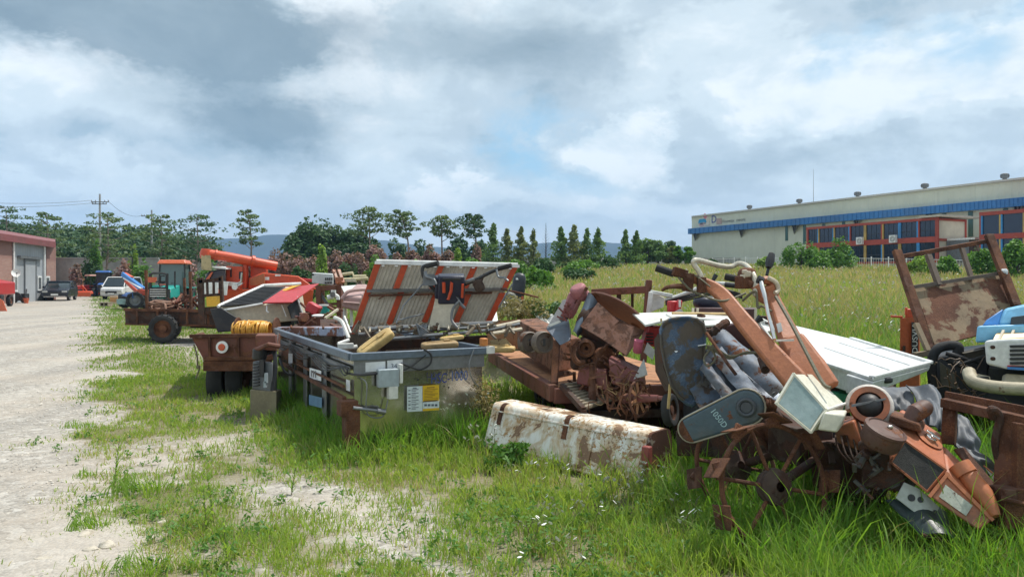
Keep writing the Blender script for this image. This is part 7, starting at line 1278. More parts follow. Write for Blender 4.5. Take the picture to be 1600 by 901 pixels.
m = MB(); [m.tube(spline([P(1040, 470 + 2 * k, 7.8), P(1070, 462 + 2.5 * k, 7.7), P(1095, 455 + 3 * k, 7.7), P(1130, 452 + 2 * k, 7.6), P(1160, 460 + 2 * k, 7.6)], 5), .008, 6) for k in range(4)]; m.build('cables', CABLE, t); m = MB(); m.box(P(1051, 479, 7.7), (.10, .08, .12), .2); m.box(P(1060, 480, 7.65), (.05, .06, .15), Matrix.Rotation(.2, 3, 'Y')); m.build('red_engine', REDP, t, bev=.015); m = MB(); m.plate([P(1063, 482, 7.6), P(1071, 490, 7.6), P(1050, 490, 7.6)], .03); m.box(P(1062, 474, 7.62), (.02, .02, .07)); m.build('pale_plate', WHITE, t)
m = MB(); m.hexa([P(1084, 497, 7.4), P(1180, 499, 7.2), P(1182, 492, 7.7), P(1086, 492, 7.8)], [P(1084, 481, 7.4), P(1182, 482.5, 7.2), P(1183, 480, 7.7), P(1086, 480, 7.8)]); m.build('dark_board', paint('dark maroon board', (.08, .03, .03), rust=.3), t, bev=.005); m = MB(); [m.beam(P(x, 481, 7.35), P(x - 1, 496, 7.35), .03, .02) for x in (1083, 1090)]; m.beam(P(1181, 480, 7.15), P(1180, 500, 7.15), .02); m.build('stakes', CREAM, t); m = MB(); m.tube([P(1096, 492, 7.1), P(1085, 560, 7)], .04, 8); m.beam(P(1050, 500, 7.6), P(1200, 505, 7.4), .14); m.beam(P(1060, 500, 7.6), P(1062, 690, 7.6), .12); m.beam(P(1185, 503, 7.5), P(1184, 690, 7.5), .12); m.hexa([P(1060, 640, 7.4), P(1180, 640, 7.3), P(1180, 620, 7.9), P(1060, 620, 7.9)], [P(1060, 560, 7.4), P(1180, 560, 7.3), P(1180, 555, 7.9), P(1060, 555, 7.9)]); m.build('chassis', RUSTD, t); [wheel(t, P(x, 642, 7.5), (1, -.2, 0), .28, .16, RUBBER, RUSTD) for x in (1080, 1165)]
t = thing('white_levers', 'white linkage levers with a black knob behind the orange arms', 'machine part', P(1195, 515, 6.6)); m = MB(); m.tube([P(1182, 500, 6.6), P(1206, 532, 6.5)], .018, 8); m.tube([P(1190, 500, 6.7), P(1230, 520, 6.6)], .02, 8); m.plate([P(1185, 503, 6.7), P(1212, 500, 6.7), P(1222, 512, 6.6), P(1196, 518, 6.6)], .03); m.build('arms', WHITE, t); m = MB(); m.tube([P(1182, 502, 6.55), P(1189, 496, 6.55)], [.02, .035], 8); m.tube([P(1196, 504, 6.5), P(1209, 505, 6.5)], .012, 6); m.build('knob', BLACK, t)
# mudguard panel and the sheet covers
t = thing('mudguard', 'worn blue grey oval mudguard panel standing upright on the heap', 'mudguard', P(1065, 640, 5.7)); ol = [(1030, 514), (1035, 503), (1046, 496.5), (1060, 494), (1076, 493.5), (1090, 496), (1100, 503), (1104, 515), (1103, 540), (1101, 575), (1099, 600), (1095, 618), (1089, 631), (1082, 636), (1072, 632), (1060, 622), (1048, 604), (1038, 572), (1032, 540)]
oc = (1069, 560); m = MB(); n_ = Vector((-.12, -.97, .2)).normalized()
def op(x, y, f, off): X_, Y_ = oc[0] + (x - oc[0]) * f, oc[1] + (y - oc[1]) * f; return P(X_, Y_, 5.7) + n_ * off
rings = [(1.0, -.03), (1.0, 0), (.97, .012), (.92, .012), (.89, -.002), (.6, .012), (.3, .018), (.08, .02)]; vs = []; k_ = len(ol)
for f, off in rings: vs += [op(x, y, f, off) for x, y in ol]
fs = [(i * k_ + j, i * k_ + (j + 1) % k_, (i + 1) * k_ + (j + 1) % k_, (i + 1) * k_ + j) for i in range(len(rings) - 1) for j in range(k_)] + [tuple(range((len(rings) - 1) * k_, len(rings) * k_)), tuple(range(k_))[::-1]]
m.add(vs, fs); m.build('panel', paint('mud brown and blue flaking paint', (.085, .075, .065), rust=.47, scale=6.5, rough=.55, dirt=.6, dirt_col=(.12, .085, .05), rust_col=(.10, .155, .25), rust2=(.22, .29, .38), bump=.5), t, sharp=50); m = MB(); m.tube([op(1090, 541, 1, .01), op(1103, 539, 1, .02)], .008, 6); m.disc(op(1056, 548, 1, .012), n_, .012, .01, 12); m.build('hinge_pin', CHROME, t); m = MB(); m.plate([P(1029, 520, 5.75), P(1037, 575, 5.75), P(1048, 606, 5.75), P(1040, 612, 6.0), P(1024, 580, 6.0), P(1022, 530, 6.0)], .02); m.build('side_skirt', RUSTD, t)
t = thing('caster_wheel', 'small rusty wheel with an ochre strut under the mudguard', 'wheel', P(1048, 668, 5.9)); wheel(t, P(1047, 640, 5.9), (.85, -.5, .1), .125, .07, RUBBER, RUST); m = MB(); m.beam(P(1047, 600, 5.75), P(1044, 638, 5.75), .03, .015); m.build('strut', YELLOWF, t)
def sheetcover(name, a, b, wid, label, mat, bulge=.05, hexd=None):
    t = thing(name, label, 'sheet cover', lerp(a, b, .5), 'blue grey sheet covers'); ax = (b - a); L = ax.length; ax.normalize(); up_ = Vector((-.1, -.75, .65)); sd = ax.cross(up_).normalized(); up2 = sd.cross(ax).normalized() * -1
    if up2.dot(up_) < 0: up2 = -up2
    m = MB(); m.sheet(lambda u_, v_: lerp(a, b, u_) + sd * wid * (v_ - .5) + up2 * (bulge * math.cos((v_ - .5) * math.pi) * (1 - .2 * u_) + .006 * math.sin(u_ * 20 + v_ * 5)), 14, 14, .006); m.build('shell', mat, t, sharp=50)
    m = MB(); [m.beam(lerp(a, b, u_) + sd * wid * -.42 + up2 * bulge * .3, lerp(a, b, u_) + sd * wid * .42 + up2 * bulge * .3, .012, .008) for u_ in (.03, .97)]; m.build('end_band', GREYP, t); return t
SILV = paint('silver blue sheet', (.13, .16, .205), rust=.38, scale=9, rough=.62, metal=.15, dirt=.8, dirt_col=(.12, .1, .08)); NAVB = paint('dull navy sheet', (.06, .085, .125), rust=.15, scale=6, rough=.4, metal=.3, dirt=.4)
sheetcover('blade_cover', P(1101, 572, 5.65), P(1146, 628, 5.35), .085, 'rounded silver blue cover strip right of the mudguard', SILV, .035); sheetcover('blade_cover', P(1112, 542, 5.75), P(1178, 620, 5.4), .13, 'middle silver blue cover strip under the cable', SILV, .02); sheetcover('blade_cover', P(1120, 522, 5.9), P(1222, 612, 5.4), .16, 'longest silver cover strip reaching the orange arm', SILV, .035); sheetcover('blade_cover', P(1106, 545, 5.85), P(1205, 636, 5.5), .26, 'dull navy cover sheet beneath the silver strips', NAVB, .02); sheetcover('blade_cover', P(1090, 575, 5.8), P(1130, 650, 5.5), .26, 'dull blue cover sheet beside the mudguard foot', BLUEG, .02)
t = thing('gear_lump', 'dark maroon box with a greasy joint behind the orange arm', 'machine part', P(1160, 545, 6)); m = MB(); m.hexa([P(1132, 540, 6), P(1188, 548, 5.9), P(1192, 540, 6.4), P(1138, 535, 6.4)], [P(1128, 510, 6), P(1172, 500, 5.9), P(1180, 498, 6.4), P(1136, 506, 6.4)]); m.build('box', paint('dark maroon board', (0, 0, 0)), t, bev=.01); m = MB(); m.tube(spline([P(1103, 520, 5.8), P(1115, 518, 5.75), P(1124, 510, 5.75), P(1136, 503, 5.8)], 5), [.03, .035, .025, .034, .025, .035, .03, .026, .034, .026, .03, .025, .03, .034, .026, .03], 9); m.build('joint', RUSTD, t)
m = MB(); [m.tube(spline([P(1105, 540 + 2 * k, 5.6), P(1118, 543 + 3 * k, 5.5), P(1140, 556 + 2 * k, 5.45), P(1165, 552 - k, 5.4), P(1195, 551 + k, 5.3)], 6), .008, 6) for k in range(3)]; m.tube(spline([P(1110, 545, 5.55), P(1100, 560, 5.55), P(1106, 572, 5.5), P(1118, 560, 5.5), P(1112, 545, 5.5)], 6), .008, 6); t = thing('control_cable', 'olive control cables draped across the silver covers', 'cable', P(1150, 556, 5.4)); m.build('cables', paint('olive cable', (.13, .12, .07), rust=.1, scale=14), t); m = MB(); m.tube([P(1104, 520, 5.6), P(1137, 568, 5.35), P(1150, 585, 5.3)], .012, 7); m.build('iron_rod', RUST, t); m = MB(); m.tube([P(1190, 560, 5.35), P(1196, 578, 5.2)], .03, 10); m.build('clamp', RUSTD, t)
# ---------------- orange walking tiller
t = thing('walking_tiller', 'orange walking tiller tipped on its nose with its long handle arms in the air', 'tiller', Gp(1225, 850)); m = MB()
def arm(m, pts, ws, dz):
    pts = spline(pts, 5); n = len(pts); w_ = [np.interp(i / (n - 1), np.linspace(0, 1, len(ws)), ws) for i in range(n)]
    for i in range(n - 1):
        a, b = pts[i], pts[i + 1]; d = (b - a).normalized(); sd = d.cross(Vector((0, -1, 0))).normalized(); f = Vector((0, -1, 0)); f = (f - d * f.dot(d)).normalized()
    vs = []; fs = []
    for i in range(n):
        d = (pts[min(i + 1, n - 1)] - pts[max(i - 1, 0)]).normalized(); f = Vector((0, -1, 0)); f = (f - d * f.dot(d)).normalized(); sd = d.cross(f); h = w_[i] / 2
        vs += [pts[i] + sd * h * .8 + f * dz * .5, pts[i] + sd * h + f * dz * .25, pts[i] + sd * h - f * dz * .5, pts[i] - sd * h - f * dz * .5, pts[i] - sd * h + f * dz * .25, pts[i] - sd * h * .8 + f * dz * .5]
    for i in range(n - 1):
        for j in range(6): fs.append((i * 6 + j, i * 6 + (j + 1) % 6, (i + 1) * 6 + (j + 1) % 6, (i + 1) * 6 + j))
    fs += [tuple(range(6))[::-1], tuple(range((n - 1) * 6, n * 6))]; m.add(vs, fs)
arm(m, [P(1248, 600, 4.85), P(1205, 552, 5.0), P(1160, 500, 5.2), P(1125, 458, 5.4), P(1096, 440, 5.5), P(1074, 432, 5.5)], [.16, .135, .115, .10, .07, .055], .07); ORA = paint('sun faded orange enamel', (.40, .145, .065), rust=.2, scale=9, rough=.5, dirt=.55, dirt_col=(.22, .075, .04)); m.build('handle_arm', ORA, t, bev=.008, sharp=40)
m = MB(); arm(m, [P(1285, 610, 4.9), P(1262, 575, 5.0), P(1236, 530, 5.15)], [.23, .235, .17], .09); arm(m, [P(1236, 532, 5.13), P(1218, 490, 5.3), P(1206, 462, 5.4), P(1200, 446, 5.4)], [.16, .11, .085, .08], .06); m.build('handle_arm', ORA, t, bev=.008, sharp=40)
m = MB(); m.beam(P(1212, 532, 5.06), P(1240, 531, 5.06), .02, .012); m.plate([P(1213, 506, 5.18), P(1220, 504, 5.18), P(1223, 517, 5.14), P(1216, 520, 5.14)], -.004); m.build('pale_decal', WHITE, t)
m = MB(); m.tube([P(1025, 418, 5.55), P(1053, 427.5, 5.52)], .027, 10); m.tube([P(1133, 432, 5.55), P(1160, 437.5, 5.5)], .026, 10); m.build('grip', RUBBER, t); m = MB(); m.tube(spline([P(1053, 427.5, 5.5), P(1066, 430, 5.5), P(1080, 434, 5.5)], 5), .022, 9); m.box(P(1062, 426, 5.48), (.10, .08, .06), Matrix.Rotation(.3, 3, 'Y')); m.box(P(1075, 441, 5.46), (.07, .05, .13), Matrix.Rotation(.1, 3, 'Y')); m.box(P(1096, 445, 5.45), (.06, .05, .11)); m.tube([P(1066, 424, 5.46), P(1072, 432, 5.44), P(1080, 428, 5.46)], .012, 7); m.build('handle_clamp', RUST, t, bev=.006)
m = MB(); m.tube(spline([P(1072, 448, 5.45), P(1056, 447, 5.42), P(1042, 449, 5.4), P(1034, 454, 5.4)], 5), [.022 - .0008 * i for i in range(16)], 8); m.build('clutch_lever', RUST, t)
m = MB(); m.tube(spline([P(1096, 446, 5.45), P(1096, 434, 5.45), P(1092, 424, 5.45), P(1084, 412, 5.45), P(1086, 406.5, 5.45), P(1098, 408, 5.5), P(1124, 415, 5.55), P(1142, 416.5, 5.6), P(1154, 411.5, 5.6), P(1166, 415, 5.55), P(1176, 427, 5.45), P(1180, 440, 5.4), P(1180, 462, 5.38)], 6), .0185, 10); m.build('loop_bar', paint('cream chrome tube', (.62, .57, .46), rust=.18, scale=10, rough=.35, metal=.4), t)
m = MB(); m.blob(P(1167, 432, 5.48), (.13, .1, .13), None, .7); m.box(P(1161, 441, 5.45), (.09, .08, .09), .3); m.tube([P(1160, 438, 5.5), P(1180, 446, 5.4)], .035, 9); m.build('clamp_block', RUST, t, bev=.008); m = MB(); g = random.Random(41); [m.blob(P(1165 + g.uniform(-7, 7), 427 + g.uniform(-5, 6), 5.42), (.035, .03, .03)) for _ in range(7)]; m.build('worn_knob', CREAM, t)
m = MB(); m.lathe([(.04, -.03), (.075, -.035), (.095, -.02), (.095, .02), (.075, .035), (.04, .03)], P(1197, 452, 5.42), (.2, -1, .1), 20, a0=-.6, a1=math.pi * 1.35, loop=True); m.tube(spline([P(1180, 446, 5.4), P(1186, 456, 5.4), P(1190, 465, 5.4), P(1203, 470, 5.38)], 4), .035, 9); m.build('throttle_arc', ORA, t, bev=.005); m = MB(); m.tube(spline([P(1200, 434, 5.38), P(1212, 441, 5.38), P(1216, 452, 5.38), P(1211, 458, 5.36)], 5), .016, 8); m.build('arc_rim', CREAM, t)
m = MB(); m.tube([P(1188, 437, 5.3), P(1194, 458, 5.2), P(1200, 490, 5.1), P(1206, 512, 5.05), P(1210, 530, 5.0)], [.016, .014, .012, .014, .012], 8); m.build('gear_rod', CHROME, t); m = MB(); m.tube([P(1184, 436, 5.3), P(1192, 439, 5.3)], [.03, .026], 9); m.tube([P(1198, 430, 5.35), P(1202, 414, 5.38)], .011, 7); m.tube([P(1201, 418, 5.36), P(1203, 408, 5.38), P(1206, 396.5, 5.4)], [.02, .032, .022], 10); m.build('gear_knob', BLACK, t)
m = MB(); m.tube(spline([P(1212, 463, 5.3), P(1236, 505, 5.1), P(1262, 555, 4.9), P(1285, 597, 4.75), P(1298, 606, 4.7)], 6), .012, 7); m.tube(spline([P(1160, 470, 5.4), P(1180, 455, 5.35), P(1184, 480, 5.3), P(1190, 478, 5.3), P(1206, 486, 5.25)], 6), .009, 6); m.tube(spline([P(1060, 433, 5.45), P(1078, 452, 5.42), P(1100, 462, 5.4), P(1130, 470, 5.3), P(1165, 458, 5.35)], 6), .008, 6); m.tube(spline([P(1075, 438, 5.46), P(1085, 430, 5.44), P(1110, 448, 5.4)], 6), .006, 6); m.build('control_cable', paint('olive cable', (0, 0, 0)), t)
# cage wheels
def cage(t, cc, ax, Rr, label=None, n=9, flip=1):
    ax = Vector(ax).normalized(); a = ax.orthogonal().normalized(); b = ax.cross(a); m = MB(); m.ring(cc, ax, Rr, .016, 40, 8); w0 = m.build('cage_wheel', RUST, t); m = MB()
    m.lathe([(.03, -.05), (.10, -.045), (.105, .03), (.05, .05), (.03, .06)], cc, ax, 22); m.ring(cc, ax, .10, .012, 24, 6); m.build('hub', RUSTD, w0)
    for k in range(n):
        th = 2 * math.pi * k / n + .3; d = a * math.cos(th) + b * math.sin(th); tg = ax.cross(d); m = MB(); 
        p = cc + d * Rr; q = [p - tg * .06 - ax * .09 + d * .015, p - tg * .06 + ax * .09 + d * .015, p + tg * .07 + ax * .08 + d * .06, p + tg * .07 - ax * .08 + d * .06]; m.hexa(q, [x + d * .01 for x in q]); m.beam(p, p + tg * .03 + d * .05, .02, .1, up=d); m.build('paddle', RUST, w0, bev=.003)
    m = MB(); [m.tube([cc + (a * math.cos(th) + b * math.sin(th)) * .09, cc + (a * math.cos(th) + b * math.sin(th)) * Rr], .013, 7) for th in np.linspace(.1, 2 * math.pi + .1, 7)[:-1]]; m.build('spokes', RUST, w0)
cage(t, P(1210, 760, 4.6), (.30, -.88, .22), .365); cage(t, P(1150, 728, 5.35), (.35, -.85, .32), .32, n=7)
m = MB(); m.tube([P(1211, 760, 4.62), P(1300, 700, 5.3)], .03, 10); m.tube([P(1150, 728, 5.35), P(1280, 690, 5.4)], .03, 10); m.hexa([P(1270, 760, 5.1), P(1390, 790, 4.9), P(1395, 770, 5.3), P(1280, 745, 5.5)], [P(1265, 690, 5.1), P(1360, 690, 4.9), P(1370, 680, 5.3), P(1275, 685, 5.5)]); m.box(P(1250, 690, 5.3), (.3, .3, .25), .4); m.build('gearbox', RUSTD, t, bev=.02)
m = MB(); m.hexa([P(1306, 690, 4.75), P(1352, 708, 4.65), P(1356, 690, 4.9), P(1315, 678, 5)], [P(1304, 668, 4.75), P(1334, 656, 4.65), P(1340, 650, 4.9), P(1310, 658, 5)]); m.hexa([P(1262, 640, 4.95), P(1305, 668, 4.85), P(1312, 655, 5.1), P(1270, 630, 5.1)], [P(1250, 590, 4.95), P(1290, 600, 4.85), P(1295, 600, 5.1), P(1255, 590, 5.1)]); m.build('front_cowl', ORANGED, t, bev=.015)
g = random.Random(55); m = MB()
for k in range(26): q = P(g.uniform(1285, 1400), g.uniform(690, 800), g.uniform(4.7, 5.1)); d = Vector((g.uniform(-1, 1), g.uniform(-.5, .5), g.uniform(-1, 1))) * g.uniform(.02, .07); m.beam(q - d, q + d, g.uniform(.01, .04), g.uniform(.01, .03))
[m.tube(spline([P(1305 + 9 * k, 680, 4.7), P(1312 + 10 * k, 705 + 4 * k, 4.6), P(1335 + 7 * k, 728, 4.6)], 5), .006, 6) for k in range(5)]; m.build('linkage', RUSTD, t)
# dark iron added to stand in for the shade under the heap
t = thing('shade_frame', 'dark rusted plough frame added as shade under the heap behind the iron wheels', 'filler', P(1230, 720, 6)); m = MB(); m.beam(P(1060, 690, 6.3), P(1400, 700, 5.6), .14, .2); m.beam(P(1090, 668, 6.5), P(1390, 672, 5.9), .12, .2); m.beam(P(1200, 640, 6.2), P(1330, 735, 5.5), .12, .16); m.build('beams', RUSTD, t, bev=.01)
m = MB(); m.plate([P(1100, 650, 6.1), P(1215, 640, 5.9), P(1280, 720, 5.7), P(1120, 725, 6.0)], .05); m.build('shade_plate', RUSTD, t, bev=.01); m = MB(); m.plate([P(1275, 655, 5.6), P(1370, 665, 5.4), P(1400, 740, 5.3), P(1290, 745, 5.5)], .06); m.build('shade_sheet', BLACK, t, bev=.01)
# belt cover
t = thing('belt_cover', 'dusty blue grey belt cover lettered across, under the silver covers', 'belt cover', P(1125, 680, 5.05)); a, b = P(1082, 668, 5.05), P(1166, 634, 4.95); ax = (b - a).normalized(); n_ = Vector((-.05, -1, .12)); n_ = (n_ - ax * n_.dot(ax)).normalized(); sd = ax.cross(n_); sd = sd if sd.z > 0 else -sd
r1, r2 = .085, .115; th_ = np.linspace(math.pi / 2, 3 * math.pi / 2, 12); out = [a + (ax * math.cos(x) + sd * math.sin(x)) * r1 for x in th_] + [b + (ax * math.cos(x + math.pi) + sd * math.sin(x + math.pi)) * r2 for x in th_]; m = MB(); m.hexa([p + n_ * .05 for p in out], [p - n_ * .06 for p in out]); m.build('cover', BLUEC, t, bev=.02, seg=3)
m = MB(); cen = (a + b) / 2; rim = [cen + (p - cen) * 1.01 + n_ * .045 for p in out]; m.tube(rim, .006, 6, closed=True); m.build('edge_bead', paint('rubbed edge', (.34, .3, .22), rust=.2, scale=12), t); m = MB(); m.ring(b + n_ * .055, n_, .05, .014, 26, 8); m.disc(b + n_ * .05, n_, .035, .02, 20); m.build('boss', paint('dark boss', (.07, .08, .09), rust=.2), t); m = MB(); q = [a + (ax * math.cos(x) + sd * math.sin(x)) * r1 * 1.02 for x in np.linspace(math.pi * .62, math.pi * 1.42, 9)]; m.hexa([p + n_ * .055 for p in q], [p - n_ * .05 for p in q]); m.build('rusted_end', RUST, t, bev=.01)
ux_ = (-sd + ax * -.12).normalized() * 1; ux_ = (-sd * .95 + ax * .22).normalized(); uy_ = n_.cross(ux_); uy_ = uy_ if uy_.dot(ax) > 0 else -uy_; text_part('1050D', 'lettering', plain('pale blue lettering', (.42, .60, .62), .5, bump=0), t, lerp(a, b, .42) + sd * .055 + n_ * .0525, ux_, uy_, .038, .125, depth=.0, nrm=n_)
m = MB(); m.tube([P(1180, 628, 5.0), P(1212, 636, 4.98)], [.05, .045], 14); m.tube([P(1186, 630, 4.99), P(1192, 631, 4.99)], .06, 14); m.tube([P(1198, 633, 4.99), P(1203, 634, 4.99)], .055, 14); m.tube([P(1160, 612, 5), P(1185, 640, 4.97)], .025, 8); m.build('pipe_stub', RUST, t)
# white lamp housing
t = thing('lamp_housing', 'square white lamp housing with a dusty glass face before the orange arms', 'lamp', P(1265, 640, 4.7)); fr = [P(1240, 583, 4.72), P(1291, 640, 4.6), P(1267, 676, 4.55), P(1212, 630, 4.65)]; bk_ = [P(1270, 583, 4.95), P(1321, 631, 4.85), P(1310, 664, 4.8), P(1245, 628, 4.9)]; m = MB(); m.hexa(fr, bk_); LMP = paint('cream white enamel', (.70, .68, .56), rust=.05, scale=5, rough=.4, dirt=.25, dirt_col=(.4, .36, .26)); m.build('housing', LMP, t, bev=.012)
ce = sum(fr, Vector()) / 4; nn = (fr[1] - fr[0]).cross(fr[3] - fr[0]).normalized(); nn = nn if nn.y < 0 else -nn; m = MB(); q = [ce + (p - ce) * .88 + nn * .004 for p in fr]; m.hexa(q, [p + nn * .004 for p in q]); GL = paint('dusty lamp glass', (.20, .28, .27), rust=.0, scale=5, rough=.15, dirt=.5, dirt_col=(.42, .5, .5)); m.build('lens', GL, t); m = MB(); m.frame([ce + (p - ce) * .97 + nn * .004 for p in fr], .018, .014); m.build('bezel', LMP, t); m = MB(); m.hexa([P(1277, 672, 4.5), P(1308, 676, 4.5), P(1318, 664, 4.7), P(1290, 660, 4.7)], [P(1287, 643, 4.5), P(1321, 648, 4.5), P(1324, 640, 4.7), P(1296, 640, 4.7)]); m.build('side_box', LMP, t, bev=.012); m = MB(); m.tube([P(1290, 640, 4.6), P(1321, 630, 4.85)], .008, 6); m.build('torn_edge', WHITE, t)
# ---------------- diesel engine lump
t = thing('diesel_engine', 'orange single cylinder diesel engine with a black radiator grille tipped nose down', 'engine', P(1440, 800, 4.5)); hd = [P(1411, 684, 4.5), P(1482, 734, 4.38), P(1450, 772, 4.35), P(1387, 721, 4.45)]; off = Vector((.17, .36, .13)); m = MB(); m.hexa(hd, [hd[0] + off * .95, hd[1] + off, hd[2] + off, hd[3] + off]); m.build('radiator_body', ORANGED, t, bev=.02, seg=3)
ce = sum(hd, Vector()) / 4; nn = (hd[1] - hd[0]).cross(hd[3] - hd[0]).normalized(); nn = nn if nn.y < 0 else -nn; m = MB(); q = [ce + (p - ce) * .86 + nn * .003 for p in hd]; m.hexa(q, [p + nn * .004 for p in q]); MESH = plain('black wire mesh', (.016, .016, .014), .7, var=.4, scale=40, bump=.5); m.build('grille', MESH, t); m = MB(); m.frame([ce + (p - ce) * .9 + nn * .004 for p in hd], .012, .012); m.build('grille_frame', ORANGED, t); m = MB(); u_ = (hd[1] - hd[0]); v_ = hd[3] - hd[0]
tp = lambda s_, r_: lerp(hd[0], hd[1], s_) + off * r_; upn = u_.cross(off).normalized(); upn = upn if upn.z > 0 else -upn; m.lathe([(0, 0), (.075, 0), (.08, .006), (.0, .012)], tp(.62, .5) + upn * .004, upn, 26); m.build('cap_seat', ORANGE, t); m = MB(); cpp = tp(.62, .5) + upn * .012; m.lathe([(0, 0), (.034, 0), (.036, .018), (.02, .022), (0, .022)], cpp, upn, 18); m.beam(cpp + upn * .028 - u_.normalized() * .042, cpp + upn * .028 + u_.normalized() * .042, .022, .016, up=upn); m.beam(cpp + upn * .026 - off.normalized() * .03, cpp + upn * .026 + off.normalized() * .03, .022, .014, up=upn); m.build('fuel_cap', CHROME, t, bev=.003)
ns = [P(1480, 737, 4.37), P(1556, 812, 4.2), P(1530, 832, 4.17), P(1450, 775, 4.33)]; m = MB(); m.hexa(ns, [ns[0] + off * .8, ns[1] + off * .6 + Vector((0, 0, .03)), ns[2] + off * .5, ns[3] + off * .8]); m.build('tank_body', ORANGED, t, bev=.02, seg=3); m = MB(); m.tube(spline([P(1506, 738, 4.42), P(1520, 752, 4.34), P(1540, 778, 4.27), P(1556, 806, 4.2)], 5), [.055] * 10 + [.05, .045, .04, .035, .03, .025], 14); m.tube([P(1498, 726, 4.42), P(1510, 742, 4.38)], .065, 14); m.build('blister', ORANGE, t)
m = MB(); n2 = (ns[1] - ns[0]).cross(ns[3] - ns[0]).normalized(); n2 = n2 if n2.y < 0 else -n2; L2 = lambda s_, r_, o_: lerp(lerp(ns[0], ns[1], s_), lerp(ns[3], ns[2], s_), r_) + n2 * o_; q = [L2(.1, .35, .003), L2(.62, .25, .003), L2(.66, .75, .003), L2(.14, .8, .003)]; m.hexa(q, [p + n2 * .002 for p in q]); m.build('name_plate', paint('flaking pale label', (.42, .44, .36), rust=.3, scale=14), t); m = MB(); m.beam(L2(.02, .08, .004), L2(.98, .12, .004), .02, .012, up=n2); m.beam(L2(.02, .0, .004), L2(.02, 1, .004), .018, .014, up=n2); m.build('trim_strip', ORANGE, t)
m = MB(); ca = P(1383, 672, 4.42); an = Vector((.25, -.35, .9)); m.lathe([(0, -.10), (.10, -.10), (.112, -.08), (.112, -.01), (.118, -.005), (.118, .012), (.1, .02), (.095, .012), (0, .014)], ca, an, 30); BRN = paint('brown rusty cap', (.11, .055, .042), rust=.4, scale=8, rough=.6); ac = m.build('air_cleaner', BRN, t, sharp=40); m = MB(); m.blob(ca + an.normalized() * .02 + Vector((.03, .02, 0)), (.03, .02, .02)); m.build('wing_nut', CHROME, ac); m = MB(); m.hexa([P(1388, 663, 4.6), P(1440, 676, 4.55), P(1447, 664, 4.75), P(1395, 650, 4.8)], [P(1390, 648, 4.6), P(1436, 662, 4.55), P(1444, 655, 4.75), P(1396, 640, 4.8)]); m.build('manifold', RUST, t, bev=.01)
m = MB(); pa_ = P(1428, 650, 4.65); m.tube([P(1420, 664, 4.65), P(1424, 652, 4.65), P(1430, 645, 4.65), P(1446, 636, 4.68)], [.045, .042, .055, .05], 16); m.blob(P(1444, 637, 4.68), (.10, .09, .09), Matrix.Rotation(-.5, 3, 'Y'), .85); m.build('muffler_pot', BRN, t)
cp_ = P(1358, 638, 4.85); axp = Vector((-.35, -.8, .35)).normalized(); m = MB(); m.lathe([(.075, .0), (.13, .0), (.14, .015), (.14, .09), (.125, .1), (.075, .1)], cp_ - axp * .02, axp, 30, a0=2.2 - math.pi * .5, a1=2.2 + math.pi * 1.1, loop=True); m.build('white_guard', paint('rust stained white', (.66, .62, .56), rust=.25, scale=9, rough=.5), t, bev=.004); m = MB(); m.lathe([(.08, -.015), (.115, -.015), (.115, .06), (.08, .06)], cp_ + axp * .05, axp, 30, loop=True); m.build('pulley_ring', ORANGED, t); m = MB(); m.lathe([(0, -.02), (.08, -.02), (.08, .05), (.055, .09), (.03, .105), (0, .11)], cp_ + axp * .04, axp, 24); m.build('pulley_hub', BLACK, t); m = MB(); m.plate([cp_ + axp * .15 + Vector((-.11, 0, -.01)), cp_ + axp * .15 + Vector((.1, 0, .03)), cp_ + axp * .15 + Vector((.1, 0, .02)), cp_ + axp * .15 + Vector((-.11, 0, -.025))], .004); m.build('spring_blade', GREYP, t)
m = MB(); m.hexa([P(1345, 760, 4.6), P(1420, 770, 4.45), P(1440, 750, 4.8), P(1360, 745, 4.95)], [P(1350, 690, 4.6), P(1398, 690, 4.5), P(1420, 680, 4.8), P(1365, 680, 4.95)]); m.tube([P(1350, 700, 4.6), P(1372, 690, 4.5)], .05, 12); m.tube([P(1340, 720, 4.55), P(1355, 706, 4.5)], .03, 10); m.build('crankcase', RUSTD, t, bev=.015); m = MB(); g = random.Random(66)
for k in range(24): q = P(g.uniform(1330, 1405), g.uniform(700, 770), g.uniform(4.4, 4.55)); d = Vector((g.uniform(-1, 1), g.uniform(-.4, .4), g.uniform(-1, 1))) * g.uniform(.01, .05); m.beam(q - d, q + d, g.uniform(.008, .03), g.uniform(.008, .02))
m.build('fittings', paint('grey oily fittings', (.06, .06, .058), rust=.4, scale=12, rough=.45, metal=.2), t)
t = thing('grey_plate', 'pale grey steel plate with bolt holes under the orange engine', 'plate', P(1430, 800, 4.4)); q = [P(1413, 753, 4.42), P(1436, 763, 4.4), P(1468, 792, 4.36), P(1453, 818, 4.33), P(1400, 777, 4.4)]; m = MB(); m.plate(q, .01); m.build('plate', paint('pale grey paint', (.40, .42, .38), rust=.12, scale=6), t); m = MB(); nq = (q[1] - q[0]).cross(q[3] - q[0]).normalized(); nq = nq if nq.y < 0 else -nq; [m.disc(P(x, y, d) + nq * .002, nq, r_, .006, 14) for x, y, d, r_ in ((1438, 781, 4.385), (1461, 800, 4.345), (1425, 780, 4.395))] if False else [m.disc(hit(x, y, q[0], nq) + nq * .002, nq, r_, .006, 14) for x, y, r_ in ((1438, 780, .016), (1461, 799, .011), (1424, 777, .02))]; m.build('bolt_hole', BLACK, t)
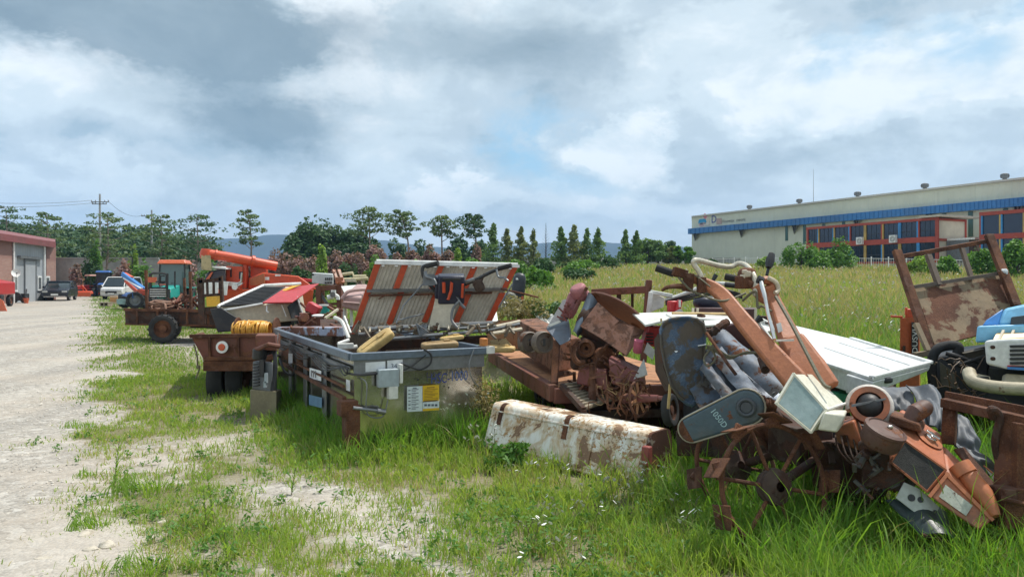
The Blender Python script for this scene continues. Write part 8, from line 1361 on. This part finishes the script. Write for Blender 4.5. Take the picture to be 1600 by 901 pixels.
t = thing('dark_hood', 'dark green black curved hood lying in the grass below the orange engine', 'hood', P(1430, 830, 4.3)); m = MB(); m.sheet(lambda u_, v_: bil([P(1385, 780, 4.5), P(1440, 835, 4.25), P(1500, 850, 4.25), P(1480, 800, 4.45)], u_, v_) + Vector((0, -.05 * math.sin(v_ * 3.14), .05 * math.sin(v_ * 3.14))), 10, 10, .01); m.build('shell', paint('dark bottle green', (.02, .035, .035), rust=.12, scale=6, rough=.4), t, sharp=60); m = MB(); m.tube([P(1440, 835, 4.24), P(1500, 850, 4.24)], .012, 7); m.build('edge', RUSTD, t)
t = thing('crumpled_rubber', 'grey crumpled rubber sheets thrown over the heap behind the white pulley', 'rubber sheet', P(1440, 650, 5.3)); rn = random.Random(5)
def crumple(q, sd_, amp=.035):
    return lambda u_, v_: bil(q, u_, v_) + Vector((0, -1, .4)) * (amp * ((float(vn(u_ * 5 + sd_, v_ * 4)) - .5) * 2 + .9 * math.sin(math.pi * v_) + .5 * math.sin(u_ * 7 + sd_)))
for i, q in enumerate([[P(1364, 606, 5.6), P(1420, 602, 5.6), P(1428, 640, 5.3), P(1395, 640, 5.3)], [P(1415, 600, 5.5), P(1467, 603, 5.4), P(1474, 668, 5.1), P(1442, 662, 5.15)], [P(1446, 622, 5.3), P(1478, 628, 5.2), P(1478, 672, 5.0), P(1450, 664, 5.05)], [P(1488, 640, 5.2), P(1522, 662, 5.1), P(1536, 720, 4.9), P(1492, 690, 4.95)], [P(1490, 690, 4.85), P(1525, 705, 4.8), P(1562, 740, 4.7), P(1520, 740, 4.7)]]):
    m = MB(); m.sheet(crumple(q, i * 3.1), 16, 16, .012); m.build('sheet', RUBBERG, t, sharp=70)
t = thing('angle_frame', 'heavy rust brown angle iron frame standing at the right edge', 'steel frame', P(1560, 800, 4.4)); m = MB(); m.beam(P(1477, 628, 4.75), P(1610, 658, 4.3), .10, .055); m.beam(P(1477, 622, 4.78), P(1610, 648, 4.33), .02, .09); m.build('top_beam', RUST, t, bev=.004); m = MB(); m.beam(P(1485, 634, 4.73), P(1482, 694, 4.7), .075, .05); m.build('short_post', RUST, t, bev=.004); m = MB(); m.beam(P(1579, 656, 4.38), P(1572, 800, 4.35), .12, .07); m.beam(P(1602, 660, 4.3), P(1598, 893, 4.3), .12, .06); m.build('tall_post', RUST, t, bev=.005); m = MB(); m.beam(P(1498, 700, 4.6), P(1556, 770, 4.4), .09, .02); m.box(P(1582, 790, 4.3), (.20, .12, .22), .2); m.plate([P(1556, 762, 4.28), P(1610, 770, 4.25), P(1612, 830, 4.25), P(1558, 820, 4.28)], .04); m.tube([P(1566, 778, 4.2), P(1610, 790, 4.2)], .016, 8); m.build('gusset', RUST, t, bev=.006); m = MB(); m.tube(spline([P(1552, 652, 4.4), P(1548, 640, 4.36), P(1556, 641, 4.36), P(1562, 655, 4.38), P(1555, 690, 4.4), P(1560, 720, 4.4)], 5), .022, 8); m.build('bent_strap', RUSTD, t)
t = thing('black_tyre', 'black tyre at the lower right corner below the rusty frame', 'tyre', Gp(1600, 900)); wheel(t, P(1612, 870, 4.35), (.8, -.6, .0), .2, .16, RUBBER, RUSTD, 18, name='tyre')
t = thing('white_sliver', 'pale triangular sheet offcut behind the engine blister', 'offcut', P(1550, 745, 4.75)); m = MB(); m.plate([P(1537, 727, 4.7), P(1562, 748, 4.65), P(1558, 758, 4.65)], .008); m.build('sheet', WHITE, t); m = MB(); m.tube([P(1537, 727, 4.69), P(1562, 748, 4.64)], .005, 5); m.build('fold', ORANGE, t)
# tailgate
t = thing('rusty_tailgate', 'tall rusty tailgate with an open rail frame leaning over the dark undercarriage', 'tailgate', P(1510, 600, 9)); q = [P(1429, 448, 9.1), P(1567, 426, 9.3), P(1598, 506, 8.9), P(1461, 540, 8.7)]; m = MB(); m.plate(q, .03); m.build('panel', paint('rust bitten tan panel', (.27, .19, .11), rust=.52, scale=3.6, rough=.75, bump=.4, rust_col=(.15, .06, .035), rust2=(.22, .095, .05)), t)
m = MB(); m.beam(P(1401, 391, 9.2), P(1452, 546, 8.65), .10, .06); m.build('corner_post', RUST, t, bev=.006); m = MB(); m.beam(P(1545, 367, 9.45), P(1588, 478, 8.95), .10, .06); m.build('corner_post', RUST, t, bev=.006); m = MB(); m.beam(P(1408, 401, 9.2), P(1546, 376, 9.45), .06, .05); m.build('top_rail', RUST, t, bev=.004); m = MB(); m.beam(P(1450, 398, 9.25), P(1467, 445, 9.1), .07, .05); m.beam(P(1503, 388, 9.35), P(1518, 435, 9.2), .05, .04); m.beam(P(1526, 383, 9.4), P(1529, 392, 9.4), .03); m.beam(P(1428, 448, 9.05), P(1568, 426, 9.25), .03, .04); m.build('mid_posts', paint('weathered brown wood', (.15, .11, .085), rust=.2, scale=7, rough=.85), t)
m = MB(); m.beam(P(1431, 505, 8.72), P(1450, 548, 8.55), .06, .04); m.beam(P(1430, 555, 8.5), P(1462, 549, 8.6), .05, .06); m.build('brace', paint('weathered tan plank', (.25, .19, .12), rust=.15, rough=.85), t); m = MB(); m.tube(spline([P(1563, 424, 9.2), P(1570, 423, 9.15), P(1572, 428, 9.15), P(1568, 436, 9.15), P(1571, 442, 9.15)], 4), [.03, .035, .03, .025, .03, .028, .025, .02, .018, .02, .018, .016, .02, .018, .016, .012, .01], 7); m.build('tied_rag', WHITEG, t)
# orange post machine with letters
t = thing('orange_attachment', 'upright orange machine post with a strip of white letters behind the tailgate', 'machine part', P(1420, 620, 10.3)); m = MB(); m.hexa([P(1405, 630, 10.3), P(1436, 630, 10.3), P(1438, 626, 10.6), P(1408, 626, 10.6)], [P(1406.5, 496, 10.3), P(1437, 496, 10.3), P(1438, 496, 10.6), P(1409, 496, 10.6)]); m.build('column', VERM if False else paint('dark orange paint', (.48, .10, .03), rust=.1, scale=5, rough=.5), t, bev=.008); m = MB(); m.hexa([P(1414, 496, 10.3), P(1432, 496, 10.3), P(1434, 495, 10.6), P(1417, 495, 10.6)], [P(1416, 483, 10.3), P(1428, 482.5, 10.3), P(1430, 482, 10.6), P(1418, 482, 10.6)]); m.beam(P(1392, 494, 10.3), P(1410, 495, 10.3), .03); m.tube([P(1416, 492, 10.3), P(1416, 480, 10.3)], .02, 6); m.build('cap', VERM, t, bev=.006); m = MB(); m.plate([P(1424.5, 503, 10.27), P(1434.5, 503, 10.27), P(1434.5, 552, 10.27), P(1424.5, 552, 10.27)], .008); st = m.build('letter_strip', BLACK, t); m = MB(); m.plate([P(1411, 540, 10.28), P(1415, 540, 10.28), P(1415, 549, 10.28), P(1411, 549, 10.28)], .01); m.build('slot', RUSTD, t)
text_part('DUSVIA', 'lettering', WHITEG, st, P(1433.6, 551, 10.26), (0, 0, 1), (-1, 0, 0), .07, .40, depth=0, nrm=(0, -1, 0))
# blue and white tractor nose at the right edge
t = thing('blue_tractor', 'sky blue and white machine nose with a louvred grille cut off by the right edge', 'tractor', P(1600, 640, 7.2)); k7 = lambda x, y, d=7.2: P(x, y, d)
m = MB(); m.hexa([k7(1524, 535, 7.25), k7(1760, 528, 7.0), k7(1760, 528, 8.2), k7(1530, 534, 8.3)], [k7(1527, 509, 7.25), k7(1760, 500, 7.0), k7(1760, 500, 8.2), k7(1532, 508, 8.3)]); m.build('lower_hood', LBLUE, t, bev=.02, seg=3); m = MB(); m.hexa([k7(1556, 508.5, 7.3), k7(1760, 500, 7.05), k7(1760, 500, 8.2), k7(1562, 508, 8.2)], [k7(1569, 482, 7.4), k7(1760, 440, 7.2), k7(1760, 440, 8.2), k7(1572, 482, 8.2)]); m.build('upper_hood', LBLUE, t, bev=.03, seg=3); m = MB(); m.hexa([k7(1535, 508.5, 7.28), k7(1561, 507, 7.27), k7(1562, 507, 7.8), k7(1538, 508, 7.8)], [k7(1541, 500, 7.3), k7(1567, 482.5, 7.36), k7(1568, 483, 7.8), k7(1544, 500, 7.8)]); m.build('blue_gusset', DBLUE, t, bev=.008)
m = MB(); m.hexa([k7(1578, 513, 7.22), k7(1700, 508, 7.02), k7(1700, 508, 7.15), k7(1578, 513, 7.32)], [k7(1580, 495, 7.22), k7(1700, 480, 7.05), k7(1700, 480, 7.2), k7(1580, 495, 7.35)]); m.build('window', DGLASS, t, bev=.01); m = MB(); m.hexa([k7(1552, 530, 7.1), k7(1760, 528, 6.9), k7(1760, 520, 7.2), k7(1560, 522, 7.3)], [k7(1556, 522, 7.16), k7(1760, 515, 6.95), k7(1760, 512, 7.2), k7(1562, 517, 7.3)]); am = m.build('amber_strip', AMBER, t); m = MB(); [m.beam(k7(x, 531, 7.08), k7(x + 7, 516, 7.18), .02, .015) for x in (1561, 1577, 1602)]; m.build('strip_dividers', CREAM, am)
m = MB(); m.hexa([k7(1541, 569, 6.95), k7(1575, 579, 6.85), k7(1760, 590, 6.5), k7(1760, 590, 7.3), k7(1560, 575, 7.3), k7(1545, 565, 7.2)], [k7(1538, 532, 6.95), k7(1576, 529, 6.85), k7(1760, 522, 6.5), k7(1760, 522, 7.3), k7(1560, 528, 7.3), k7(1542, 532, 7.2)]); gp = m.build('grille_shell', WHITE, t, bev=.025, seg=3); m = MB(); [m.beam(k7(1578, 541 + 6.5 * k, 6.838), k7(1700, 538 + 7 * k, 6.60), .02, .022) for k in range(6)]; m.build('louvres', BLACK, gp); m = MB(); m.beam(k7(1574, 571.5, 6.845), k7(1700, 577, 6.60), .01, .014); m.build('red_line', REDP, gp); m = MB(); m.beam(k7(1574, 574.5, 6.84), k7(1700, 582, 6.60), .012, .022); m.build('blue_line', DBLUE, gp); m = MB(); [m.blob(k7(1552, y, 6.92), (.05, .03, .035), None, .8) for y in (542, 560)]; m.build('lamp_hole', RUSTD, gp)
m = MB(); m.tube(spline([k7(1514, 581, 7.1), k7(1519, 594, 6.95), k7(1535, 601, 6.85), k7(1570, 606, 6.7), k7(1640, 609, 6.5)], 5), [.06] * 21, 10); m.plate([k7(1514, 580, 7.08), k7(1547, 587, 6.95), k7(1549, 600, 6.92), k7(1522, 596, 6.98)], .05); m.plate([k7(1572, 583, 6.9), k7(1700, 592, 6.7), k7(1700, 610, 6.7), k7(1568, 605, 6.85)], .1); m.build('bumper', paint('worn cream bumper', (.46, .40, .28), rust=.3, scale=5), t, bev=.01); m = MB(); m.blob(k7(1538, 592, 6.9), (.10, .03, .05), .3); m.plate([k7(1530, 622, 6.8), k7(1545, 611, 6.85), k7(1560, 612, 6.85)], .01); m.build('bumper_hole', BLACK, t); m = MB(); m.hexa([k7(1540, 640, 7.3), k7(1720, 650, 7), k7(1720, 640, 8.5), k7(1550, 630, 8.5)], [k7(1545, 575, 7.4), k7(1720, 585, 7.1), k7(1720, 560, 8.5), k7(1550, 560, 8.5)]); m.build('underframe', BLACK, t); wheel(t, k7(1650, 660, 7.2), (.9, -.4, 0), .42, .3, RUBBER, GREYP, 16)
# dark undercarriage
t = thing('undercarriage', 'dark tangle of pipes and frame rails under the rusty tailgate', 'undercarriage', P(1490, 620, 8.3)); m = MB(); m.hexa([P(1450, 640, 8.3), P(1545, 650, 8.0), P(1560, 620, 9), P(1470, 610, 9)], [P(1455, 560, 8.4), P(1545, 540, 8.1), P(1560, 535, 9), P(1470, 545, 9)]); m.build('frame_box', BLACK, t, bev=.02); m = MB(); m.tube(spline([P(1458, 600, 8.1), P(1456, 565, 8.1), P(1464, 546, 8.1), P(1480, 540, 8.1), P(1497, 541, 8.05), P(1496, 552, 8.05)], 6), .05, 12); m.tube([P(1480, 560, 8.0), P(1540, 590, 7.8)], .03, 9); m.tube([P(1478, 552, 8.0), P(1530, 566, 7.9)], .02, 8); m.tube([P(1500, 570, 7.9), P(1540, 556, 7.8)], .02, 8); m.build('pipes', RUBBER, t)
m = MB(); m.plate([P(1505, 552, 7.95), P(1538, 545, 7.9), P(1540, 558, 7.9), P(1512, 560, 7.95)], .05); m.plate([P(1468, 565, 8), P(1490, 580, 7.95), P(1500, 610, 7.9), P(1470, 600, 8)], .02); m.build('brackets', paint('muddy iron', (.09, .08, .06), rust=.3), t); g = random.Random(17); m = MB()
for k in range(40): q = P(g.uniform(1462, 1540), g.uniform(560, 625), g.uniform(7.5, 7.85)); d = Vector((g.uniform(-1, 1), g.uniform(-.4, .4), g.uniform(-1, 1))) * g.uniform(.03, .1); m.tube([q - d, q + d * .2 + Vector((0, 0, .02)), q + d], .006, 5)
m.build('dry_stems', paint('dry vine', (.16, .10, .06), rust=.2), t)
# make sure nothing sits on top level without a kind or a label
for o in list(sc.objects):
    if o.type == 'EMPTY' and not o.children: bpy.data.objects.remove(o)
